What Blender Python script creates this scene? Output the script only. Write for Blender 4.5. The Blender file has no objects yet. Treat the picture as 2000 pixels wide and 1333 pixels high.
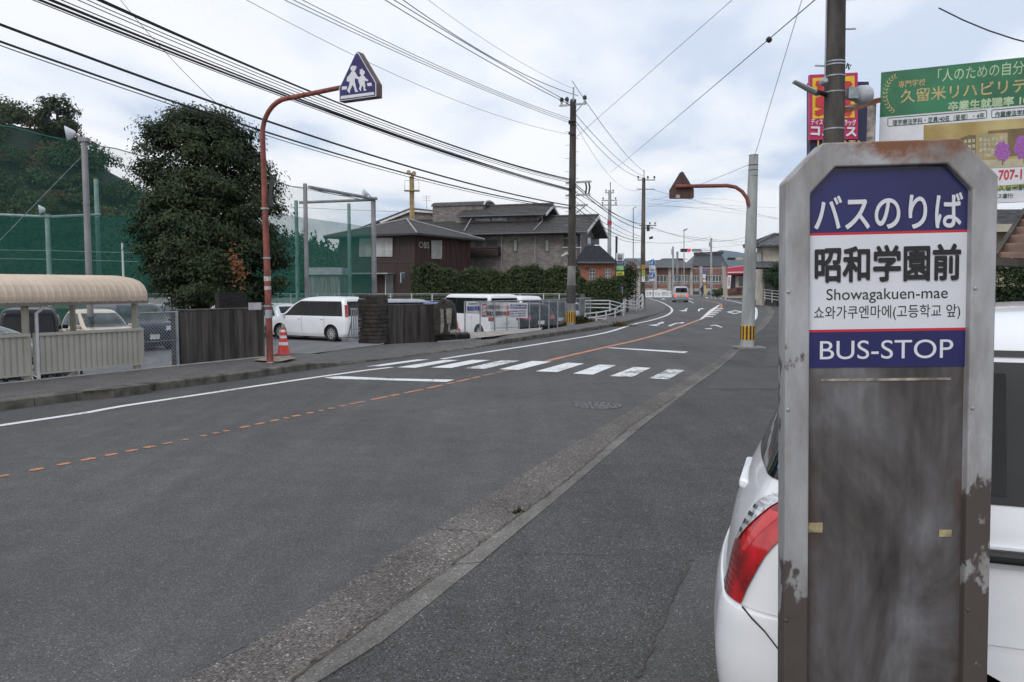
import bpy, bmesh, math, random
import numpy as np
from mathutils import Vector, Matrix, geometry
random.seed(7); RNG = np.random.default_rng(11)
R = math.radians
SC = bpy.context.scene
COL = SC.collection
# ------------------------------------------------------------------ camera
F = 1556.0                      # focal length in photograph pixels (2000 wide) = 28 mm equivalent
EYE = Vector((0, 0, 1.65))
PITCH = math.atan((666.5 - 560.0) / F)
cam = bpy.data.cameras.new('camera'); cam.sensor_width = 36.0; cam.lens = 36.0 * F / 2000.0
cam.clip_start = 0.05; cam.clip_end = 30000
camo = bpy.data.objects.new('camera', cam); COL.objects.link(camo)
camo.location = EYE; camo.rotation_euler = (R(90) - PITCH, 0, 0)
SC.camera = camo
SC.render.resolution_x, SC.render.resolution_y = 1024, 682
# ------------------------------------------------------------------ sky, sun, exposure
SUN_EL, SUN_AZ = R(42), R(212)          # azimuth clockwise from +Y: behind the camera, a little to the left
wd = bpy.data.worlds.new('World'); SC.world = wd; wd.use_nodes = True
nt = wd.node_tree; nt.nodes.clear()
def wn(t, **k):
    n = nt.nodes.new(t)
    for a, b in k.items(): setattr(n, a, b)
    return n
wl = nt.links.new
sky = wn('ShaderNodeTexSky', sky_type='NISHITA', sun_disc=False, sun_elevation=SUN_EL, sun_rotation=SUN_AZ)
sky.air_density = 1.0; sky.dust_density = 2.0
tc = wn('ShaderNodeTexCoord'); sep = wn('ShaderNodeSeparateXYZ'); wl(tc.outputs['Generated'], sep.inputs[0])
# cloud coordinates: the view direction laid on a flat cloud deck
den = wn('ShaderNodeMath', operation='ADD'); den.inputs[1].default_value = 0.16; 
absz = wn('ShaderNodeMath', operation='ABSOLUTE'); wl(sep.outputs['Z'], absz.inputs[0]); wl(absz.outputs[0], den.inputs[0])
dvx = wn('ShaderNodeMath', operation='DIVIDE'); wl(sep.outputs['X'], dvx.inputs[0]); wl(den.outputs[0], dvx.inputs[1])
dvy = wn('ShaderNodeMath', operation='DIVIDE'); wl(sep.outputs['Y'], dvy.inputs[0]); wl(den.outputs[0], dvy.inputs[1])
cmb = wn('ShaderNodeCombineXYZ'); wl(dvx.outputs[0], cmb.inputs[0]); wl(dvy.outputs[0], cmb.inputs[1])
n1 = wn('ShaderNodeTexNoise'); n1.inputs['Scale'].default_value = 1.25; n1.inputs['Detail'].default_value = 8; n1.inputs['Roughness'].default_value = 0.5
n1.inputs['Distortion'].default_value = 0.25
mpg = wn('ShaderNodeMapping'); mpg.inputs['Location'].default_value = (3.1, 1.7, 0.4); mpg.inputs['Scale'].default_value = (1.0, 0.62, 1)
wl(cmb.outputs[0], mpg.inputs[0]); wl(mpg.outputs[0], n1.inputs['Vector'])
rp = wn('ShaderNodeValToRGB'); cr = rp.color_ramp
cr.elements[0].position = 0.36; cr.elements[0].color = (0.60, 0.665, 0.785, 1)
cr.elements[1].position = 0.62; cr.elements[1].color = (0.79, 0.81, 0.85, 1)
e = cr.elements.new(0.44); e.color = (0.66, 0.715, 0.815, 1)
e = cr.elements.new(0.50); e.color = (0.72, 0.76, 0.835, 1)
wl(n1.outputs['Fac'], rp.inputs[0])
# warm bright band of thin cloud low over the horizon
hr = wn('ShaderNodeMapRange'); hr.inputs['From Min'].default_value = 0.02; hr.inputs['From Max'].default_value = 0.44
hr.inputs['To Min'].default_value = 0.95; hr.inputs['To Max'].default_value = 0.0; wl(sep.outputs['Z'], hr.inputs['Value'])
rp2 = wn('ShaderNodeValToRGB'); c2 = rp2.color_ramp
c2.elements[0].position = 0.37; c2.elements[0].color = (0.58, 0.65, 0.78, 1)
c2.elements[1].position = 0.50; c2.elements[1].color = (1.15, 1.10, 1.05, 1)
e = c2.elements.new(0.42); e.color = (0.90, 0.91, 0.94, 1)
wl(n1.outputs['Fac'], rp2.inputs[0])
mxh = wn('ShaderNodeMix', data_type='RGBA'); wl(hr.outputs[0], mxh.inputs['Factor']); wl(rp.outputs[0], mxh.inputs['A']); wl(rp2.outputs[0], mxh.inputs['B'])
mul = wn('ShaderNodeVectorMath', operation='SCALE'); mul.inputs['Scale'].default_value = 13.0; wl(mxh.outputs['Result'], mul.inputs[0])
mx = wn('ShaderNodeMix', data_type='RGBA'); mx.inputs['Factor'].default_value = 0.90
wl(sky.outputs[0], mx.inputs['A']); wl(mul.outputs[0], mx.inputs['B'])
bg = wn('ShaderNodeBackground'); bg.inputs['Strength'].default_value = 0.1; wl(mx.outputs['Result'], bg.inputs['Color'])
wo = wn('ShaderNodeOutputWorld'); wl(bg.outputs[0], wo.inputs['Surface'])
sun = bpy.data.lights.new('sun', 'SUN'); sun.energy = 1.5; sun.angle = R(24); sun.color = (1.0, 0.965, 0.92)
suno = bpy.data.objects.new('sun', sun); COL.objects.link(suno)
sd = Vector((math.sin(SUN_AZ) * math.cos(SUN_EL), math.cos(SUN_AZ) * math.cos(SUN_EL), math.sin(SUN_EL)))
suno.rotation_euler = sd.to_track_quat('Z', 'Y').to_euler(); suno.location = (0, -30, 40)
vs = SC.view_settings; vs.view_transform = 'Standard'; vs.look = 'None'; vs.gamma = 1; vs.exposure = 0.0; vs.use_curve_mapping = False
SC.cycles.use_denoising = True; HAZE = 0.9e-4
SC.cycles.max_bounces = 8; SC.cycles.transparent_max_bounces = 24
# ------------------------------------------------------------------ pixel helpers (directions only; distance comes from the ground or the thing touched)
CP, SP = math.cos(PITCH), math.sin(PITCH)
def ray(px, py):
    xc = (px - 1000.0) / F; yc = -(py - 666.5) / F
    return Vector((xc, CP + yc * SP, -SP + yc * CP))
def G(px, py, z=0.0):
    d = ray(px, py); t = (z - EYE.z) / d.z
    return EYE + d * t
def A(px, py, Y):
    d = ray(px, py); return EYE + d * (Y / d.y)
# ------------------------------------------------------------------ materials
MATS = {}
def s2l(c):
    return tuple((x / 12.92 if x <= 0.04045 else ((x + 0.055) / 1.055) ** 2.4) for x in c)
def mat(name, col, rough=0.6, metal=0.0, var=0.12, scale=3.0, col2=None, bump=0.0, bscale=60.0, spec=0.5, coat=0.0, stretch=None, emit=0.0, lo=0.35, hi=0.65, detail=6, rvar=0.1):
    """Principled with two-tone noise, slight roughness change and optional bump."""
    if name in MATS: return MATS[name]
    m = bpy.data.materials.new(name); m.use_nodes = True; MATS[name] = m
    n = m.node_tree.nodes; l = m.node_tree.links.new; b = n['Principled BSDF']
    b.inputs['Roughness'].default_value = rough; b.inputs['Metallic'].default_value = metal
    b.inputs['Specular IOR Level'].default_value = spec
    if coat: b.inputs['Coat Weight'].default_value = coat; b.inputs['Coat Roughness'].default_value = 0.05
    t = n.new('ShaderNodeTexCoord'); mp = n.new('ShaderNodeMapping'); l(t.outputs['Object'], mp.inputs[0])
    if stretch: mp.inputs['Scale'].default_value = stretch
    no = n.new('ShaderNodeTexNoise'); no.inputs['Scale'].default_value = scale; no.inputs['Detail'].default_value = detail; no.inputs['Roughness'].default_value = 0.6
    l(mp.outputs[0], no.inputs['Vector'])
    mr = n.new('ShaderNodeMapRange'); mr.inputs['From Min'].default_value = lo; mr.inputs['From Max'].default_value = hi; l(no.outputs['Fac'], mr.inputs['Value'])
    mix = n.new('ShaderNodeMix'); mix.data_type = 'RGBA'
    c2 = col2 if col2 else tuple(max(0, x * (1 - 2 * var)) for x in col)
    c1 = col if col2 else tuple(min(1, x * (1 + var)) for x in col)
    mix.inputs['A'].default_value = (*c2, 1); mix.inputs['B'].default_value = (*c1, 1)
    l(mr.outputs[0], mix.inputs['Factor']); l(mix.outputs['Result'], b.inputs['Base Color'])
    rr = n.new('ShaderNodeMapRange'); rr.inputs['To Min'].default_value = min(1, rough + rvar); rr.inputs['To Max'].default_value = max(0.02, rough - rvar)
    l(no.outputs['Fac'], rr.inputs['Value']); l(rr.outputs[0], b.inputs['Roughness'])
    if bump:
        bn = n.new('ShaderNodeTexNoise'); bn.inputs['Scale'].default_value = bscale; bn.inputs['Detail'].default_value = 4; l(mp.outputs[0], bn.inputs['Vector'])
        bp = n.new('ShaderNodeBump'); bp.inputs['Strength'].default_value = bump; bp.inputs['Distance'].default_value = 0.01
        l(bn.outputs['Fac'], bp.inputs['Height']); l(bp.outputs[0], b.inputs['Normal'])
    if emit: b.inputs['Emission Color'].default_value = (*col, 1); b.inputs['Emission Strength'].default_value = emit
    return m
def asphalt(name, base, speck=0.5, tint=(1.0, 1.0, 1.02), patch=0.12, sscale=150.0, coarse=0.55):
    m = bpy.data.materials.new(name); m.use_nodes = True; MATS[name] = m
    n = m.node_tree.nodes; l = m.node_tree.links.new; b = n['Principled BSDF']; b.inputs['Roughness'].default_value = 0.82
    b.inputs['Specular IOR Level'].default_value = 0.35
    t = n.new('ShaderNodeTexCoord')
    def noise(s, d=4, st=None):
        q = n.new('ShaderNodeTexNoise'); q.inputs['Scale'].default_value = s; q.inputs['Detail'].default_value = d; q.inputs['Roughness'].default_value = 0.65
        if st:
            mp = n.new('ShaderNodeMapping'); mp.inputs['Rotation'].default_value = (0, 0, st[1]); mp.inputs['Scale'].default_value = st[0]; l(t.outputs['Object'], mp.inputs[0]); l(mp.outputs[0], q.inputs['Vector'])
        else: l(t.outputs['Object'], q.inputs['Vector'])
        return q
    def mrange(src, a, bb, c, d):
        q = n.new('ShaderNodeMapRange'); q.inputs['From Min'].default_value = a; q.inputs['From Max'].default_value = bb; q.inputs['To Min'].default_value = c; q.inputs['To Max'].default_value = d
        l(src, q.inputs['Value']); return q.outputs[0]
    def mulm(a, c):
        q = n.new('ShaderNodeMath'); q.operation = 'MULTIPLY'; l(a, q.inputs[0]); l(c, q.inputs[1]); return q.outputs[0]
    big = mrange(noise(0.35, 5).outputs['Fac'], 0.3, 0.7, 1 - patch, 1 + patch)
    mid = mrange(noise(3.0, 5).outputs['Fac'], 0.3, 0.7, 1 - patch * 0.6, 1 + patch * 0.6)
    wear = mrange(noise(1.0, 4, ((2.2, 0.12, 1), R(28))).outputs['Fac'], 0.3, 0.7, 1 - patch * 0.7, 1 + patch * 0.7)   # worn along the traffic
    vo = n.new('ShaderNodeTexVoronoi'); vo.inputs['Scale'].default_value = sscale; l(t.outputs['Object'], vo.inputs['Vector'])
    sepc = n.new('ShaderNodeSeparateColor'); l(vo.outputs['Color'], sepc.inputs[0])
    stones = mrange(sepc.outputs['Red'], 0.0, 1.0, 1 - speck, 1 + speck * 0.6)
    hot = mrange(sepc.outputs['Green'], 0.91, 1.0, 1.0, 1 + speck * 3.2)
    fine = mrange(noise(sscale * 1.9, 3).outputs['Fac'], 0.3, 0.7, 1 - coarse * 0.5, 1 + coarse * 0.5)
    v = mulm(mulm(mulm(big, mid), mulm(stones, hot)), mulm(fine, wear))
    sc = n.new('ShaderNodeVectorMath'); sc.operation = 'SCALE'; sc.inputs[0].default_value = tuple(base * x for x in tint); l(v, sc.inputs['Scale'])
    l(sc.outputs[0], b.inputs['Base Color'])
    bp = n.new('ShaderNodeBump'); bp.inputs['Strength'].default_value = 0.8; bp.inputs['Distance'].default_value = 0.007
    l(sepc.outputs['Red'], bp.inputs['Height']); l(bp.outputs[0], b.inputs['Normal'])
    return m
def paint(name, col, under, wear=0.42, scale=14.0, soft=0.06):
    """Road paint worn through to the asphalt below."""
    m = bpy.data.materials.new(name); m.use_nodes = True; MATS[name] = m
    n = m.node_tree.nodes; l = m.node_tree.links.new; b = n['Principled BSDF']; b.inputs['Roughness'].default_value = 0.7
    t = n.new('ShaderNodeTexCoord')
    a = n.new('ShaderNodeTexNoise'); a.inputs['Scale'].default_value = scale; a.inputs['Detail'].default_value = 8; a.inputs['Roughness'].default_value = 0.75; l(t.outputs['Object'], a.inputs['Vector'])
    c = n.new('ShaderNodeTexNoise'); c.inputs['Scale'].default_value = 1.3; c.inputs['Detail'].default_value = 3; l(t.outputs['Object'], c.inputs['Vector'])
    ad = n.new('ShaderNodeMath'); ad.operation = 'MULTIPLY_ADD'; ad.inputs[1].default_value = 0.5; ad.inputs[2].default_value = -0.25; l(c.outputs['Fac'], ad.inputs[0])
    s = n.new('ShaderNodeMath'); s.operation = 'ADD'; l(a.outputs['Fac'], s.inputs[0]); l(ad.outputs[0], s.inputs[1])
    mr = n.new('ShaderNodeMapRange'); mr.inputs['From Min'].default_value = wear - soft; mr.inputs['From Max'].default_value = wear + soft; l(s.outputs[0], mr.inputs['Value'])
    mix = n.new('ShaderNodeMix'); mix.data_type = 'RGBA'; mix.inputs['A'].default_value = (*under, 1); mix.inputs['B'].default_value = (*col, 1)
    l(mr.outputs[0], mix.inputs['Factor']); l(mix.outputs['Result'], b.inputs['Base Color'])
    return m
def netmat(name, col, alpha):
    m = bpy.data.materials.new(name); m.use_nodes = True; MATS[name] = m
    n = m.node_tree.nodes; l = m.node_tree.links.new
    b = n['Principled BSDF']; b.inputs['Base Color'].default_value = (*col, 1); b.inputs['Roughness'].default_value = 0.8
    b.inputs['Transmission Weight'].default_value = 0.0
    tr = n.new('ShaderNodeBsdfTranslucent'); tr.inputs['Color'].default_value = (*col, 1)
    mm = n.new('ShaderNodeMixShader'); mm.inputs[0].default_value = 0.5; l(b.outputs[0], mm.inputs[1]); l(tr.outputs[0], mm.inputs[2])
    t = n.new('ShaderNodeTexCoord'); no = n.new('ShaderNodeTexNoise'); no.inputs['Scale'].default_value = 0.5; no.inputs['Detail'].default_value = 3; l(t.outputs['Object'], no.inputs['Vector'])
    mr = n.new('ShaderNodeMapRange'); mr.inputs['To Min'].default_value = alpha * 0.8; mr.inputs['To Max'].default_value = alpha * 1.2; l(no.outputs['Fac'], mr.inputs['Value'])
    tp = n.new('ShaderNodeBsdfTransparent'); mx2 = n.new('ShaderNodeMixShader')
    l(mr.outputs[0], mx2.inputs[0]); l(tp.outputs[0], mx2.inputs[1]); l(mm.outputs[0], mx2.inputs[2])
    l(mx2.outputs[0], n['Material Output'].inputs['Surface'])
    return m
def brickmat(name, c1, c2, mortar, scale, bw=0.5, rh=0.25):
    m = bpy.data.materials.new(name); m.use_nodes = True; MATS[name] = m
    n = m.node_tree.nodes; l = m.node_tree.links.new; b = n['Principled BSDF']; b.inputs['Roughness'].default_value = 0.85
    t = n.new('ShaderNodeTexCoord'); sp = n.new('ShaderNodeSeparateXYZ'); l(t.outputs['Object'], sp.inputs[0])
    ad = n.new('ShaderNodeMath'); ad.operation = 'ADD'; l(sp.outputs['X'], ad.inputs[0]); l(sp.outputs['Y'], ad.inputs[1])
    cb = n.new('ShaderNodeCombineXYZ'); l(ad.outputs[0], cb.inputs[0]); l(sp.outputs['Z'], cb.inputs[1])
    br = n.new('ShaderNodeTexBrick'); br.inputs['Scale'].default_value = scale; br.inputs['Color1'].default_value = (*c1, 1); br.inputs['Color2'].default_value = (*c2, 1)
    br.inputs['Mortar'].default_value = (*mortar, 1); br.inputs['Brick Width'].default_value = bw; br.inputs['Row Height'].default_value = rh; br.inputs['Mortar Size'].default_value = 0.012; br.inputs['Bias'].default_value = 0.0
    l(cb.outputs[0], br.inputs['Vector'])
    no = n.new('ShaderNodeTexNoise'); no.inputs['Scale'].default_value = 2.2; no.inputs['Detail'].default_value = 7; no.inputs['Roughness'].default_value = 0.8; l(t.outputs['Object'], no.inputs['Vector'])
    mr = n.new('ShaderNodeMapRange'); mr.inputs['From Min'].default_value = 0.3; mr.inputs['From Max'].default_value = 0.7; mr.inputs['To Min'].default_value = 0.6; mr.inputs['To Max'].default_value = 1.45; l(no.outputs['Fac'], mr.inputs['Value'])
    sc = n.new('ShaderNodeVectorMath'); sc.operation = 'SCALE'; l(br.outputs['Color'], sc.inputs[0]); l(mr.outputs[0], sc.inputs['Scale']); l(sc.outputs[0], b.inputs['Base Color'])
    return m
# ------------------------------------------------------------------ mesh builders
class MB:
    def __init__(s): s.v = []; s.f = []
    def add(s, vs, fs):
        o = len(s.v); s.v += [tuple(v) for v in vs]; s.f += [tuple(i + o for i in f) for f in fs]; return s
    def box(s, c, size, rz=0.0, M=None):
        hx, hy, hz = (x / 2 for x in size)
        ps = [Vector((x, y, z)) for z in (-hz, hz) for (x, y) in ((-hx, -hy), (hx, -hy), (hx, hy), (-hx, hy))]
        m = M if M is not None else Matrix.Rotation(rz, 3, 'Z')
        ps = [m @ p + Vector(c) for p in ps]
        return s.add(ps, [(3, 2, 1, 0), (4, 5, 6, 7), (0, 1, 5, 4), (1, 2, 6, 5), (2, 3, 7, 6), (3, 0, 4, 7)])
    def beam(s, a, b, w, h, up=(0, 0, 1)):
        a, b = Vector(a), Vector(b); d = b - a; L = d.length
        if L < 1e-6: return s
        x = d / L; u = Vector(up); y = u.cross(x)
        if y.length < 1e-4: y = Vector((0, 1, 0)).cross(x)
        y.normalize(); z = x.cross(y)
        m = Matrix((x, y, z)).transposed()
        return s.box((a + b) / 2, (L, w, h), M=m)
    def cyl(s, a, b, r0, r1=None, n=10, caps=True):
        r1 = r0 if r1 is None else r1
        return s.tube([a, b], [r0, r1], n, caps)
    def tube(s, path, r, n=8, caps=True):
        path = [Vector(p) for p in path]; k = len(path)
        rs = r if isinstance(r, (list, tuple)) else [r] * k
        vs = []; fs = []; ref = None
        for i, p in enumerate(path):
            t = (path[min(i + 1, k - 1)] - path[max(i - 1, 0)]).normalized()
            if ref is None:
                ref = Vector((0, 0, 1)) if abs(t.z) < 0.95 else Vector((1, 0, 0))
            x = ref - t * ref.dot(t)
            if x.length < 1e-5: x = t.orthogonal()
            x.normalize(); ref = x; y = t.cross(x)
            for j in range(n):
                a = 2 * math.pi * j / n
                vs.append(p + (x * math.cos(a) + y * math.sin(a)) * rs[i])
        for i in range(k - 1):
            for j in range(n):
                q = (j + 1) % n
                fs.append((i * n + j, i * n + q, (i + 1) * n + q, (i + 1) * n + j))
        if caps: fs.append(tuple(range(n))[::-1]); fs.append(tuple((k - 1) * n + j for j in range(n)))
        return s.add(vs, fs)
    def lathe(s, c, prof, n=20, axis=None):
        """prof: (r, z) list, turned about the z axis at c (or about the given axis vector)."""
        m = Matrix.Identity(3) if axis is None else Vector(axis).to_track_quat('Z', 'Y').to_matrix()
        vs = []; fs = []
        for (r, z) in prof:
            for j in range(n):
                a = 2 * math.pi * j / n; vs.append(m @ Vector((r * math.cos(a), r * math.sin(a), z)) + Vector(c))
        for i in range(len(prof) - 1):
            for j in range(n):
                q = (j + 1) % n; fs.append((i * n + j, i * n + q, (i + 1) * n + q, (i + 1) * n + j))
        fs.append(tuple(range(n))[::-1]); fs.append(tuple((len(prof) - 1) * n + j for j in range(n)))
        return s.add(vs, fs)
    def prism(s, poly, d):
        """poly: 3-D points of a planar face; extruded by vector d."""
        d = Vector(d); n = len(poly); p = [Vector(q) for q in poly]
        vs = p + [q + d for q in p]
        fs = [tuple(range(n))[::-1], tuple(range(n, 2 * n))] + [(i, (i + 1) % n, (i + 1) % n + n, i + n) for i in range(n)]
        return s.add(vs, fs)
    def sheet(s, poly, holes=None):
        loops = [[Vector((p[0], p[1], 0)) for p in poly]] + [[Vector((p[0], p[1], 0)) for p in h] for h in (holes or [])]
        flat = [Vector((p[0], p[1], p[2] if len(p) > 2 else 0)) for p in poly] + [Vector((p[0], p[1], p[2] if len(p) > 2 else 0)) for h in (holes or []) for p in h]
        tri = geometry.tessellate_polygon(loops)
        fs = []
        for t in tri:
            a, b, c = (flat[i] for i in t)
            fs.append(t if (b - a).cross(c - a).z > 0 else (t[0], t[2], t[1]))
        return s.add(flat, fs)
    def strip(s, left, right):
        n = len(left); vs = [Vector(p) for p in left] + [Vector(p) for p in right]
        fs = []
        for i in range(n - 1):
            f = (i, n + i, n + i + 1, i + 1)
            nrm = (vs[f[1]] - vs[f[0]]).cross(vs[f[2]] - vs[f[0]])
            fs.append(f if nrm.z >= 0 else f[::-1])
        return s.add(vs, fs)
    def grid(s, rows):
        n = len(rows[0]); vs = [p for r in rows for p in r]; fs = []
        for i in range(len(rows) - 1):
            for j in range(n - 1):
                fs.append((i * n + j, i * n + j + 1, (i + 1) * n + j + 1, (i + 1) * n + j))
        return s.add(vs, fs)
    def mesh(s, name, off=Vector((0, 0, 0)), smooth=False, rec=True):
        me = bpy.data.meshes.new(name)
        me.from_pydata([(v[0] - off[0], v[1] - off[1], v[2] - off[2]) for v in s.v], [], s.f)
        if rec:
            bm = bmesh.new(); bm.from_mesh(me); bmesh.ops.recalc_face_normals(bm, faces=bm.faces); bm.to_mesh(me); bm.free()
        if smooth:
            for p in me.polygons: p.use_smooth = True
            try: me.set_sharp_from_angle(angle=R(38))
            except Exception: pass
        return me
    def build(s, name, m, parent=None, smooth=False, local=False, rec=True, bevel=0.0):
        off = Vector((0, 0, 0))
        if parent is not None and not local: off = wloc(parent)
        return obj(name, s.mesh(name, off, smooth, rec), m, parent, bevel)
def wloc(o):
    v = Vector(o.location)
    while o.parent is not None: o = o.parent; v += Vector(o.location)
    return v
def obj(name, me, m, parent=None, bevel=0.0):
    o = bpy.data.objects.new(name, me); COL.objects.link(o)
    if m is not None:
        me.materials.clear(); me.materials.append(m)
    if parent is not None: o.parent = parent
    if bevel:
        b = o.modifiers.new('bevel', 'BEVEL'); b.width = bevel; b.segments = 2; b.limit_method = 'ANGLE'; b.angle_limit = R(40)
    return o
def tag(o, label=None, cat=None, group=None, kind=None):
    if label: o['label'] = label
    if cat: o['category'] = cat
    if group: o['group'] = group
    if kind: o['kind'] = kind
    return o
def thing(name, label, cat, loc=(0, 0, 0), rz=0.0, group=None):
    o = bpy.data.objects.new(name, None); COL.objects.link(o); o.location = loc; o.rotation_euler = (0, 0, rz); o.empty_display_size = 0.1
    return tag(o, label, cat, group)
def copy_tree(o, parent=None):
    c = o.copy(); COL.objects.link(c); c.parent = parent
    for ch in list(o.children): copy_tree(ch, c)
    return c
def text(body, c, right, up, m, parent=None, height=None, width=None, bold=0.0, name='lettering', local=False, res=3, align='C'):
    """Lettering as a flat mesh: centred at c in the plane (right, up), scaled to the height and/or width given (metres)."""
    cu = bpy.data.curves.new('tmp', 'FONT'); cu.body = body; cu.size = 1.0; cu.offset = 0.0; cu.resolution_u = res
    o = bpy.data.objects.new('tmp', cu); COL.objects.link(o); bpy.context.view_layer.update()
    me = bpy.data.meshes.new_from_object(o.evaluated_get(bpy.context.evaluated_depsgraph_get()))
    bpy.data.objects.remove(o); bpy.data.curves.remove(cu)
    n = len(me.vertices); co = np.zeros(n * 3); me.vertices.foreach_get('co', co); co = co.reshape(-1, 3)
    mn, mxx = co.min(0), co.max(0); w, h = mxx[0] - mn[0], mxx[1] - mn[1]
    sx = sy = 1.0
    if height and width: sx, sy = width / w, height / h
    elif height: sx = sy = height / h
    elif width: sx = sy = width / w
    right, up = np.array(Vector(right).normalized()), np.array(Vector(up).normalized())
    ox = (mn[0] + mxx[0]) / 2 if align == 'C' else mn[0]
    off = np.array(c, dtype=float)
    if parent is not None and not local: off = off - np.array(wloc(parent))
    p = off + np.outer((co[:, 0] - ox) * sx, right) + np.outer((co[:, 1] - (mn[1] + mxx[1]) / 2) * sy, up)
    if bold >= 0.012:          # heavier strokes: shifted copies of the outline, each a hair in front of the last
        fs = [tuple(q.vertices) for q in me.polygons]; nr = np.cross(right, up); P = [p]; Fs = list(fs); K = 8 if res > 3 else 5
        for k in range(K):
            a = 2 * math.pi * k / K; P.append(p + right * math.cos(a) * bold * sx + up * math.sin(a) * bold * sy + nr * 0.00025 * (k + 1)); Fs += [tuple(i + n * (k + 1) for i in f) for f in fs]
        me2 = bpy.data.meshes.new(name); me2.from_pydata([tuple(v) for v in np.concatenate(P)], [], Fs); return obj(name, me2, m, parent)
    me.vertices.foreach_set('co', p.ravel()); me.update()
    return obj(name, me, m, parent)
def leaves(name, P, N, size, m, parent=None, asp=0.5, jit=0.5, off=None, kind=None):
    """Folded leaf blades (two triangles each) at points P facing roughly N."""
    n = len(P); N = N + RNG.normal(0, jit, (n, 3)); N /= np.linalg.norm(N, axis=1)[:, None] + 1e-9
    T = RNG.normal(0, 1, (n, 3)); T -= (T * N).sum(1)[:, None] * N; T /= np.linalg.norm(T, axis=1)[:, None] + 1e-9
    B = np.cross(N, T); s = (size * RNG.uniform(0.6, 1.35, n))[:, None] if np.isscalar(size) else (size * RNG.uniform(0.7, 1.25, n))[:, None]
    v = np.empty((n, 4, 3)); v[:, 0] = P - T * s * 0.5; v[:, 1] = P + B * s * asp * 0.5 + N * s * 0.10; v[:, 2] = P + T * s * 0.5 - N * s * 0.12; v[:, 3] = P - B * s * asp * 0.5 + N * s * 0.10
    v = v.reshape(-1, 3)
    if off is not None: v = v - np.array(off)
    me = bpy.data.meshes.new(name); me.vertices.add(n * 4); me.vertices.foreach_set('co', v.ravel())
    idx = (np.arange(n)[:, None] * 4 + np.array([0, 1, 2, 0, 2, 3])).ravel()
    me.loops.add(n * 6); me.loops.foreach_set('vertex_index', idx.astype(np.int32))
    me.polygons.add(n * 2); me.polygons.foreach_set('loop_start', (np.arange(n * 2) * 3).astype(np.int32))
    me.update(calc_edges=True)
    o = obj(name, me, m, parent)
    if kind: o['kind'] = kind
    return o
def leafmat(name, col, col2, rough=0.5, trans=0.25, scale=0.6):
    m = bpy.data.materials.new(name); m.use_nodes = True; MATS[name] = m
    n = m.node_tree.nodes; l = m.node_tree.links.new; b = n['Principled BSDF']; b.inputs['Roughness'].default_value = rough; b.inputs['Specular IOR Level'].default_value = 0.22
    g = n.new('ShaderNodeNewGeometry'); t = n.new('ShaderNodeTexCoord')
    no = n.new('ShaderNodeTexNoise'); no.inputs['Scale'].default_value = scale; no.inputs['Detail'].default_value = 4; l(t.outputs['Object'], no.inputs['Vector'])
    ad = n.new('ShaderNodeMath'); ad.operation = 'MULTIPLY_ADD'; ad.inputs[1].default_value = 0.55; l(g.outputs['Random Per Island'], ad.inputs[0])
    sb = n.new('ShaderNodeMapRange'); sb.inputs['From Min'].default_value = 0.35; sb.inputs['From Max'].default_value = 0.65; sb.inputs['To Max'].default_value = 0.45; l(no.outputs['Fac'], sb.inputs['Value']); l(sb.outputs[0], ad.inputs[2])
    mix = n.new('ShaderNodeMix'); mix.data_type = 'RGBA'; mix.inputs['A'].default_value = (*col, 1); mix.inputs['B'].default_value = (*col2, 1); l(ad.outputs[0], mix.inputs['Factor']); l(mix.outputs['Result'], b.inputs['Base Color'])
    tr = n.new('ShaderNodeBsdfTranslucent'); l(mix.outputs['Result'], tr.inputs['Color'])
    mm = n.new('ShaderNodeMixShader'); mm.inputs[0].default_value = trans; l(b.outputs[0], mm.inputs[1]); l(tr.outputs[0], mm.inputs[2]); l(mm.outputs[0], n['Material Output'].inputs['Surface'])
    return m
# ================================================================== SETTING: ground, road, pavements
def cat(pts, step):
    """Catmull-Rom through pts, resampled every `step` metres."""
    P = [Vector(p) for p in pts]; out = []
    P = [P[0] * 2 - P[1]] + P + [P[-1] * 2 - P[-2]]
    for i in range(1, len(P) - 2):
        for k in range(12):
            t = k / 12; a, b, c, d = P[i - 1:i + 3]
            out.append(0.5 * ((2 * b) + (c - a) * t + (2 * a - 5 * b + 4 * c - d) * t * t + (3 * b - a - 3 * c + d) * t ** 3))
    out.append(P[-2]); return resample(out, step)
def resample(P, step=None, n=None):
    L = [0.0]
    for a, b in zip(P, P[1:]): L.append(L[-1] + (b - a).length)
    if n is None: n = max(2, int(round(L[-1] / step)) + 1)
    out = []; j = 0
    for i in range(n):
        s = L[-1] * i / (n - 1)
        while j < len(L) - 2 and L[j + 1] < s: j += 1
        t = 0 if L[j + 1] == L[j] else (s - L[j]) / (L[j + 1] - L[j])
        out.append(P[j].lerp(P[j + 1], min(1, max(0, t))))
    return out
def offset(P, d):
    """Shift a plan polyline sideways; d > 0 is to its left."""
    out = []
    for i, p in enumerate(P):
        t = (P[min(i + 1, len(P) - 1)] - P[max(i - 1, 0)]); t.z = 0; t.normalize()
        out.append(p + Vector((-t.y, t.x, 0)) * (d[i] if isinstance(d, list) else d))
    return out
def zz(P, z): return [Vector((p.x, p.y, z)) for p in P]

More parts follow.
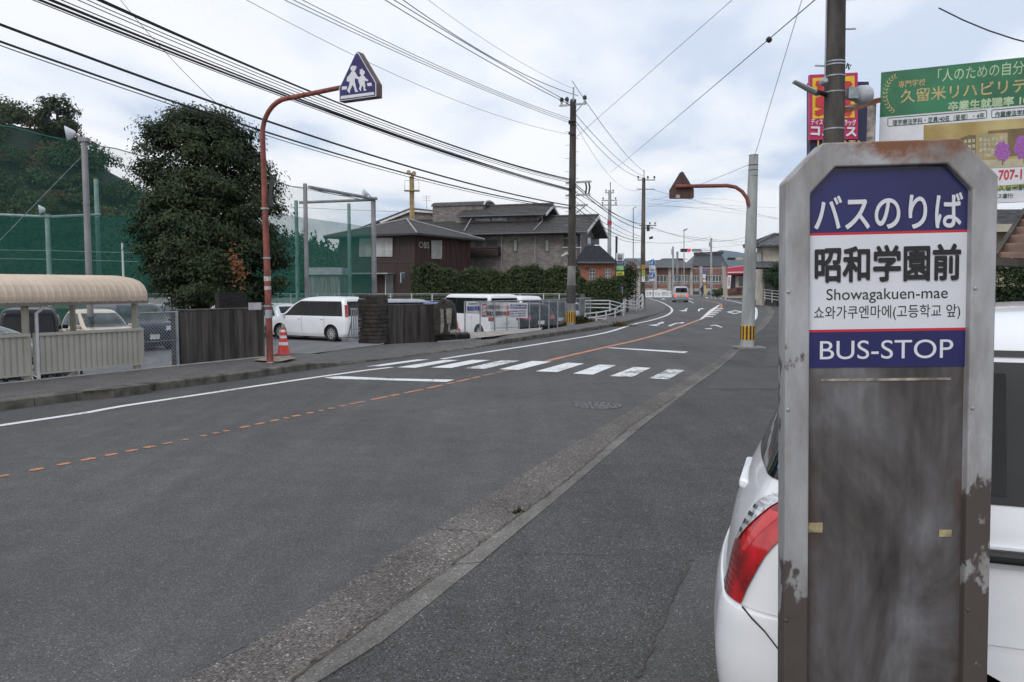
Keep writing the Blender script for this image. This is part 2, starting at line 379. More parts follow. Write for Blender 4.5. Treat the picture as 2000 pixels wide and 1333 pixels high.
M_road = asphalt('road_asphalt', 0.095, 0.48, (1.015, 1.0, 0.985), 0.20, 165)
M_pave = asphalt('pavement_asphalt', 0.074, 0.68, (1.03, 1.0, 0.97), 0.22, 150, 0.8)
M_patch = asphalt('patched_asphalt', 0.086, 0.5, (1.03, 1.0, 0.97), 0.15, 165)
M_walk = asphalt('sidewalk_asphalt', 0.118, 0.5, (1.05, 1.0, 0.96), 0.18, 90)
M_lot = asphalt('parking_lot_asphalt', 0.165, 0.30, (1.0, 1.0, 1.02), 0.15, 60)
M_ground = asphalt('ground_surface', 0.15, 0.25, (1.04, 1.0, 0.94), 0.25, 30)
M_gut = asphalt('exposed_aggregate_gutter', 0.116, 0.62, (1.12, 1.0, 0.90), 0.30, 105, 0.9)
M_kerb = mat('kerb_concrete', (0.150, 0.140, 0.125), 0.9, var=0.32, scale=5, bump=0.5, bscale=70)
M_kerbr = asphalt('worn_kerb_concrete', 0.145, 0.38, (1.07, 1.0, 0.91), 0.34, 130, 0.8)
M_kerbd = mat('dark_kerb_concrete', (0.125, 0.115, 0.098), 0.9, var=0.28, scale=4, bump=0.6, bscale=60)
M_white = paint('white_road_paint', (0.72, 0.72, 0.71), (0.13, 0.13, 0.135), 0.39)
M_wworn = paint('worn_white_road_paint', (0.72, 0.72, 0.71), (0.13, 0.13, 0.135), 0.49, 9)
M_orange = paint('orange_road_paint', (0.50, 0.20, 0.085), (0.12, 0.11, 0.10), 0.42, 26)
M_crack = paint('crack_dirt', (0.030, 0.026, 0.022), (0.085, 0.075, 0.066), 0.44, 45, .1)
M_joint = mat('dark_joint', (0.045, 0.043, 0.04), 0.95)

BACK = Vector((-0.49, -0.872, 0))
kL = [G(*p) for p in ((0, 803), (150, 784), (300, 764), (451, 745), (560, 729), (640, 718), (679, 712.5), (760, 702), (860, 689), (953, 676.5), (1060, 660.5), (1171, 643), (1216, 634.5), (1264, 621), (1297, 607), (1295, 596.5), (1268, 584))]
kL = [kL[0] + BACK * 26] + kL
kL = cat(kL, 0.6)
backL = [G(*p, 0.13) for p in ((0, 750), (275, 722), (520, 697), (620, 684), (756, 668), (850, 663.5), (918, 661), (1052, 646), (1100, 638), (1143, 632), (1218, 617), (1256, 603), (1262, 590), (1258, 583))]
backL = [backL[0] + BACK * 26] + backL
gl = [G(*p) for p in ((348, 1333), (540, 1221), (684, 1128), (852, 1032), (948, 972), (1080, 891), (1200, 819), (1290, 768), (1350, 734), (1420, 688), (1462, 655), (1486, 632), (1492, 622), (1500, 610), (1491, 600), (1478, 596), (1448, 591), (1426, 586), (1402, 582))]
kr = [G(*p) for p in ((636, 1333), (816, 1206), (924, 1117), (1016, 1040), (1110, 960), (1240, 848), (1344, 766), (1404, 722), (1440, 690), (1481, 650), (1500, 632.6), (1505, 624), (1512, 611), (1503, 600), (1490, 596.5), (1459, 592), (1436, 586), (1412, 582))]
def ext(P, d): return [P[0] + d] + P
gl = cat(ext(gl, BACK * 9), 0.9); kr = cat(ext(kr, BACK * 9), 0.9)
NR = 110
glN = resample(gl, n=NR); krN = resample(kr, n=NR)
klN = [b.lerp(a, 0.30 if i < 70 else 0.35) for i, (a, b) in enumerate(zip(glN, krN))]

# ground sheet to the horizon, open where the sunken car park lies
lot_front = zz(resample(backL, 1.5), -0.02)
lot_front = [p for p in lot_front if p.y < 40]
lot_poly = [Vector((p.x - 0.12, p.y + 0.05, -0.02)) for p in lot_front] + [Vector((3.2, 45.6, -0.02)), Vector((-42, 45.6, -0.02)), Vector((-42, lot_front[0].y - 1, -0.02))]
mb = MB().sheet([(-6500, -250, -0.02), (6500, -250, -0.02), (6500, 7600, -0.02), (-6500, 7600, -0.02)], [lot_poly])
tag(mb.build('ground', M_ground), kind='structure')
LOTZ = -0.60
lot = MB().sheet(zz(lot_poly, LOTZ)).build('parking_lot', M_lot); tag(lot, kind='structure')
w = MB()
for a, b in zip(lot_poly, lot_poly[1:] + lot_poly[:1]):
    w.add([(a.x, a.y, LOTZ - 0.01), (b.x, b.y, LOTZ - 0.01), (b.x, b.y, -0.03), (a.x, a.y, -0.03)], [(0, 1, 2, 3)])
w.build('retaining_edge', M_kerb, lot)
# bay lines on the lot
def ribbon(P, wid, z, name, m, parent, n=None):
    l, r = offset(P, wid / 2), offset(P, -wid / 2)
    return MB().strip(zz(l, z), zz(r, z)).build(name, m, parent, rec=False)
road = tag(MB().sheet(zz(resample(kL, n=120), 0.0) + zz(resample(gl, n=120), 0.0)[::-1]).build('road', M_road, rec=False), kind='structure')
# junction beyond
j = [Vector((18, 104, 0.004)), Vector((31, 116, 0.004)), Vector((85, 120, 0.004)), Vector((85, 136, 0.004)), Vector((-25, 140, 0.004)), Vector((-25, 122, 0.004))]
tag(MB().sheet(j).build('cross_road', M_road), kind='structure')

# ---- right gutter, dropped kerb, pavement
gut = tag(MB().strip(zz(glN, 0.0), zz(klN, -0.012)).build('gutter', M_gut, rec=False), kind='structure')
kerb_r = bpy.data.objects.new('kerb_right', None); COL.objects.link(kerb_r); tag(kerb_r, kind='structure')
mr_ = MB()
i = 0
while i < NR - 1:
    near = klN[i].length < 40
    a0, a1, b0, b1 = klN[i], klN[i + 1], krN[i], krN[i + 1]
    g = 0.004; d = (a1 - a0).normalized() * g; e_ = (b1 - b0).normalized() * g
    zt = 0.018 + random.uniform(-0.004, 0.004)
    q = [(a0 + d), (a1 - d), (b1 - e_), (b0 + e_)]
    q = [Vector((p.x, p.y, 0)) for p in q]
    q[2] = q[2].lerp(q[1], 0.02); q[3] = q[3].lerp(q[0], 0.02)
    m_ = MB(); lo = [Vector((p.x, p.y, -0.06)) for p in q]; hi = [Vector((p.x, p.y, zt - (0.018 if k < 2 else 0))) for k, p in enumerate(q)]
    m_.add(lo + hi, [(3, 2, 1, 0), (4, 5, 6, 7), (0, 1, 5, 4), (1, 2, 6, 5), (2, 3, 7, 6), (3, 0, 4, 7)])
    m_.build('kerb_stone', M_kerbr, kerb_r)
    i += 1
pv = zz(krN, 0.012); right_far = [Vector((95, 118, 0.012)), Vector((95, -12, 0.012)), Vector((pv[0].x, -12, 0.012))]
pave = tag(MB().sheet(pv + right_far).build('pavement_right', M_pave), kind='structure')
# patches and cracks in the near pavement
def poly_sheet(pix, z, name, m, parent):
    return MB().sheet([Vector((*G(*p)[:2], z)) for p in pix]).build(name, m, parent, rec=False)
poly_sheet(((1350, 1091), (1640, 1089), (1900, 1500), (1150, 1500), (1245, 1333)), 0.016, 'patch', M_patch, pave)
poly_sheet(((1492, 717), (1504, 678), (1560, 676), (1560, 717)), 0.016, 'patch', M_patch, pave)
poly_sheet(((1380, 762), (1410, 720), (1530, 722), (1530, 762)), 0.016, 'patch', M_patch, pave)
def crack(pix, wid, z, parent, m=M_crack, seed=1):
    rr = random.Random(seed); P = resample([Vector((*G(*p)[:2], 0)) for p in pix], 0.035)
    ln = [p + Vector((rr.uniform(-1, 1), rr.uniform(-1, 1), 0)) * 0.012 for p in P]
    l, r = offset(ln, [wid * rr.uniform(0.2, 1.0) for _ in ln]), offset(ln, [-wid * rr.uniform(0.2, 1.0) for _ in ln])
    return MB().strip(zz(l, z), zz(r, z)).build('crack', m, parent, rec=False)
crack(((1000, 1088), (1100, 1086), (1180, 1090), (1300, 1088), (1425, 1092)), 0.0035, 0.0165, pave, seed=2)
crack(((1352, 1092), (1310, 1180), (1280, 1250), (1248, 1333)), 0.013, 0.0195, pave, seed=3)
crack(((1440, 700), (1495, 718), (1525, 718)), 0.004, 0.0195, pave, seed=5)
crack(((1382, 762), (1530, 762)), 0.004, 0.0195, pave, seed=6)
crack(((680, 962), (740, 966), (800, 976), (860, 988), (905, 994)), 0.003, 0.004, road, seed=7)
crack(((852, 1032), (870, 1035), (918, 1036)), 0.008, 0.004, gut, seed=8)
crack(((760, 1088), (800, 1092), (870, 1096)), 0.006, 0.004, gut, seed=9)
crack(((1208, 817), (1232, 820)), 0.006, 0.006, gut, seed=10)
crack(((1080, 891), (1100, 893), (1130, 893)), 0.005, 0.005, gut, seed=11)
crack(((470, 858), (500, 852), (530, 853)), 0.004, 0.004, road, seed=12)
crack(((320, 892), (345, 887), (372, 885)), 0.004, 0.004, road, seed=13)
crack(((545, 1050), (600, 1056), (660, 1046)), 0.002, 0.004, road, seed=14)
# kerb/gutter dirt joint and a rim of grit
crack(((564, 1333), (720, 1215), (900, 1092), (1015, 1006), (1098, 946), (1230, 834), (1320, 776)), 0.010, 0.012, gut, mat('grit', (0.10, 0.075, 0.055), 0.95, var=0.4, scale=20), seed=15)

# ---- left kerb and sidewalk
kLi = offset(kL, 0.16)
cut0, cut1 = G(679, 712.5).y, G(953, 676.5).y
def zside(p):
    y = p.y
    def sm(a, b, x): t = min(1, max(0, (x - a) / (b - a))); return t * t * (3 - 2 * t)
    return 0.135 - 0.10 * sm(cut0 - 0.9, cut0 + 0.1, y) + 0.10 * sm(cut1 - 0.3, cut1 + 1.0, y) - 0.08 * sm(40, 47, y)
kerb_l = bpy.data.objects.new('kerb_left', None); COL.objects.link(kerb_l); tag(kerb_l, kind='structure')
for i in range(len(kL) - 1):
    a0, a1, b0, b1 = kL[i], kL[i + 1], kLi[i], kLi[i + 1]
    t = (a1 - a0).normalized() * 0.004
    z0, z1 = zside(a0) + random.uniform(-.003, .003), zside(a1) + random.uniform(-.003, .003)
    q = [a0 + t, a1 - t, b1 - t, b0 + t]; zs = [z0, z1, z1, z0]
    lo = [Vector((p.x, p.y, -0.05)) for p in q]
    md = [Vector((q[k].x, q[k].y, zs[k] - 0.02)) for k in range(4)]
    hi = [Vector((q[k].x, q[k].y, zs[k])) for k in range(4)]
    s_ = Vector((-t.y, t.x, 0)).normalized() * 0.025
    hi[0] += s_; hi[1] += s_
    m_ = MB().add(lo + md + hi, [(3, 2, 1, 0), (8, 9, 10, 11), (0, 1, 5, 4), (1, 2, 6, 5), (2, 3, 7, 6), (3, 0, 4, 7), (4, 5, 9, 8), (5, 6, 10, 9), (6, 7, 11, 10), (7, 4, 8, 11)])
    m_.build('kerb_stone', M_kerbd if a0.y < 50 else M_kerb, kerb_l)
ki = resample(kLi, n=130)
bkz = [Vector((q.x, q.y, (0.066 if cut0 + .2 < q.y - 2.2 < cut1 - .5 else zside(q + Vector((0, -2.2, 0)))) - 0.004)) for q in resample(backL, n=150)]
walk = MB().sheet([Vector((p.x, p.y, zside(p) - 0.004)) for p in ki] + bkz[::-1])
walk = tag(walk.build('sidewalk_left', M_walk, rec=False), kind='structure')
# pale concrete edging along the back of the sidewalk, ending at the school gate
eb = [p for p in resample(backL, 0.5) if p.y < G(540, 695, .13).y]
l_, r_ = offset(eb, 0.05), offset(eb, -0.05)
m_ = MB()
for i in range(len(eb) - 1):
    q = [l_[i], l_[i + 1], r_[i + 1], r_[i]]
    m_.add([Vector((p.x, p.y, -0.62)) for p in q] + [Vector((p.x, p.y, 0.142)) for p in q], [(3, 2, 1, 0), (4, 5, 6, 7), (0, 1, 5, 4), (1, 2, 6, 5), (2, 3, 7, 6), (3, 0, 4, 7)])
tag(m_.build('edging_kerb', mat('pale_edging', (0.42, 0.40, 0.37), 0.85, var=0.15, scale=3)), kind='structure')
# driveway ramp down to the car park
d0, d1 = G(530, 696, .1), G(752, 668.5, .1)
b0, b1 = d0 + Vector((-1.9, 4.2, -0.70)), d1 + Vector((-1.5, 4.4, -0.70)); d0 += Vector((.08, -.2, -.035)); d1 += Vector((.08, -.2, -.035))
rows = [[d0.lerp(d1, k / 6).lerp(b0.lerp(b1, k / 6), t / 6) for k in range(7)] for t in range(7)]
for r_i in rows:
    for p in r_i: p.z = max(p.z, LOTZ + 0.002)
ramp = MB().grid(rows)
tag(ramp.build('driveway', M_walk), kind='structure')
# joint line across the apron, gate rail
def gline(pix, wid, z, name, m, parent):
    return ribbon(resample([Vector((*G(*p, z)[:2], 0)) for p in pix], 0.25), wid, z, name, m, parent)
gline(((610, 691), (700, 680), (800, 672), (872, 668)), 0.035, 0.078, 'joint', M_joint, walk)
gline(((690, 705.5), (800, 695.5), (900, 683.5)), 0.02, 0.046, 'joint', M_joint, walk)
poly_sheet(((495, 717), (520, 710), (566, 708), (580, 712), (545, 720)), 0.139, 'dirt_patch', mat('dry_dirt', (0.30, 0.25, 0.19), 0.95, var=0.3, scale=10, bump=0.8), walk)

# ---- road markings (each painted stroke a piece of the road)
MK = [0]
def mark(pix, name='marking', m=M_white, z=None):
    MK[0] += 1; z = .0062 + (MK[0] % 9) * .0005 if z is None else z
    return MB().sheet([Vector((*G(*p)[:2], z)) for p in pix]).build(name, m, road, rec=False)
wl_near = [G(*p) for p in ((0, 832), (200, 800), (380, 773), (560, 746), (700, 726), (766, 718))]
ribbon(cat([wl_near[0] + BACK * 14] + wl_near, 0.5), 0.13, 0.005, 'edge_line', M_white, road)
wl_far = [G(*p) for p in ((862, 702), (940, 690), (1060, 671.5), (1180, 651), (1238.5, 633.5), (1273.6, 625.7), (1303, 616), (1312.6, 607), (1306.7, 599), (1289, 589.8), (1266, 583))]
ribbon(cat(wl_far, 0.5), 0.15, 0.005, 'edge_line', M_white, road)
# zebra: lower-left, lower-right, upper-right, upper-left corner of every stripe
Z = [((715, 716.5), (742, 716.5), (838, 703), (815, 703)), ((775, 718.5), (811, 719.5), (897, 704), (868, 704)), ((842, 719), (880, 720), (957, 704.3), (922, 704)),
     ((908, 720.5), (947, 721.5), (1015, 705.5), (980, 704.8)), ((975, 722.5), (1013, 723.5), (1077, 707.5), (1040, 706)), ((1046, 726.5), (1088, 728), (1141, 711.3), (1108, 709.5)),
     ((1119, 731), (1158, 733), (1204, 714.5), (1170, 713.3)), ((1191, 736), (1235, 738), (1271, 719.8), (1238, 718)), ((1267, 740), (1306, 742), (1337, 724), (1306, 721.5))]
for k, q in enumerate(Z): mark(q, 'zebra_stripe', M_wworn if k in (3, 7, 8) else M_white)
mark(((632, 738), (664, 735.5), (760, 740), (888, 742.5), (872, 747), (700, 742), (650, 741)), 'stop_line', M_white, 0.0058)
mark(((1183, 680.3), (1196, 679.8), (1344, 687.6), (1336, 690.6)), 'stop_line')
# orange centre line: broken crumbs near, whole further on
oc = cat([G(*p) for p in ((-260, 984), (0, 932), (350, 862), (700, 787), (850, 756), (990, 724), (1062, 707.5))], 0.025)
rr = random.Random(4); s = 0
while s < len(oc) - 10:
    L = rr.randint(4, 7) if oc[s].y < 11 else rr.randint(9, 22)
    seg = oc[s:s + L]
    if len(seg) > 2:
        wv = [0.044 * rr.uniform(0.65, 1.1) for _ in seg]; wv[0] *= 0.5; wv[-1] *= 0.5
        MB().strip(zz(offset(seg, wv), 0.005), zz(offset(seg, [-x for x in wv]), 0.005)).build('centre_line_dash', M_orange, road, rec=False)
    s += L + (rr.choice((2, 3, 3, 4, 6)) if oc[s].y < 11 else rr.randint(2, 5))
ofar = [G(*p) for p in ((1068, 706), (1100, 698), (1180, 679.5), (1252, 663), (1305, 647.3), (1355.5, 629), (1375, 621), (1394.5, 611), (1408, 601), (1409, 597), (1403, 592.6), (1375, 586.3), (1361, 583.5))]
ribbon(cat(ofar, 0.5), 0.16, 0.005, 'centre_line', M_orange, road)
rfar = [G(*p) for p in ((1470, 627), (1476, 620), (1477, 605), (1471, 599.5), (1452, 594), (1430, 588.5), (1405, 583.5))]
ribbon(cat(rfar, 0.5), 0.15, 0.005, 'edge_line', M_white, road)
# hatched island, arrows, diamond
mark(((1366, 625), (1371, 624.5), (1391, 610), (1407, 596.3), (1403, 596.3), (1385, 607)), 'island_line')
for (x, y) in ((1379, 619), (1384, 615), (1389, 611.5), (1394, 607.5), (1398, 603.5)):
    mark(((x, y + 0.9), (x + 14, y + 0.9), (x + 15, y - 0.5), (x + 1, y - 0.5)), 'island_stripe')
for q in (((1419, 610), (1436, 606.5), (1440, 607.3), (1425, 610)), ((1436, 606.5), (1453, 610), (1448, 610.3), (1435, 607.8)), ((1453, 610), (1434, 614), (1432, 612.8), (1448, 610.3)), ((1434, 614), (1419, 610), (1425, 610), (1436, 612.8))):
    mark(q, 'diamond_marking')
for q in (((1264, 636), (1283, 634.2), (1283, 637.3)), ((1281, 635), (1288, 634.6), (1288, 636), (1282, 636.6)), ((1283, 632.5), (1292, 630), (1292, 628.8), (1298, 630.3), (1296, 631.8), (1286, 634)),
          ((1304, 637.5), (1318, 631.8), (1322, 632.4), (1309, 638)), ((1318, 631.8), (1330, 630.8), (1331, 629.6), (1338, 631), (1331, 633), (1330, 632), (1321, 632.9)),
          ((1326, 607.6), (1336, 606), (1335, 609)), ((1334, 607), (1341, 603.6), (1338, 603.6), (1341, 602.3), (1344, 603.8), (1342, 604.2), (1341, 608.7), (1338, 608.9)),
          ((1363, 608.5), (1364, 604.2), (1369, 603.2), (1369, 602.4), (1376, 603.4), (1370, 604.9), (1368, 604.5), (1366, 608.8)),
          ((1386, 636.8), (1398, 634.8), (1412, 640), (1408, 640.4), (1397, 636.3), (1390, 637.3)), ((1376, 642.4), (1391, 641.8), (1390, 643.4), (1379, 643.5)), ((1290, 585.2), (1296, 583.6), (1301, 585.3))):
    mark(q, 'arrow_marking')
mark(((1446, 635.5), (1452, 631), (1452, 634.5), (1449, 636)), 'arrow_marking')
mark(((1344, 588), (1353, 592.6), (1356, 592.6), (1346, 588)), 'lane_line'); mark(((1343, 583), (1352, 585.6), (1355, 585.6), (1346, 583)), 'lane_line')
mark(((1261, 579.3), (1318, 579.3), (1318, 581), (1261, 581)), 'stop_line', z=0.0085)
for k in range(7): mark(((1377 + k * 9, 581.3 + k * .45), (1382 + k * 9, 581.4 + k * .45), (1384 + k * 9, 583 + k * .45), (1379 + k * 9, 582.8 + k * .45)), 'zebra_stripe', z=0.0085)
# manhole cover
mc = G(1168, 793)
mh = thing('manhole_cover', 'round cast iron manhole cover in the road near the zebra crossing', 'manhole cover', (mc.x, mc.y, 0.0))
M_iron = mat('cast_iron', (0.12, 0.115, 0.115), 0.6, 0.3, var=0.25, scale=12)
MB().lathe((0, 0, 0), [(0.33, 0.001), (0.33, 0.008), (0.30, 0.009), (0.295, 0.006), (0.0001, 0.006)], 32).build('rim', M_iron, mh, local=True)
q = MB()
for r0 in (0.07, 0.14, 0.21, 0.27):
    for k in range(int(r0 * 70)):
        a = 2 * math.pi * k / int(r0 * 70); q.box((r0 * math.cos(a), r0 * math.sin(a), 0.009), (0.028, 0.022, 0.007), rz=a)
q.build('stud_pattern', M_iron, mh, local=True)['kind'] = 'stuff'
# ================================================================== vehicles: a hull of stacked plan outlines, with windows, lamps and trim laid on it
M_rub = mat('tyre_rubber', (0.018, 0.018, 0.019), 0.85, bump=0.2)
M_alloy = mat('alloy_rim', (0.60, 0.60, 0.62), 0.35, 0.4, var=0.1)
M_glass = mat('tinted_car_glass', (0.008, 0.009, 0.010), 0.05, spec=0.3, var=0.3, rvar=0.02)
M_glass2 = mat('clear_car_glass', (0.045, 0.060, 0.060), 0.06, spec=0.4, var=0.35, scale=2.0, rvar=0.02)
M_blackp = mat('black_plastic', (0.016, 0.016, 0.017), 0.5)
M_chrome = mat('chrome', (0.6, 0.6, 0.62), 0.15, 1.0)
M_red = mat('red_tail_lens', (0.42, 0.006, 0.010), 0.12, coat=1.0, var=0.35, scale=9)
M_lens = mat('clear_lamp_lens', (0.55, 0.57, 0.60), 0.12, 0.2, coat=1.0, var=0.3, scale=30)
M_plate = mat('white_number_plate', (0.70, 0.70, 0.68), 0.5)
M_platey = mat('yellow_number_plate', (0.72, 0.45, 0.03), 0.5)
M_well = mat('wheel_arch_liner', (0.012, 0.012, 0.012), 0.9)
def carpaint(name, c, metal=0.0): return mat(name, c, 0.28, metal, var=0.03, spec=(.5 if max(c) > .1 else .25), coat=(.8 if max(c) > .1 else .3), scale=2.0, rvar=0.03)
class Hull:
    """levels: (z, x_rear, x_front, half_width, r_rear, r_front, bulge_rear, bulge_front) from the sill to the roof."""
    def __init__(s, levels): s.L = [tuple(l) + (0.0,) * (8 - len(l)) for l in levels]
    def at(s, t):
        t = max(0.0, min(len(s.L) - 1.0, t)); i = min(int(t), len(s.L) - 2); f = t - i
        a, b = s.L[i], s.L[i + 1]
        # smooth (Catmull-Rom) only where neighbours exist
        p = s.L[i - 1] if i > 0 else a; q = s.L[i + 2] if i + 2 < len(s.L) else b
        return [0.5 * (2 * y + (z - x) * f + (2 * x - 5 * y + 4 * z - w) * f * f + (3 * y - x - 3 * z + w) * f ** 3) * s.k + (y + (z - y) * f) * (1 - s.k) for x, y, z, w in zip(p, a, b, q)]
    k = 0.6
    def tz(s, z):
        lo, hi = 0.0, len(s.L) - 1.0
        for _ in range(40):
            m = (lo + hi) / 2
            if s.at(m)[0] < z: lo = m
            else: hi = m
        return (lo + hi) / 2
    def pt(s, t, u, off=0.0, side=1):
        """u: 0-1 rear half face, 1-2 rear corner, 2-3 side, 3-4 front corner, 4-5 front half face."""
        z, xr, xf, hw, rr, rf, br, bf = s.at(t)
        rr = min(rr, hw * 0.95); rf = min(rf, hw * 0.95)
        if u <= 1: y = (hw - rr) * u; x = xr - br * (1 - u * u); nx, ny = -1, 0
        elif u <= 2: a = (u - 1) * math.pi / 2; x = xr + rr - rr * math.cos(a); y = hw - rr + rr * math.sin(a); nx, ny = -math.cos(a), math.sin(a)
        elif u <= 3: x = (xr + rr) + (xf - rf - xr - rr) * (u - 2); y = hw; nx, ny = 0, 1
        elif u <= 4: a = (u - 3) * math.pi / 2; x = xf - rf + rf * math.sin(a); y = hw - rf + rf * math.cos(a); nx, ny = math.sin(a), math.cos(a)
        else: v = 5 - u; y = (hw - rf) * v; x = xf + bf * (1 - v * v); nx, ny = 1, 0
        return Vector((x + nx * off, side * (y + ny * off), z))
    def ux(s, t, x):
        """u on the side face for a given x."""
        z, xr, xf, hw, rr, rf, br, bf = s.at(t); a, b = xr + rr, xf - rf
        return 2 + (x - a) / max(1e-3, b - a)
    def mesh(s, nt=48, dense=1):
        us = [k / 5 for k in range(5)] + [1 + k / 6 for k in range(6)] + [2 + k / 12 for k in range(12)] + [3 + k / 6 for k in range(6)] + [4 + k / 5 for k in range(6)]
        rows = []
        for i in range(nt + 1):
            t = (len(s.L) - 1) * i / nt
            half = [s.pt(t, u) for u in us]
            rows.append(half + [Vector((p.x, -p.y, p.z)) for p in half[-2:0:-1]])
        m = MB(); n = len(rows[0]); m.v = [tuple(p) for r in rows for p in r]
        for i in range(nt):
            for jx in range(n): q = (jx + 1) % n; m.f.append((i * n + jx, i * n + q, (i + 1) * n + q, (i + 1) * n + jx))
        m.f.append(tuple(range(n))[::-1]); m.f.append(tuple(nt * n + k for k in range(n)))
        return m
    def patch(s, t0, t1, u0, u1, off=0.006, nt=8, nu=8, side=1):
        """A panel on the hull; u0/u1 may be functions of the fraction up the panel."""
        f0 = u0 if callable(u0) else (lambda f: u0); f1 = u1 if callable(u1) else (lambda f: u1)
        rows = []
        for i in range(nt + 1):
            f = i / nt; t = t0 + (t1 - t0) * f
            rows.append([s.pt(t, f0(f) + (f1(f) - f0(f)) * k / nu, off, side) for k in range(nu + 1)])
        return MB().grid(rows)
def across(h, t0, t1, ua, ub, off, nt=6, nu=8):
    """A panel over the full front (u 5..) or rear (u 0..) of the hull, both halves."""
    rows = []
    for i in range(nt + 1):
        t = t0 + (t1 - t0) * i / nt; uu = [ua + (ub - ua) * k / nu for k in range(nu + 1)]
        left = [h.pt(t, u, off, 1) for u in uu]; right = [h.pt(t, u, off, -1) for u in uu[1:]]
        rows.append(left[::-1] + right)
    return MB().grid(rows)
WHEELS = {}
def wheel(parent, x, y, r, wd, spokes=10, hub=None):
    key = (r, wd, spokes)
    if key not in WHEELS:
        n = 28; t = MB().lathe((0, 0, 0), [(r * .66, -wd / 2), (r * .94, -wd / 2), (r, -wd * .3), (r, wd * .3), (r * .94, wd / 2), (r * .66, wd / 2), (r * .64, wd * .3), (r * .64, -wd * .3)], n, axis=(0, 1, 0))
        t.f = t.f[:-2] + [(7 * n + j, 7 * n + (j + 1) % n, (j + 1) % n, j) for j in range(n)]
        rim = MB().lathe((0, 0, 0), [(r * .68, wd * .44), (r * .62, wd * .47), (r * .60, wd * .30)], n, axis=(0, 1, 0)); rim.f = rim.f[:-2]
        for s in (1,):
            for k in range(spokes):
                a = 2 * math.pi * k / spokes; c, sn = math.cos(a), math.sin(a)
                rim.beam((c * r * .12, wd * .40, sn * r * .12), (c * r * .63, wd * .40, sn * r * .63), wd * .1, r * .11, up=(-sn, 0, c))
        rim.cyl((0, wd * .25, 0), (0, wd * .46, 0), r * .17, r * .13, 14)
        disc = MB().lathe((0, 0, 0), [(r * .63, -wd * .1), (r * .63, wd * .12)], n, axis=(0, 1, 0))
        WHEELS[key] = (t.mesh('tyre', smooth=True), rim.mesh('rim', smooth=False), disc.mesh('brake_disc'))
    o = bpy.data.objects.new('wheel', WHEELS[key][0]); COL.objects.link(o); o.parent = parent; o.location = (x, y, r)
    if y < 0: o.rotation_euler = (0, 0, math.pi)
    if not WHEELS[key][0].materials: WHEELS[key][0].materials.append(M_rub); WHEELS[key][1].materials.append(M_alloy); WHEELS[key][2].materials.append(M_blackp)
    for k, nm in ((1, 'rim'), (2, 'brake_disc')):
        c = bpy.data.objects.new(nm, WHEELS[key][k]); COL.objects.link(c); c.parent = o
    return o
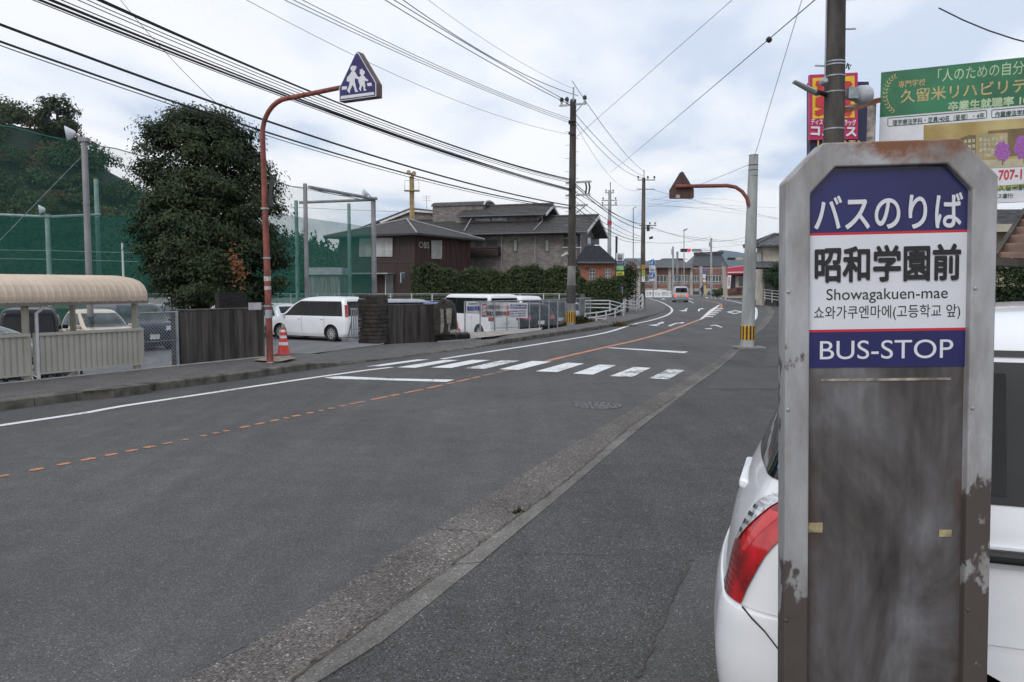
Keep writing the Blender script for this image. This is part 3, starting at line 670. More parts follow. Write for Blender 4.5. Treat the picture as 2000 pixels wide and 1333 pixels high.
def car(name, label, cat_, loc, rz, L, W, H, pm, style, group=None, wr=0.30, plate=M_plate, tint=M_glass, spokes=10, brake=False):
    root = thing(name, label, cat_, loc, rz, group); hw = W / 2; xr, xf = -L / 2, L / 2; g = 0.19
    if style == 'minivan':      # tall one-box with a short nose
        lv = [(g, xr + .10, xf - .22, hw * .92, .22, .32, .02, .05), (g + .14, xr + .02, xf - .06, hw * .985, .20, .38, .03, .07), (.62, xr, xf, hw, .18, .42, .03, .09), (.82, xr + .01, xf - .05, hw, .17, .42, .03, .09),
              (.98, xr + .03, xf - .35, hw * .985, .16, .42, .03, .10), (1.07, xr + .05, xf - .88, hw * .965, .15, .40, .03, .10), (1.45, xr + .12, xf - 1.42, hw * .90, .15, .34, .03, .09), (H - .20, xr + .18, xf - 1.80, hw * .85, .16, .30, .03, .08),
              (H - .06, xr + .26, xf - 2.2, hw * .77, .20, .30, .03, .06), (H, xr + .60, xf - 2.75, hw * .55, .22, .25, .02, .04)]
        belt, top = 1.04, H - .19; wx = (xr + .85, xf - .95)
    elif style == 'wagon':      # boxy kei wagon, upright tail, short bonnet
        lv = [(g, xr + .07, xf - .14, hw * .93, .16, .26, .02, .04), (g + .13, xr + .01, xf - .03, hw * .985, .15, .30, .02, .05), (.62, xr, xf, hw, .13, .32, .02, .06), (.86, xr + .01, xf - .04, hw, .13, .33, .02, .06),
              (.98, xr + .02, xf - .24, hw * .985, .13, .34, .02, .06), (1.04, xr + .03, xf - .58, hw * .97, .13, .32, .02, .06), (1.36, xr + .07, xf - .98, hw * .92, .13, .28, .02, .05), (H - .15, xr + .10, xf - 1.22, hw * .87, .14, .24, .02, .05),
              (H - .05, xr + .18, xf - 1.45, hw * .80, .17, .25, .02, .04), (H, xr + .45, xf - 1.8, hw * .6, .2, .22, .02, .03)]
        belt, top = 1.01, H - .15; wx = (xr + .52, xf - .62)
    elif style == 'box':        # cab-over box van
        lv = [(g + .05, xr + .05, xf - .10, hw * .94, .12, .20, .01, .03), (g + .18, xr, xf - .01, hw * .99, .11, .24, .01, .04), (.70, xr, xf, hw, .10, .26, .01, .05), (.98, xr + .01, xf - .08, hw, .10, .27, .01, .05),
              (1.12, xr + .02, xf - .28, hw * .985, .10, .27, .01, .05), (1.5, xr + .05, xf - .62, hw * .94, .11, .24, .01, .05), (H - .15, xr + .07, xf - .86, hw * .90, .12, .22, .01, .04), (H - .04, xr + .14, xf - 1.05, hw * .83, .15, .2, .01, .03), (H, xr + .4, xf - 1.4, hw * .62, .2, .2, .01, .02)]
        belt, top = 1.08, H - .16; wx = (xr + .75, xf - .80)
    else:                       # hatch: rounded, sloping tail
        lv = [(g, xr + .12, xf - .20, hw * .92, .26, .34, .03, .05), (g + .13, xr + .03, xf - .05, hw * .98, .25, .40, .04, .07), (.58, xr, xf, hw, .24, .44, .04, .08), (.78, xr + .02, xf - .05, hw * .995, .23, .44, .04, .08),
              (.90, xr + .05, xf - .34, hw * .98, .22, .44, .04, .09), (.98, xr + .09, xf - .86, hw * .955, .20, .40, .04, .09), (1.20, xr + .22, xf - 1.22, hw * .90, .19, .34, .04, .08), (H - .15, xr + .37, xf - 1.58, hw * .82, .20, .30, .04, .07),
              (H - .05, xr + .50, xf - 1.85, hw * .74, .22, .28, .03, .05), (H, xr + .85, xf - 2.3, hw * .52, .22, .24, .02, .03)]
        belt, top = .95, H - .14; wx = (xr + .62, xf - .78)
    h = Hull(lv)
    body = h.mesh().build('body', pm, root, smooth=True, local=True)
    cutm = MB()
    for x in wx:
        for s in (-1, 1): cutm.cyl((x, s * (hw - .26), wr), (x, s * (hw + .2), wr), wr + .065, n=26)
    cm = cutm.mesh('cut'); cm.materials.append(M_well); co = bpy.data.objects.new('cut', cm); COL.objects.link(co); co.parent = root
    bo = body.modifiers.new('arches', 'BOOLEAN'); bo.object = co; bo.operation = 'DIFFERENCE'; bo.solver = 'EXACT'
    try: bo.material_mode = 'TRANSFER'
    except Exception: pass
    dg = bpy.context.evaluated_depsgraph_get(); dg.update()
    me = bpy.data.meshes.new_from_object(body.evaluated_get(dg)); body.modifiers.clear(); body.data = me; bpy.data.objects.remove(co)
    me.name = 'body'
    for x in wx:
        for s in (-1, 1): wheel(root, x, s * (hw - .115), wr, .19, spokes)
    MB().box((0, 0, g + .02), (L * .9, W * .8, .12)).build('underbody', M_blackp, root, local=True)
    tb, tt = h.tz(belt), h.tz(top)
    zr, xr_t, xf_t, hwt, rrt, rft, _, _ = h.at(tt); zb_, xr_b, xf_b, hwb, rrb, rfb, _, _ = h.at(tb)
    across(h, tb + .05, tt, 5.0, 3.45, .006).build('windscreen', tint if tint is not M_glass else M_glass2, root, smooth=True, local=True)
    hi_b = 1.05 if style in ('minivan', 'box') else 1.0
    across(h, h.tz(max(belt, hi_b)), tt - .05, 0.0, 1.15, .006).build('rear_window', M_glass, root, smooth=True, local=True)
    for s in (1, -1):
        cuts_b = [xr_b + rrb * .8 + .06, xr_b + (xf_b - xr_b) * .30, xr_b + (xf_b - xr_b) * .62, xf_b - rfb * .75]
        cuts_t = [xr_t + rrt * .8 + .06, xr_t + (xf_t - xr_t) * .33, xr_t + (xf_t - xr_t) * .70, xf_t - rft * .55]
        h.patch(tb + .005, tt - .03, lambda f: h.ux(tb + .005 + (tt - .035 - tb) * f, cuts_b[0] + (cuts_t[0] - cuts_b[0]) * f), lambda f: h.ux(tb + .005 + (tt - .035 - tb) * f, cuts_b[3] + (cuts_t[3] - cuts_b[3]) * f), .003, 8, 8, s).build('window_surround', M_blackp, root, smooth=True, local=True)
        for k in range(3):
            a, b = cuts_b[k] + .03, cuts_b[k + 1] - .03; c, d = cuts_t[k] + .03, cuts_t[k + 1] - .03
            if d - c < .05: d = c + .05
            h.patch(tb + .02, tt - .04, lambda f, a=a, c=c: h.ux(tb + .02 + (tt - .06 - tb) * f, a + (c - a) * f), lambda f, b=b, d=d: h.ux(tb + .02 + (tt - .06 - tb) * f, b + (d - b) * f), .006, 6, 5, s).build('side_window', M_glass if k < 2 else tint, root, smooth=True, local=True)
        # door seams and handles
        for k in (1, 2):
            xx = cuts_b[k]
            MB().grid([[h.pt(t, h.ux(t, xx + dx), .003, s) for dx in (-.006, .006)] for t in np.linspace(h.tz(.32), tb, 8)]).build('door_seam', M_blackp, root, local=True)
            p = h.pt(h.tz(belt - .12), h.ux(h.tz(belt - .12), xx + (.14 if k == 1 else .16)), .02, s)
            MB().box(p, (.17, .03, .03)).build('door_handle', pm if style != 'hatch' else M_blackp, root, local=True, bevel=.008)
        p = h.pt(tb + .15, h.ux(tb + .15, cuts_b[3] - .10), .10, s)
        mir = MB().box(p, (.10, .17, .13)).build('wing_mirror', pm, root, local=True, bevel=.03)
        # lamps wrap the corners
        z0, z1 = (.80, 1.42) if style in ('minivan', 'wagon', 'box') else (.76, .94)
        if style == 'minivan': z0, z1 = 1.02, 1.50
        if style == 'wagon': z0, z1 = .60, .86
        h.patch(h.tz(z0), h.tz(z1), 1.0 if style == 'minivan' else .80, 1.62 if style == 'minivan' else 1.75, .012, 6, 6, s).build('tail_lamp', M_red if not brake else MATS['brake_lamp_lit'], root, smooth=True, local=True)
        zh = belt - .20 if style != 'hatch' else .72
        h.patch(h.tz(zh - .10), h.tz(zh + .05), lambda f: 3.25 - .1 * f, lambda f: 4.25 - .1 * f, .010, 4, 6, s).build('headlamp', M_lens, root, smooth=True, local=True)
    across(h, h.tz(.28), h.tz(.44), 5.0, 4.2, .008).build('lower_grille', M_blackp, root, smooth=True, local=True)
    across(h, h.tz(.60), h.tz(.66), 5.0, 4.35, .008).build('grille', M_blackp, root, smooth=True, local=True)
    zp = .74 if style in ('wagon', 'box', 'minivan') else .62
    pr = h.pt(h.tz(zp), 0, .02); MB().box((pr.x, 0, zp), (.015, .33, .165)).build('number_plate', plate, root, local=True)
    pf = h.pt(h.tz(.50), 5, .02); MB().box((pf.x, 0, .50), (.015, .33, .165)).build('number_plate', plate, root, local=True)
    MB().grid([[h.pt(t, u, .004, sd_) for u, sd_ in [(1.0, 1), (.5, 1), (0, 1), (.5, -1), (1.0, -1)]] for t in (h.tz(.50), h.tz(.515))]).build('bumper_seam', M_blackp, root, local=True)
    return root, h
mat('brake_lamp_lit', (0.9, 0.10, 0.07), 0.3, emit=0.9)
P_white = carpaint('white_car_paint', (0.78, 0.79, 0.81)); P_black = carpaint('black_car_paint', (0.012, 0.012, 0.016)); P_navy = carpaint('navy_car_paint', (0.020, 0.022, 0.045))
P_beige = carpaint('beige_car_paint', (0.60, 0.50, 0.38)); P_grey = carpaint('grey_car_paint', (0.20, 0.21, 0.25), .3); P_silver = carpaint('silver_car_paint', (0.42, 0.43, 0.47), .5); P_blue = carpaint('blue_car_paint', (0.02, 0.07, 0.22)); P_dgrey = carpaint('dark_grey_car_paint', (0.05, 0.055, 0.07), .3)
GC = 'cars parked in the sunken lot'
def lotp(px, py): p = G(px, py, LOTZ); return (p.x, p.y, LOTZ)
def face(a, b): return math.atan2(b[1] - a[1], b[0] - a[0])
# the white minivan: nose to the left and nearer, tail behind the gate pillar
rw = Vector(lotp(649.5, 667.5)); wb = 2.89
van_rz = R(150)
# its left side faces us; rear left wheel stands at rw
d = Vector((math.cos(van_rz), math.sin(van_rz), 0)); nL = Vector((-d.y, d.x, 0))
cen = rw - nL * 0.75 + d * (4.69 / 2 - .85)
car('minivan', 'white minivan with dark tinted windows parked inside the school gate', 'minivan', (cen.x, cen.y, LOTZ), van_rz, 4.69, 1.70, 1.84, P_white, 'minivan', GC, wr=.325)
def lc(nm, lab, ct, px, Y, head, L, W, H, pm, st, **k):
    """Cars whose wheels are hidden: on the lot surface at the depth given by their size in the picture."""
    p = A(px, 600, Y); return car(nm, lab, ct, (p.x, p.y, LOTZ), R(head), L, W, H, pm, st, GC, **k)
lc('kei_wagon', 'black boxy kei wagon with red tail lamp seen over the bicycle shelter wall', 'car', 62, 23.4, 118, 3.4, 1.48, 1.66, P_black, 'wagon')
lc('kei_hatch', 'beige small hatchback with round headlamps facing the street', 'car', 192, 26.2, -45, 3.4, 1.48, 1.52, P_beige, 'hatch', plate=M_platey)
lc('parked_suv', 'dark navy crossover facing the chain link fence by the dark wall', 'car', 256, 29.3, -45, 4.2, 1.7, 1.66, P_navy, 'wagon', wr=.33)
lc('parked_saloon', 'dark grey hatchback with a sloping windscreen behind the navy crossover', 'car', 330, 34, -45, 4.0, 1.69, 1.50, P_dgrey, 'hatch')
lc('parked_hatch', 'grey hatchback at the left edge in front of the black wagon', 'car', -22, 18.2, 20, 3.4, 1.5, 1.5, P_grey, 'hatch')
lc('parked_hatch', 'light coloured car half hidden behind the dark wall and tree trunk', 'car', 425, 31, -45, 3.9, 1.69, 1.5, P_silver, 'hatch')
lc('parked_hatch', 'white hatchback whose roof shows beyond the nose of the white minivan', 'car', 512, 37, 150, 4.0, 1.69, 1.5, P_white, 'hatch')
lc('parked_van', 'pale box van beyond the dark gate wall left of the stone monument', 'van', 800, 41, 20, 3.4, 1.48, 1.62, P_silver, 'box')
lc('parked_hatch', 'blue small car between the stone monument and the white parked van', 'car', 872, 40, 60, 3.4, 1.48, 1.52, P_blue, 'hatch')
lc('parked_van', 'white van parked behind the blue and white car park notice', 'van', 928, 35.5, 128, 4.4, 1.69, 1.93, P_white, 'box')
lc('parked_van', 'white minivan parked behind the long red and white banner', 'minivan', 985, 39.5, 130, 4.5, 1.69, 1.82, P_white, 'minivan')
lc('parked_hatch', 'black hatchback behind the right end of the long banner', 'car', 1016, 38, 118, 3.9, 1.69, 1.5, P_black, 'hatch')
lc('parked_suv', 'black car with red tail lamp behind the wire mesh fence', 'car', 1056, 41.5, 118, 3.9, 1.69, 1.55, P_black, 'hatch')
lc('parked_hatch', 'silver hatchback near the foot of the main utility pole', 'car', 1084, 43, 118, 3.7, 1.66, 1.48, P_silver, 'hatch')
# grey kei van driving away at the bend
p = G(1325, 591)
car('kei_van', 'silver grey kei wagon braking in the left lane at the bend', 'car', (p.x + .5, p.y + 1.7, 0.0), math.atan2(1, .12), 3.4, 1.48, 1.66, P_silver, 'wagon', plate=M_platey, brake=True)
# ================================================================== NEAR RIGHT: bus stop sign and the white car behind it
M_steel = None
def steelmat():
    m = bpy.data.materials.new('weathered_painted_steel'); m.use_nodes = True; MATS[m.name] = m
    n = m.node_tree.nodes; l = m.node_tree.links.new; b = n['Principled BSDF']; b.inputs['Metallic'].default_value = 0.25
    t = n.new('ShaderNodeTexCoord')
    def ns(sc, d=6, ro=0.6, st=(1, 1, 1), loc=(0, 0, 0)):
        mp = n.new('ShaderNodeMapping'); mp.inputs['Scale'].default_value = st; mp.inputs['Location'].default_value = loc; l(t.outputs['Object'], mp.inputs[0])
        q = n.new('ShaderNodeTexNoise'); q.inputs['Scale'].default_value = sc; q.inputs['Detail'].default_value = d; q.inputs['Roughness'].default_value = ro; l(mp.outputs[0], q.inputs['Vector']); return q.outputs['Fac']
    def mr(s, a, bb, c=0, d=1):
        q = n.new('ShaderNodeMapRange'); q.inputs['From Min'].default_value = a; q.inputs['From Max'].default_value = bb; q.inputs['To Min'].default_value = c; q.inputs['To Max'].default_value = d; l(s, q.inputs['Value']); return q.outputs[0]
    def mx(f, a, bb):
        q = n.new('ShaderNodeMix'); q.data_type = 'RGBA'; l(f, q.inputs['Factor'])
        for s_, v in (('A', a), ('B', bb)):
            if isinstance(v, tuple): q.inputs[s_].default_value = (*v, 1)
            else: l(v, q.inputs[s_])
        return q.outputs['Result']
    base = mx(mr(ns(6, 7, .65, (1, 1, .35)), .35, .65), (0.25, 0.245, 0.245), (0.43, 0.43, 0.445))
    smear = mx(mr(ns(7, 6, .6, (1, 1, .3), (3, 1, 2)), .47, .66), base, (0.175, 0.155, 0.135))
    # bare primer patches with hard ragged edges, mostly low down
    sp = n.new('ShaderNodeSeparateXYZ'); l(t.outputs['Object'], sp.inputs[0])
    low = mr(sp.outputs['Z'], 1.45, 0.95, -0.13, 0.10)
    ad = n.new('ShaderNodeMath'); ad.operation = 'ADD'; l(ns(4.2, 9, .62, (1.0, 1.0, .55), (1.3, 0, 5.2)), ad.inputs[0]); l(low, ad.inputs[1])
    prim = mx(mr(ad.outputs[0], .535, .55), smear, (0.085, 0.068, 0.062))
    hi = mr(sp.outputs['Z'], 1.84, 1.94, -0.18, 0.085)
    ad2 = n.new('ShaderNodeMath'); ad2.operation = 'ADD'; l(ns(9, 8, .7, (1, 1, 1), (7, 2, 1)), ad2.inputs[0]); l(hi, ad2.inputs[1])
    rust = mx(mr(ad2.outputs[0], .50, .66), prim, (0.20, 0.085, 0.042))
    l(rust, b.inputs['Base Color']); l(mr(ns(20), .3, .7, .45, .7), b.inputs['Roughness'])
    bp = n.new('ShaderNodeBump'); bp.inputs['Strength'].default_value = 0.15; bp.inputs['Distance'].default_value = 0.004; l(ns(60), bp.inputs['Height']); l(bp.outputs[0], b.inputs['Normal'])
    return m
def platemat():
    m = bpy.data.materials.new('stained_bare_steel_sheet'); m.use_nodes = True; MATS[m.name] = m
    n = m.node_tree.nodes; l = m.node_tree.links.new; b = n['Principled BSDF']; b.inputs['Metallic'].default_value = 0.35; b.inputs['Roughness'].default_value = 0.45
    t = n.new('ShaderNodeTexCoord')
    def ns(sc, st=(1, 1, 1), loc=(0, 0, 0), d=7, ro=.62, di=0.0):
        mp = n.new('ShaderNodeMapping'); mp.inputs['Scale'].default_value = st; mp.inputs['Location'].default_value = loc; l(t.outputs['Object'], mp.inputs[0])
        q = n.new('ShaderNodeTexNoise'); q.inputs['Scale'].default_value = sc; q.inputs['Detail'].default_value = d; q.inputs['Roughness'].default_value = ro; q.inputs['Distortion'].default_value = di; l(mp.outputs[0], q.inputs['Vector']); return q.outputs['Fac']
    def rampn(s, els):
        q = n.new('ShaderNodeValToRGB'); e = q.color_ramp.elements
        e[0].position, e[0].color = els[0][0], (*els[0][1], 1); e[1].position, e[1].color = els[-1][0], (*els[-1][1], 1)
        for p, c in els[1:-1]: k = e.new(p); k.color = (*c, 1)
        l(s, q.inputs[0]); return q.outputs[0]
    c1 = rampn(ns(5.5, (1, 1, .45), (0, 0, 3.3), 8, .6, .6), [(.33, (0.046, 0.039, 0.037)), (.45, (0.095, 0.085, 0.082)), (.55, (0.145, 0.137, 0.138)), (.68, (0.235, 0.232, 0.245))])
    c2 = rampn(ns(40, (1, 1, .08), (4, 0, 0)), [(.3, (0.8, 0.8, 0.8)), (.7, (1.12, 1.12, 1.12))])
    mm = n.new('ShaderNodeMix'); mm.data_type = 'RGBA'; mm.blend_type = 'MULTIPLY'; mm.inputs['Factor'].default_value = 1.0; l(c1, mm.inputs['A']); l(c2, mm.inputs['B'])
    # rust creeping in from both sides
    sp = n.new('ShaderNodeSeparateXYZ'); l(t.outputs['Object'], sp.inputs[0])
    ab = n.new('ShaderNodeMath'); ab.operation = 'ABSOLUTE'; l(sp.outputs['X'], ab.inputs[0])
    mr = n.new('ShaderNodeMapRange'); mr.inputs['From Min'].default_value = .10; mr.inputs['From Max'].default_value = .17; mr.inputs['To Min'].default_value = -.25; mr.inputs['To Max'].default_value = .14; l(ab.outputs[0], mr.inputs['Value'])
    ad = n.new('ShaderNodeMath'); ad.operation = 'ADD'; l(ns(8, (1, 1, .5), (9, 0, 1)), ad.inputs[0]); l(mr.outputs[0], ad.inputs[1])
    m2 = n.new('ShaderNodeMapRange'); m2.inputs['From Min'].default_value = .48; m2.inputs['From Max'].default_value = .7; l(ad.outputs[0], m2.inputs['Value'])
    mx = n.new('ShaderNodeMix'); mx.data_type = 'RGBA'; l(m2.outputs[0], mx.inputs['Factor']); l(mm.outputs['Result'], mx.inputs['A']); mx.inputs['B'].default_value = (0.085, 0.040, 0.026, 1)
    l(mx.outputs['Result'], b.inputs['Base Color'])
    r_ = n.new('ShaderNodeMapRange'); r_.inputs['To Min'].default_value = .3; r_.inputs['To Max'].default_value = .6; l(ns(12), r_.inputs['Value']); l(r_.outputs[0], b.inputs['Roughness'])
    return m
SY = 1.6475; kx = 1.62 / F
bs_x = (1735 - 1000) * kx + .036
bus = thing('bus_stop_sign', 'weathered steel bus stop sign with navy and white panel lettered BUS-STOP', 'bus stop sign', (bs_x, SY, 0.0))
bus.rotation_euler = (0, R(-1.1), R(-4))
M_st, M_pl = steelmat(), platemat()
def oct_(hw, top, cx, cz, bot): return [(-hw, bot), (hw, bot), (hw, top - cz), (hw - cx, top), (-(hw - cx), top), (-hw, top - cz)]
TOPZ = 1.65 + (560 - 279) * kx; HW = 199.5 * kx
out = oct_(HW, TOPZ, 70 * kx, 72 * kx, 0.0); inn = oct_(HW - 47 * kx, TOPZ - 47 * kx, 47 * kx, 50 * kx, 0.10)
fr = MB(); D = 0.055
n6 = 6
ov = [Vector((x, -D / 2, z)) for x, z in out]; iv = [Vector((x, -D / 2, z)) for x, z in inn]; iv2 = [Vector((x * .985, -D / 2 + .020, z)) for x, z in inn]
ob_ = [Vector((x, D / 2, z)) for x, z in out]; ib_ = [Vector((x, D / 2, z)) for x, z in inn]
fr.v = [tuple(p) for p in ov + iv + iv2 + ob_ + ib_]
for i in range(6):
    q = (i + 1) % 6
    fr.f += [(i, q, 6 + q, 6 + i), (6 + i, 6 + q, 12 + q, 12 + i), (i, 18 + i, 18 + q, q), (18 + i, 24 + i, 24 + q, 18 + q)]
fr.f += [(24, 25, 26, 27, 28, 29)]
fr.build('frame', M_st, bus, local=True, bevel=0.004)
inn2 = oct_(HW - 45 * kx, TOPZ - 45 * kx, 47 * kx, 50 * kx, 0.09)
MB().add([Vector((x, -D / 2 + .018, z)) for x, z in inn2], [tuple(range(6))]).build('back_plate', M_pl, bus, local=True)
M_navy = mat('navy_sign_film', (0.016, 0.016, 0.105), 0.35, var=0.10, scale=4); M_sw = mat('white_sign_film', (0.64, 0.65, 0.69), 0.4, var=0.04, scale=3); M_sr = mat('red_sign_film', (0.52, 0.02, 0.03), 0.4, var=.05); M_sk = mat('black_sign_film', (0.012, 0.012, 0.014), 0.4)
def zpx(y): return 1.65 + (560 - y) * kx
pw = 155.5 * kx; yb = -D / 2 + .0165
def pan(z0, z1, m, name, y=yb, w=pw): return MB().box((0, y, (z0 + z1) / 2), (2 * w, .0016, z1 - z0)).build(name, m, bus, local=True)
# navy head follows the cut corners of the frame
tz = zpx(330)
MB().prism([Vector((x, yb - .0008, z)) for x, z in ((-pw, zpx(452)), (pw, zpx(452)), (pw, zpx(379)), (pw - 36 * kx, tz), (-(pw - 36 * kx), tz), (-pw, zpx(379)))], (0, .0016, 0)).build('panel', M_navy, bus, local=True)
pan(zpx(457), zpx(452), M_sr, 'red_stripe'); pan(zpx(643), zpx(457), M_sw, 'panel'); pan(zpx(648), zpx(643), M_sr, 'red_stripe'); pan(zpx(719), zpx(648), M_navy, 'panel')
Xr, Zu = (1, 0, 0), (0, 0, 1); yt = yb - .0016
def bt(s, y, hpx, wpx, m, bold=0.0): return text(s, (0, yt, zpx(y)), Xr, Zu, m, bus, height=hpx * kx, width=wpx * kx, bold=bold, local=True, res=6)
bt('バスのりば', 414, 66, 280, M_sw, .018)
bt('昭和学園前', 514, 68, 276, M_sk, .030)
bt('Showagakuen-mae', 577, 29, 232, M_sk, .010)
bt('쇼와가쿠엔마에(고등학교 앞)', 611, 30, 280, M_sk, .008)
bt('BUS-STOP', 684, 37, 256, M_sw, .0)
# tape scraps left on the sheet
M_tape = mat('old_tape', (0.36, 0.30, 0.17), 0.7, var=0.3, scale=30)
for (x, y, w_, h_) in ((1590, 1044, 40, 20), (1850, 1055, 24, 14), (1730, 744, 250, 5)):
    MB().box(((x - 1730) * kx, -D / 2 + .0165, zpx(y)), (w_ * kx, .001, h_ * kx)).build('tape_scrap', M_tape if w_ < 100 else mat('pale_scratch', (0.33, 0.29, 0.24), .6, var=.3, scale=40), bus, local=True)
for (x, y) in ((1534, 800), (1887, 800), (1532, 1230), (1886, 1205), (1534, 566), (1888, 566)):
    MB().lathe(((x - 1728) * kx, -D / 2 - .001, zpx(y)), [(.004, 0), (.003, .002), (.0005, .003)], 10, axis=(0, -1, 0)).build('rivet', M_st, bus, local=True)
MB().box((0, 0, .03), (2 * HW + .16, .36, .06)).build('base_block', M_kerb, bus, local=True, bevel=.01)

# ---- white hatchback standing nose-in beside the bus stop
hrz = R(-20)
nc = thing('parked_hatchback', 'white small hatchback with black door handle behind the bus stop sign', 'car', (2.437, 2.46, 0.012), hrz)
NL = [(.20, -1.58, 1.50, .64, .18, .34, .02, .05), (.30, -1.665, 1.60, .705, .20, .38, .035, .07), (.46, -1.69, 1.66, .735, .20, .42, .04, .08), (.60, -1.685, 1.67, .738, .20, .43, .04, .08), (.655, -1.672, 1.66, .737, .195, .43, .04, .08),
      (.68, -1.655, 1.62, .737, .195, .43, .04, .08), (.85, -1.625, 1.40, .735, .19, .43, .04, .09), (.98, -1.575, .95, .722, .18, .40, .04, .09), (1.06, -1.535, .78, .708, .175, .38, .04, .09), (1.25, -1.455, .52, .667, .17, .34, .04, .08),
      (1.43, -1.365, .28, .628, .17, .30, .04, .07), (1.505, -1.27, .10, .585, .18, .28, .035, .05), (1.56, -1.00, -.20, .47, .2, .25, .02, .03), (1.585, -.72, -.45, .25, .1, .15, .0, .0)]
hh = Hull(NL); hh.k = 0.85
nb = hh.mesh(nt=90)
body = nb.build('body', P_white, nc, smooth=True, local=True)
cm_ = MB()
for x in (-1.08, 1.10):
    for s in (-1, 1): cm_.cyl((x, s * .47, .28), (x, s * .95, .28), .335, n=48)
cme = cm_.mesh('cut'); cme.materials.append(M_well); co = bpy.data.objects.new('cut', cme); COL.objects.link(co)
bo = body.modifiers.new('b', 'BOOLEAN'); bo.object = co; bo.solver = 'EXACT'
try: bo.material_mode = 'TRANSFER'
except Exception: pass
# keep the cutter in car space while it is evaluated
co.parent = nc
dg = bpy.context.evaluated_depsgraph_get(); dg.update()
me = bpy.data.meshes.new_from_object(body.evaluated_get(dg)); body.modifiers.clear(); body.data = me; bpy.data.objects.remove(co)
for x in (-1.08, 1.10):
    for s in (-1, 1): wheel(nc, x, s * .63, .28, .165, 9)
MB().box((0, 0, .22), (3.0, 1.2, .12)).build('underbody', M_blackp, nc, local=True)
tzn = hh.tz
across(hh, tzn(1.055), tzn(1.43), 0, 1.58, .004, 10, 12).build('rear_window', M_glass, nc, smooth=True, local=True)
across(hh, tzn(.99), tzn(1.42), 5, 3.5, .004, 10, 12).build('windscreen', M_glass2, nc, smooth=True, local=True)
for s in (1, -1):
    def side_uv(x0b, x0t, x1b, x1t, z0, z1, m, nm, off=.004):
        ta, tb_ = tzn(z0), tzn(z1)
        hh.patch(ta, tb_, lambda f: hh.ux(ta + (tb_ - ta) * f, x0b + (x0t - x0b) * f), lambda f: hh.ux(ta + (tb_ - ta) * f, x1b + (x1t - x1b) * f), off, 10, 8, s).build(nm, m, nc, smooth=True, local=True)
    side_uv(-1.30, -1.22, -.90, -.90, 1.05, 1.43, M_blackp, 'window_surround', .003)
    side_uv(-.90, -.90, .06, -.02, 1.05, 1.43, M_blackp, 'window_surround', .003)
    side_uv(.08, 0, .62, .12, 1.05, 1.40, M_blackp, 'window_surround', .003)
    side_uv(-1.24, -1.18, -.92, -.92, 1.075, 1.40, M_glass, 'side_window', .007)
    side_uv(-.86, -.86, .02, -.05, 1.075, 1.40, M_glass2, 'side_window', .007)
    side_uv(.11, .03, .54, .13, 1.075, 1.38, M_glass2, 'side_window', .007)
    side_uv(-1.22, -1.16, .10, .0, 1.445, 1.462, M_blackp, 'drip_rail', .006)
    side_uv(-1.24, -1.24, -1.235, -1.235, .66, .70, M_blackp, 'fuel_flap_seam', .003)
    # tail lamp: clear upper lens leaning along the tailgate, red body sweeping round the corner
    ta, tb_ = tzn(.675), tzn(1.085)
    hh.patch(ta, tb_, lambda f: .92 + .66 * f if f < .5 else 1.25 + 1.1 * (f - .5), lambda f: float(np.interp(f, (0, .1, .39, .57, 1), (1.50, 1.52, 1.72, 1.87, 2.02))), .008, 16, 12, s).build('tail_lamp', M_red, nc, smooth=True, local=True)
    tc0 = tzn(.855)
    hh.patch(tc0, tb_, lambda f: 1.20 + .58 * f - .16 * math.sin(f * math.pi), lambda f: 1.24 + .60 * f, .013, 14, 8, s).build('reversing_lens', M_lens, nc, smooth=True, local=True)
    for k in range(9):          # ribbed optics behind the clear lens, fine rulings in the red one
        fa = .08 + k * .10; za = tc0 + (tb_ - tc0) * fa; zc = tc0 + (tb_ - tc0) * (fa + .045)
        hh.patch(za, zc, 1.215 + .58 * fa - .16 * math.sin(fa * math.pi), 1.235 + .60 * fa, .0145, 2, 4, s).build('lens_rib', M_chrome, nc, local=True)
    for k in range(6):
        za = ta + (tb_ - ta) * (.06 + k * .035); hh.patch(za, za + (tb_ - ta) * .010, 1.02 + .02 * k, 1.34, .009, 1, 6, s).build('lamp_ruling', mat('dark_red_ruling', (0.20, 0.004, 0.006), .15, coat=1.0), nc, local=True)
    hh.patch(ta + (tb_ - ta) * .30, ta + (tb_ - ta) * .62, lambda f: 1.36 + .16 * f, lambda f: 1.42 + .26 * f, .009, 6, 4, s).build('lamp_reflector', mat('bright_red_reflector', (0.62, 0.03, 0.03), .1, coat=1.0), nc, smooth=True, local=True)
    hp = hh.pt(tzn(.92), hh.ux(tzn(.92), -.90), .022, s)
    MB().box(hp, (.20, .035, .035)).build('door_handle', M_blackp, nc, local=True, bevel=.012)
    hp2 = hh.pt(tzn(.915), hh.ux(tzn(.915), -.88), .004, s)
    MB().box(hp2, (.26, .010, .065)).build('handle_recess', P_white, nc, local=True, bevel=.006)
    for xx in (-1.02, .05):
        MB().grid([[hh.pt(t, hh.ux(t, xx + dx), .0025, s) for dx in (-.004, .004)] for t in np.linspace(tzn(.32), tzn(1.0), 10)]).build('door_seam', M_blackp, nc, local=True)
    MB().grid([[hh.pt(tzn(.672), u, dz_, s) for u in np.linspace(1.0, 2.30, 14)] for dz_ in (.002, .0035)]).build('bumper_seam', M_blackp, nc, local=True)
    # bumper seam runs down and forward from the lamp to the wheel arch
    seam = [(1.52, .668), (1.70, .648), (1.85, .62), (2.0, .57), (2.05, .535), (2.10, .50)]
    MB().grid([[hh.pt(tzn(z + dz_), u, .003, s) for (u, z) in seam] for dz_ in (-.003, .003)]).build('bumper_seam', M_blackp, nc, local=True)
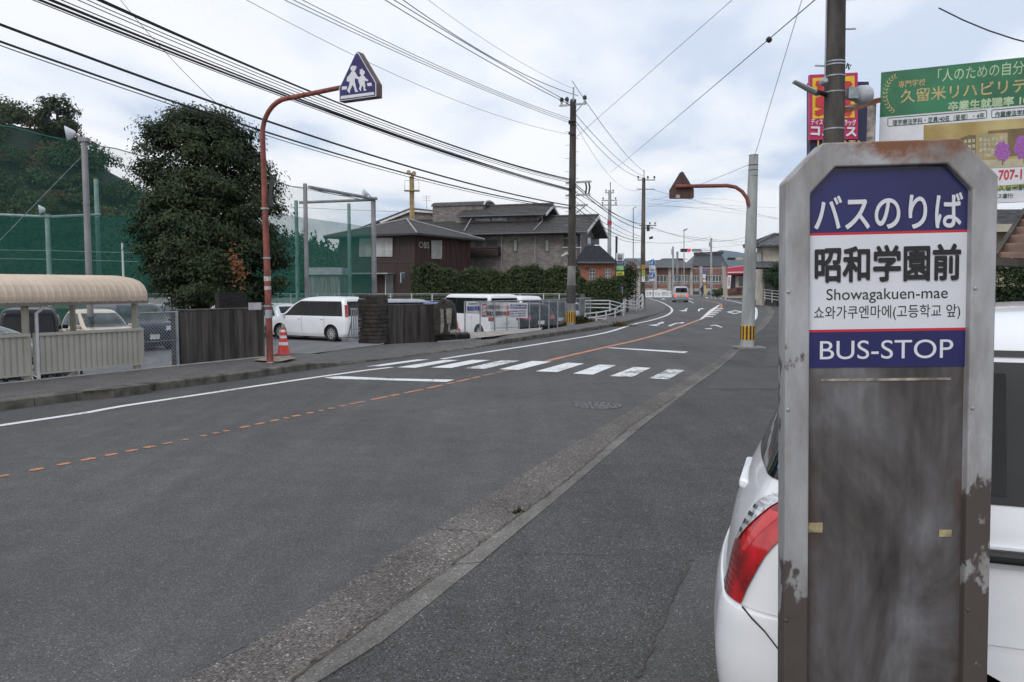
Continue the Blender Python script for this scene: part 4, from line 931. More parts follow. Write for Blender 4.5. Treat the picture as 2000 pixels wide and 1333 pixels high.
    mp_ = hh.pt(tzn(1.05), hh.ux(tzn(1.05), .50), .10, s); MB().box(mp_, (.10, .17, .12)).build('wing_mirror', P_white, nc, local=True, bevel=.03)
    hh.patch(tzn(.62), tzn(.80), 3.2, 4.2, .008, 6, 8, s).build('headlamp', M_lens, nc, smooth=True, local=True)
pz = hh.pt(tzn(.90), 0, .02); MB().box((pz.x + .035, 0, .93), (.03, .40, .035)).build('tailgate_garnish', P_white, nc, local=True, bevel=.01)
def rsticker(u, z, r, m):
    c = hh.pt(tzn(z), u, .009, -1); a = hh.pt(tzn(z), u + .05, .009, -1) - c; b = hh.pt(tzn(z) + .08, u, .009, -1) - c
    a.normalize(); b -= a * b.dot(a); b.normalize()
    MB().add([c + a * r * math.cos(k * math.pi / 10) + b * r * math.sin(k * math.pi / 10) for k in range(20)], [tuple(range(20))]).build('round_sticker', m, nc, local=True)
rsticker(1.40, 1.10, .022, mat('blue_sticker', (0.07, 0.30, 0.62), .4, var=.2, scale=60)); rsticker(1.50, 1.16, .018, mat('green_sticker', (0.16, 0.48, 0.12), .4, var=.2, scale=60))

# ================================================================== LEFT: bicycle shelter, walls, gate
M_beige = mat('beige_sheet_roof', (0.54, 0.435, 0.335), 0.45, var=0.08, scale=1.2)
M_panel = mat('grey_beige_sheet', (0.40, 0.385, 0.335), 0.5, var=0.06, scale=1.5)
M_post = mat('beige_steel_post', (0.36, 0.34, 0.28), 0.5); M_pvc = mat('pale_pvc', (0.50, 0.48, 0.50), 0.45)
S0, S1 = G(0, 750, .13), G(275, 722, .13); sa = (S1 - S0); sa.z = 0; sa.normalize(); sb = Vector((-sa.y, sa.x, 0))
S1 = Vector((S1.x, S1.y, 0)) + sa * .02 + sb * .06; LEN = 9.0
sh = thing('bicycle_shelter', 'beige barrel roofed bicycle shelter with corrugated side wall by the sidewalk', 'bicycle shelter', (S1.x, S1.y, LOTZ))
def sp_(s, d, z): return S1 - sa * s + sb * d + Vector((0, 0, z))     # s metres left from the right end, d back from the front line
arc = [(-.14, 1.385), (-.155, 1.47), (-.13, 1.575), (-.06, 1.67), (.06, 1.745), (.25, 1.80), (.55, 1.835), (.95, 1.845), (1.4, 1.82), (1.75, 1.74), (1.98, 1.58), (2.05, 1.40)]
def arcpt(f):
    f *= len(arc) - 1; i = min(int(f), len(arc) - 2); t = f - i; return (arc[i][0] * (1 - t) + arc[i + 1][0] * t, arc[i][1] * (1 - t) + arc[i + 1][1] * t)
rows = []; nrib = int((LEN + .15) / .125)
sx = []
for k in range(nrib + 1):
    b_ = -.10 + k * .125; sx += [(b_, 0), (b_ + .085, 0), (b_ + .095, .016), (b_ + .115, .016)]
for (s, dz) in sx:
    rows.append([sp_(s, *[v + (dz if q else (-dz if f < .35 else 0)) for q, v in enumerate(arcpt(f))]) for f in np.linspace(0, 1, 30)])
MB().grid(rows).build('roof', M_beige, sh, smooth=False)
cap = MB(); cap.add([sp_(-.105, d, z) for d, z in arc], [tuple(range(len(arc)))]); cap.build('roof_end', M_beige, sh)
MB().beam(sp_(-.1, -.13, 1.365), sp_(LEN, -.13, 1.365), .05, .05).build('gutter', mat('brown_gutter', (0.17, 0.14, 0.115), .5), sh)
for s in (.05, 2.02, 4.0, 6.0, 8.0):
    MB().beam(sp_(s, .02, LOTZ), sp_(s, .02, 1.36), .08, .08).build('post', M_post, sh)
    MB().beam(sp_(s, 1.9, LOTZ), sp_(s, 1.9, 1.45), .08, .08).build('post', M_post, sh)
MB().tube([sp_(1.80, -.12, 1.34), sp_(1.84, -.11, 1.27), sp_(1.90, -.09, 1.22), sp_(1.90, -.085, 1.0), sp_(1.90, -.085, .15)], .028, 10).build('downpipe', M_pvc, sh, smooth=True)
for seg in ((-.06, 1.93), (1.99, 4.0), (4.04, 6.0), (6.04, 8.0)):
    r0, r1 = [], []; k = seg[0] + .03
    pr = [(0, 0), (.055, 0), (.068, .022), (.088, .022), (.10, 0)]
    xs = []
    while k < seg[1] - .03:
        for dx, dd in pr[:-1]:
            if k + dx < seg[1] - .03: xs.append((k + dx, dd))
        k += .10
    r0 = [sp_(s, -.03 + d, .25) for s, d in xs]; r1 = [sp_(s, -.03 + d, .85) for s, d in xs]
    pn = MB().grid([r0, r1]).build('corrugated_panel', M_panel, sh)
    f_ = MB()
    f_.beam(sp_(seg[0], -.035, .87), sp_(seg[1], -.035, .87), .06, .05); f_.beam(sp_(seg[0], -.035, .23), sp_(seg[1], -.035, .23), .05, .035)
    f_.beam(sp_(seg[0] + .02, -.035, .22), sp_(seg[0] + .02, -.035, .88), .055, .045); f_.beam(sp_(seg[1] - .02, -.035, .22), sp_(seg[1] - .02, -.035, .88), .055, .045)
    f_.build('panel_frame', M_panel, sh)
M_bike = mat('dark_bicycle_paint', (0.02, 0.02, 0.024), 0.35, coat=.4)
def bicycle(label, c, rz, grp=None):
    b = thing('bicycle', label, 'bicycle', c, rz, 'bicycles in the shelter')
    for x in (-.52, .52):
        m_ = MB(); ring = [Vector((x + .32 * math.cos(a), 0, .33 + .32 * math.sin(a))) for a in np.linspace(0, 2 * math.pi, 25)]
        m_.tube(ring, .018, 6, caps=False)
        for k in range(9): a = k * math.pi / 4.5; m_.cyl((x, 0, .33), (x + .31 * math.cos(a), 0, .33 + .31 * math.sin(a)), .0025, n=4)
        m_.build('wheel', M_rub, b, local=True)
    f_ = MB()
    for p, q in (((-.52, 0, .33), (-.12, 0, .30)), ((-.12, 0, .30), (-.22, 0, .80)), ((-.52, 0, .33), (-.2, 0, .70)), ((-.12, 0, .30), (.34, 0, .72)), ((.34, 0, .72), (.52, 0, .33)), ((.34, 0, .72), (.30, 0, .98))): f_.cyl(p, q, .019, n=7)
    f_.build('frame', M_bike, b, local=True)
    MB().tube([(.18, -.28, 1.0), (.32, -.2, 1.01), (.30, 0, .98), (.32, .2, 1.01), (.18, .28, 1.0)], .013, 6).build('handlebar', M_alloy, b, local=True)
    MB().box((-.25, 0, .84), (.26, .16, .06)).build('saddle', M_rub, b, local=True, bevel=.02)
    MB().box((.52, 0, .88), (.28, .34, .22)).build('basket', M_bike, b, local=True)
    MB().cyl((-.3, .03, .3), (-.5, .16, .02), .012, n=6).build('stand', M_alloy, b, local=True)
    return b
bl = ['second', 'third', 'fourth', 'fifth', 'sixth']
for k, s in enumerate((.75, 1.45, 2.05, 2.75, 3.4)):
    q = sp_(s, .85, LOTZ); bicycle('dark bicycle under the shelter, %s from its open right end' % ('first' if k == 0 else bl[k - 1]), q, math.atan2(sb.y, sb.x) + R(12 - 7 * k) + (math.pi if k % 2 else 0))
# ---- chain link fence between shelter and wall
M_galv = mat('galvanised_steel', (0.33, 0.36, 0.38), 0.45, 0.5, var=0.15, scale=6)
def chainlink(root, a, b, h0, h1, pitch, rad, name='wire_mesh'):
    """Diagonal wires in the plane a-b between heights h0 and h1 above the ends."""
    a, b = Vector(a), Vector(b); L = (b - a).length; d = (b - a) / L; H_ = h1 - h0; m_ = MB(); n = int((L + H_) / pitch)
    for sgn in (1, -1):
        for k in range(n + 1):
            x0 = -H_ + k * pitch
            if sgn > 0: p, q = (x0, 0.0), (x0 + H_, H_)
            else: p, q = (x0, H_), (x0 + H_, 0.0)
            (xa, za), (xb, zb) = p, q
            if xa < 0: t = -xa / (xb - xa); za += (zb - za) * t; xa = 0
            if xb > L: t = (L - xa) / (xb - xa); zb = za + (zb - za) * t; xb = L
            if xb - xa < .02: continue
            m_.cyl(a + d * xa + Vector((0, 0, h0 + za)), a + d * xb + Vector((0, 0, h0 + zb)), rad, n=3, caps=False)
    o = m_.build(name, M_galv, root, rec=False); o['kind'] = 'stuff'; return o
f0, f1 = G(281, 722, .13) + sb * .12, G(356, 714, .13) + sb * .12
fz = thing('chain_link_fence', 'short chain link fence panel between the bicycle shelter and dark wall', 'fence', (f0.x, f0.y, 0))
for p in (f0, f1): MB().cyl((p.x, p.y, -.6), (p.x, p.y, 1.18), .028, n=10).build('post', M_galv, fz)
MB().cyl((f0.x, f0.y, 1.16), (f1.x, f1.y, 1.16), .018, n=8).build('top_rail', M_galv, fz)
MB().cyl((f0.x, f0.y, .62), (f1.x, f1.y, .62), .006, n=5).build('wire', M_galv, fz)
chainlink(fz, (f0.x, f0.y, 0), (f1.x, f1.y, 0), .15, 1.15, .07, .003)
# ---- dark board-marked walls
M_dwall = mat('dark_board_marked_concrete', (0.078, 0.068, 0.060), 0.9, var=0.34, scale=2.2, stretch=(3, 3, .25), bump=0.7, bscale=40)
M_cap = mat('mossy_wall_top', (0.085, 0.082, 0.066), 0.95, var=0.4, scale=6)
def ribbed_wall(name, label, a, b, z0, z1, th, ribs=True):
    a, b = Vector((a[0], a[1], 0)), Vector((b[0], b[1], 0)); d = (b - a).normalized(); n_ = Vector((-d.y, d.x, 0)); L = (b - a).length
    t = thing(name, label, 'wall', (a.x, a.y, z0))
    core = MB().prism([a + n_ * .02 + Vector((0, 0, z0)), b + n_ * .02 + Vector((0, 0, z0)), b + n_ * th + Vector((0, 0, z0)), a + n_ * th + Vector((0, 0, z0))], (0, 0, z1 - z0)).build('core', M_dwall, t)
    k = 0.0; rr_ = random.Random(int(L * 100))
    while k < L - .03:
        w_ = rr_.uniform(.075, .105); e_ = min(L, k + w_) - .006; dp = rr_.uniform(.001, .006)
        p = a + d * k - n_ * dp; q = a + d * e_ - n_ * dp
        MB().prism([p + Vector((0, 0, z0 + .02)), q + Vector((0, 0, z0 + .02)), q + n_ * .06 + Vector((0, 0, z0 + .02)), p + n_ * .06 + Vector((0, 0, z0 + .02))], (0, 0, z1 - z0 - .03 + rr_.uniform(-.004, .004))).build('board_rib', M_dwall, t)
        k += w_
    MB().prism([a - n_ * .01 + Vector((0, 0, z1 + .001)), b - n_ * .01 + Vector((0, 0, z1 + .001)), b + n_ * (th + .01) + Vector((0, 0, z1 + .001)), a + n_ * (th + .01) + Vector((0, 0, z1 + .001))], (0, 0, .025)).build('coping', M_cap, t)
    return t, d, n_
wa, wb_ = G(362, 712.5, .13) + sb * .1, G(524, 697.5, .13) + sb * .1
ribbed_wall('boundary_wall', 'dark ribbed concrete wall under the big tree', wa, wb_, -.1, 1.17, .32)
we, wf = wb_ + sa * -.55 + sb * .75, wb_ + sa * .2 + sb * .75
dk = thing('name_board', 'dark wooden board with a white nameplate above the ribbed wall', 'board', (we.x, we.y, .0))
MB().prism([Vector((we.x, we.y, -.55)), Vector((wf.x, wf.y, -.55)), Vector((wf.x, wf.y, -.55)) + sb * .12, Vector((we.x, we.y, -.55)) + sb * .12], (0, 0, 2.07)).build('board', mat('black_timber', (0.018, 0.016, 0.015), .85, var=.3, stretch=(1, 1, 6)), dk)
pc = A(498, 598.5, 16.6); pr_ = sa
pl = MB().box(pc, (.33, .02, .15), rz=math.atan2(sa.y, sa.x)).build('nameplate', mat('pale_plate', (0.50, 0.47, 0.47), .5), dk)
# gate pillar of stacked slabs
gp = G(726, 668.5, .08); gpi = thing('gate_pillar', 'dark gate pillar of stacked stone slabs beside the white minivan', 'gate pillar', (gp.x, gp.y + .3, .03), R(-22))
M_slab = mat('dark_stone_slab', (0.058, 0.046, 0.040), 0.9, var=.35, scale=5, bump=.8, bscale=30)
for k in range(12):
    o_ = (.0 if k % 2 else .02) + random.uniform(-.012, .012)
    MB().box((random.uniform(-.008, .008), random.uniform(-.008, .008), .055 + k * .1155), (.66 + o_, .52 + o_, .106)).build('slab', M_slab, gpi, local=True, bevel=.012)
w2a, w2b = G(757, 667.5, .08) + Vector((.0, .22, 0)), G(853, 663, .08) + Vector((.0, .22, 0))
ribbed_wall('boundary_wall', 'dark ribbed concrete wall between the gate pillar and stone monument', w2a, w2b, -.1, 1.10, .30)
# sliding gate end
ge = G(674, 667, .05); gr = thing('sliding_gate', 'open grey metal sliding gate end beside the slab pillar', 'gate', (ge.x, ge.y + .35, .02))
gd = (gp - ge); gd.z = 0; gd.normalize(); g0 = Vector((ge.x, ge.y + .35, 0))
M_gal2 = mat('pale_painted_metal', (0.42, 0.43, 0.46), .45, .3)
MB().beam(g0 + Vector((0, 0, .07)), g0 + gd * .62 + Vector((0, 0, .07)), .06, .09).build('bottom_rail', M_gal2, gr)
for s in (.20, .30, .40, .50): MB().beam(g0 + gd * s + Vector((0, 0, .1)), g0 + gd * s + Vector((0, 0, .98)), .035, .035).build('upright', M_gal2, gr)
MB().beam(g0 + gd * .18 + Vector((0, 0, .99)), g0 + gd * .62 + Vector((0, 0, .99)), .05, .05).build('top_rail', M_gal2, gr)
MB().beam(g0 + gd * .02 + Vector((0, 0, .12)), g0 + gd * .19 + Vector((0, 0, .62)), .03, .03).build('brace', M_gal2, gr)
MB().box(g0 - gd * .12 + Vector((0, -.05, .06)), (.16, .16, .11)).build('stop_block', mat('pale_concrete', (0.45, 0.43, 0.40), .85), gr, bevel=.01)
gline(((560, 690), (640, 679.5), (700, 670.5)), .03, .055, 'gate_rail', mat('rusty_rail', (0.16, 0.08, 0.05), .7), walk)
# stone monument
ms = G(882, 665.5, .1); mo = thing('stone_monument', 'dark rounded stone monument with two pale inscribed slabs on a plinth', 'monument', (ms.x, ms.y, .05))
mY = ms.y + .5; mz = F / mY
def mp2(px, py, dy=0.0): return A(px, py, mY + dy)
sil = [(849, 658), (846, 620), (848, 600), (856, 590), (864, 584), (872, 586), (880, 588), (886, 596), (890, 610), (891, 640), (890, 658)]
M_mon = mat('dark_monument_stone', (0.040, 0.034, 0.030), .9, var=.4, scale=6, bump=1.0, bscale=18)
fr_ = [mp2(*p) for p in sil]; cen_ = sum(fr_, Vector()) / len(fr_)
mm_ = MB(); ins = [cen_ + (p - cen_) * .9 + Vector((0, -.07, 0)) for p in fr_]; bk = [p + Vector((0, .42, 0)) for p in fr_]
n_ = len(fr_); mm_.v = [tuple(p) for p in ins + fr_ + bk]
for i in range(n_):
    q = (i + 1) % n_; mm_.f += [(i, q, n_ + q, n_ + i), (n_ + i, n_ + q, 2 * n_ + q, 2 * n_ + i)]
mm_.f += [tuple(range(n_)), tuple(range(2 * n_, 3 * n_))[::-1]]
mm_.build('boulder', M_mon, mo, smooth=False)
M_ins = mat('pale_inscribed_stone', (0.20, 0.195, 0.175), .8, var=.25, scale=12)
for poly in (((860, 604), (866, 604), (867, 630), (861, 632)), ((871, 603), (883, 603), (881, 632), (873, 633)), ((861, 632), (868, 630), (866, 650), (860, 652)), ((876, 634), (880, 633), (879, 648), (875, 648))):
    MB().prism([mp2(*p, -.11) for p in poly], (0, .05, 0)).build('inscribed_slab', M_ins, mo)
MB().prism([G(850, 667, .03), G(917, 662, .03), G(917, 662, .03) + Vector((-.1, .8, 0)), G(850, 667, .03) + Vector((-.1, .8, 0))], (0, 0, .17)).build('plinth', M_mon, mo, bevel=.02)
MB().lathe(mp2(889, 653, -.3), [(.0, 0), (.14, .0), (.17, .06), (.12, .12), (.01, .14)], 12).build('pale_stone', M_ins, mo)
# traffic cone
cp = G(554, 694.5, .08); tc_ = thing('traffic_cone', 'red and white traffic cone at the school entrance', 'traffic cone', (cp.x, cp.y, .075))
M_cone = mat('red_cone_plastic', (0.62, 0.035, 0.022), .45, var=.1, scale=6); M_band = mat('white_reflective_band', (0.75, 0.75, 0.76), .4)
MB().box((0, 0, .02), (.36, .36, .04)).build('base', mat('dark_red_rubber', (0.20, 0.02, 0.02), .7), tc_, local=True, bevel=.015)
MB().lathe((0, 0, 0), [(.15, .04), (.145, .055), (.135, .07), (.035, .66), (.0, .665)], 22).build('body', M_cone, tc_, local=True, smooth=True)
def cr_(z): return .135 + (.035 - .135) * (z - .07) / .59 + .002
for z0, z1 in ((.24, .31), (.40, .46), (.54, .59)): MB().lathe((0, 0, 0), [(cr_(z0), z0), (cr_(z1), z1)], 22).build('band', M_band, tc_, local=True, smooth=True)
MB().lathe((0, 0, 0), [(.038, .645), (.036, .72), (.0, .725)], 14).build('top_cap', mat('faded_green_cap', (0.20, 0.30, 0.22), .6), tc_, local=True)
# ---- red pole with the school crossing sign
M_redp = mat('rusty_red_paint', (0.225, 0.058, 0.042), .6, var=.3, scale=6, stretch=(1, 1, .4), bump=.3, bscale=40)
rp_ = G(528, 711.5, .135); cs = thing('school_crossing_sign', 'blue triangular school crossing sign on a bent red pole', 'road sign', (rp_.x, rp_.y, .13))
ra = Vector((.89, -.455, 0)).normalized()
topp = A(514, 300, rp_.y)
zarm = 5.17; rad_ = .62
lean = (topp - rp_); lean = lean / lean.z
path = [rp_ + lean * (z - .13) for z in (.1, 1.5, 3.0, zarm - rad_)]
b0_ = path[-1]
for k in range(1, 9):
    a = k * math.pi / 16; path.append(b0_ + ra * (rad_ * (1 - math.cos(a))) + Vector((0, 0, rad_ * math.sin(a))))
path += [path[-1] + ra * .5 + Vector((0, 0, .02)), path[-1] + ra * 1.32 + Vector((0, 0, .06))]
rs = [.066] * 1 + [.063, .058, .05] + [.046] * 8 + [.044, .042]
MB().tube(path, rs, 14).build('pole', M_redp, cs, smooth=True)
for z in (.02, .9, 1.12, 2.05, 3.0): MB().cyl(rp_ + lean * z, rp_ + lean * (z + .03 if z else .05), .075, n=14).build('clamp', M_galv if z else M_redp, cs)
MB().cyl(rp_ + lean * .92, rp_ + lean * 1.06, .0675, n=14).build('grey_tape', mat('grey_tape', (0.33, 0.32, 0.33), .6), cs, smooth=True)
for z, s_ in ((1.62, .09), (1.45, .07)): MB().cyl(rp_ + lean * z, rp_ + lean * (z + s_), .0665, n=14).build('sticker', mat('torn_sticker', (0.50, 0.47, 0.46), .7, var=.35, scale=60), cs)
so = path[-1] + ra * (-.02)
W3, H3 = .84, .83
zb3 = so.z - .27
def sg(u, v, d=0.0):           # u 0..1 across, v metres up from the sign's foot
    return Vector((so.x, so.y, 0)) + ra * (u * W3) + Vector((ra.y, -ra.x, 0)) * (d) + Vector((0, 0, zb3 + v))
def zuv(x, y):                 # photograph trace (enlarged) -> sign coordinates
    u = (x - 70) / 750.0; return u, (1105 - .122 * (x - 70) - y) / 965.0 * H3
nsg = Vector((ra.y, -ra.x, 0))      # points to the approaching traffic
tri = [(0, .0), (1, .0), (1, .235), (.53, H3), (.47, H3), (0, .235)]
MB().prism([sg(u, v, .07) for u, v in tri], nsg * -.16).build('box', mat('brown_sign_back', (0.125, 0.070, 0.066), .6, var=.2), cs, bevel=.012)
def inset(pl, k, cx=.5, cy=.30): return [(cx + (u - cx) * k, cy + (v - cy) * k) for u, v in pl]
MB().prism([sg(u, v, .074) for u, v in inset(tri, .97)], nsg * .003).build('white_border', M_sw, cs)
MB().prism([sg(u, v, .0785) for u, v in inset(tri, .93)], nsg * .002).build('face', mat('purple_navy_sign', (0.022, 0.012, 0.115), .4, var=.12), cs)
def pict(pts, nm='pictogram'): MB().prism([sg(*zuv(x, y), .082) for x, y in pts], nsg * .002).build(nm, M_sw, cs)
pict([(340, 495), (290, 570), (250, 610), (238, 685), (270, 705), (300, 690), (285, 790), (243, 880), (290, 935), (302, 925), (300, 885), (355, 770), (385, 830), (405, 915), (465, 910), (430, 850), (400, 700), (405, 630), (450, 655), (480, 650), (490, 620), (450, 590), (410, 510), (385, 490)])
pict([(525, 580), (490, 620), (465, 680), (485, 740), (500, 790), (478, 850), (510, 900), (522, 890), (520, 850), (545, 780), (570, 830), (572, 895), (630, 885), (600, 850), (605, 790), (590, 690), (640, 705), (665, 690), (655, 665), (620, 650), (590, 600), (565, 580)])
for cx_, cy_, r_ in ((372, 437, 55), (548, 527, 50)): pict([(cx_ + r_ * math.cos(a), cy_ + r_ * 1.05 * math.sin(a)) for a in np.linspace(0, 2 * math.pi, 17)[:-1]])
pict([(405, 375), (452, 414), (420, 430)]); pict([(498, 470), (525, 462), (548, 440), (556, 470), (530, 490), (500, 488)])
pict([(140, 800), (245, 792), (236, 855), (140, 866)]); pict([(635, 742), (720, 732), (736, 795), (650, 802)]); pict([(120, 992), (765, 920), (778, 975), (108, 1055)])
# torn vinyl and a lamp arm clinging to the pole
tv = rp_ + lean * 3.05
MB().prism([tv + Vector((.06, 0, .0)), tv + Vector((.16, 0, .02)), tv + Vector((.13, 0, .25)), tv + Vector((.22, 0, .62)), tv + Vector((.10, 0, .50)), tv + Vector((.07, 0, .2))], (0, .02, 0)).build('torn_cover', M_blackp, cs)
# ---- the big evergreen
M_leaf = leafmat('dark_evergreen_leaf', (0.010, 0.019, 0.007), (0.056, 0.082, 0.031), .5, .15, 2.2)
M_bark = mat('dark_bark', (0.035, 0.028, 0.023), .95, var=.3, scale=8, bump=1, bscale=25)
TY = 19.6
tb = A(388, 600, TY); tr_ = thing('evergreen_tree', 'tall dense dark green tree behind the ribbed wall', 'tree', (tb.x, tb.y, LOTZ))
oL = [(222, 335, 430), (236, 305, 470), (262, 266, 492), (290, 250, 505), (320, 253, 520), (350, 262, 528), (380, 246, 536), (410, 256, 545), (440, 242, 548), (470, 246, 552), (500, 262, 542), (530, 252, 546), (555, 266, 552), (580, 285, 530), (600, 330, 480)]
oz = [(A(400, y, TY).z, (l - 400) / F * TY, (r - 400) / F * TY) for y, l, r in oL]; c0 = A(416, 560, TY)
def prof(z):
    for (z1, l1, r1), (z0, l0, r0) in zip(oz, oz[1:]):
        if z0 <= z <= z1: t = (z - z0) / (z1 - z0); return l0 + (l1 - l0) * t, r0 + (r1 - r0) * t
    return None
ztop, zbot = oz[0][0], oz[-1][0]
limbs = MB(); P_, N_, = [], []
tr_top = Vector((c0.x, TY, ztop - .6))
limbs.tube([Vector((tb.x, TY, LOTZ)), Vector((tb.x + .02, TY, .6)), Vector((tb.x + .08, TY, 1.8)), Vector((c0.x, TY, 3.2)), Vector((c0.x, TY, 4.4)), tr_top], [.30, .25, .20, .14, .08, .03], 10)
rr = np.random.default_rng(5); ncl = 0
while ncl < 350:
    z = rr.uniform(zbot + .05, ztop - .02); pr2 = prof(z)
    if pr2 is None: continue
    l, r = pr2; a = rr.uniform(0, 2 * math.pi); rad = rr.uniform(.55, 1.0) if ncl > 60 else rr.uniform(.15, .6)
    mid, hw_ = (l + r) / 2, (r - l) / 2 - .14; dy = min(hw_, 1.65)
    cx_, cy_ = c0.x + mid + hw_ * rad * math.cos(a), TY + dy * rad * math.sin(a)
    c = np.array((cx_, cy_, z)); k = int(rr.integers(190, 300))
    q = rr.normal(0, 1, (k, 3)) * np.array((.165, .165, .085)) * rr.uniform(.75, 1.3) ; q[:, 2] -= .35 * (q[:, 0] ** 2 + q[:, 1] ** 2)
    P_.append(c + q); outv = np.array((math.cos(a), math.sin(a), .45 + .6 * (z - zbot) / (ztop - zbot)))
    N_.append(np.tile(outv, (k, 1)) + q * 2.0); ncl += 1
    if ncl % 9 == 0:
        zi = max(z - .9, .6); limbs.tube([Vector((c0.x if zi > 3 else tb.x + .05, TY, zi)), Vector((c0.x, TY, 0)).lerp(Vector((cx_, cy_, 0)), .5) + Vector((0, 0, (zi + z) / 2 + .05)), Vector((cx_, cy_, z))], [.05, .03, .012], 6)
limbs.build('trunk', M_bark, tr_, smooth=True)
leaves('crown', np.concatenate(P_), np.concatenate(N_), .088, M_leaf, tr_, .48, .55, off=(tb.x, tb.y, LOTZ))
# dead sprig of brown leaves, and top shoots
q = A(463, 520, TY - 1.55); n_b = 150; d_ = RNG.normal(0, 1, (n_b, 3)) * np.array((.10, .06, .22)); d_[:, 0] += -.25 * (d_[:, 2])
leaves('dead_leaves', np.array(q) + d_, np.tile((0, -1, .4), (n_b, 1)), .085, leafmat('dead_leaf', (0.16, 0.06, 0.03), (0.30, 0.13, 0.06), .7, .1, 3), tr_, .5, .6, off=(tb.x, tb.y, LOTZ))
for (px, py, h_) in ((382, 205, 30), (425, 222, 18), (440, 228, 14), (350, 235, 12), (465, 258, 16), (556, 440, 36), (553, 540, 30)):
    base_ = A(px, py + h_ / 2, TY); k = int(h_ * 1.6); d_ = RNG.normal(0, .05, (k, 3)); d_[:, 2] = RNG.uniform(-h_ / 160, h_ / 160, k)
    leaves('leaves', np.array(base_) + d_, np.tile((0, -.6, .6), (k, 1)), .07, M_leaf, tr_, .45, .7, off=(tb.x, tb.y, LOTZ))
# ================================================================== MIDDLE: fences, notices, hedge, houses, nets, hills
def VP(P0, d, px, py):
    """Where the sight line through a pixel meets the upright plane through P0 along d."""
    r = ray(px, py); P0 = Vector(P0); d = Vector(d); n = Vector((-d.y, d.x, 0)); t = n.dot(P0 - EYE) / n.dot(r); return EYE + r * t
def front_prism(P0, d, pix, depth):
    """Outline on an upright plane, extruded `depth` metres towards (-) or away from (+) the viewer."""
    n = Vector((-Vector(d).y, Vector(d).x, 0)).normalized()
    if n.y < 0: n = -n
    return MB().prism([VP(P0, d, *p) for p in pix], n * depth)
# ---- wire mesh fence along the car park
fp = [(908, 651), (938, 649.6), (966, 648), (990, 646.4), (1013, 645), (1034, 643.6), (1054, 642), (1072, 640.3), (1089, 638), (1105, 634.5), (1132, 631.5), (1153, 629)]
fpos = [G(x, y, .02) for x, y in fp]
fc = thing('mesh_fence', 'galvanised wire mesh fence along the car park behind the notices', 'fence', (fpos[0].x, fpos[0].y, 0))
for p in fpos: MB().cyl((p.x, p.y, -.5), (p.x, p.y, 1.13), .026, n=8).build('post', M_galv, fc)
for a, b in zip(fpos, fpos[1:]):
    MB().cyl((a.x, a.y, 1.12), (b.x, b.y, 1.12), .02, n=6).build('top_rail', M_galv, fc)
    chainlink(fc, (a.x, a.y, 0), (b.x, b.y, 0), .10, 1.10, .085, .0028)
# pale concrete footing strip in front of the fence
ft = [G(x, y, .02) for x, y in ((917, 652), (966, 649), (1034, 644), (1060, 642))]; fb = [G(x, y, .14) for x, y in ((919, 662), (966, 657), (1034, 649), (1056, 645.5))]
fs_ = MB().strip([Vector((p.x, p.y, .06)) for p in ft], [Vector((p.x, p.y, .145)) for p in fb]).build('fence_footing', mat('pale_concrete2', (0.33, 0.30, 0.26), .85, var=.2, scale=4), rec=False)
tag(fs_, kind='structure')
fd = (fpos[5] - fpos[0]).normalized()
def board(name, label, x0, x1, y0, y1, P0, d, m):
    q = front_prism(P0, d, ((x0, y1[0]), (x1, y1[1]), (x1, y0[1]), (x0, y0[0])), -.015)
    c = VP(P0, d, (x0 + x1) / 2, (y0[0] + y1[0]) / 2); t = thing(name, label, 'sign', c)
    q.build('sheet', m, t); return t
fd0 = Vector((fd.x, fd.y, 0)).normalized(); fn = Vector((fd0.y, -fd0.x, 0)); P0f = fpos[0] + fn * .05
def btxt(t, s, x, y, h, w, m, bold=.02, P0=None, d=None):
    P0 = P0f if P0 is None else P0; d = fd0 if d is None else d; n = Vector((d.y, -d.x, 0)); n = n if n.y < 0 else -n
    P = P0 + n * .032; c = VP(P, d, x, y); sc = c.y / F
    wm = (VP(P, d, x + w / 2, y) - VP(P, d, x - w / 2, y)).length
    return text(s, c, d if d.x > 0 else -d, (0, 0, 1), m, t, height=h * sc, width=wm, bold=bold, res=2)
M_bn = mat('white_banner', (0.66, 0.66, 0.67), .6, var=.06); M_blue = mat('blue_print', (0.03, 0.07, 0.28), .5); M_redpr = mat('red_print', (0.50, 0.03, 0.04), .5); M_purp = mat('purple_print', (0.09, 0.075, 0.24), .5)
t = board('car_park_notice', 'white notice board with blue lettering on the wire fence', 910.5, 938, (590, 590), (613.5, 613.5), P0f, fd0, M_bn)
btxt(t, '昭和学園高等学校', 924, 594, 3, 17, M_sk); btxt(t, '職員駐車場', 924.5, 603, 9.5, 24, M_blue, .03); btxt(t, '無断駐車ご遠慮下さい', 924, 610.6, 1.6, 22, M_redpr)
t = board('congratulation_banner', 'long white banner with red and black lettering on the wire fence', 939.5, 1030, (590.5, 591.5), (620, 622), P0f, fd0, M_bn)
front_prism(P0f + fn * .012, fd0, ((942, 619), (950, 619), (950, 594), (942, 594)), -.012).build('red_block', M_redpr, t)
btxt(t, '祝', 946, 606.5, 20, 7, M_bn, .03); btxt(t, '九州高校総体大会', 963.5, 600, 9, 25, M_sk, .025); btxt(t, 'ソフトテニス部', 985, 600.5, 6, 19, M_redpr)
btxt(t, '春高九州総体2018', 969, 612.5, 10, 36, M_sk, .03); btxt(t, '出場', 991, 612.5, 10, 8.5, M_redpr, .03)
front_prism(P0f + fn * .012, fd0, ((996, 603), (1028, 603.5), (1028, 595.5), (996, 595)), -.012).build('purple_block', M_purp, t)
btxt(t, 'ARDIN', 1003, 599, 5, 13, M_bn, .02); btxt(t, '陸上競技部', 1018.5, 599.2, 4, 16, M_bn)
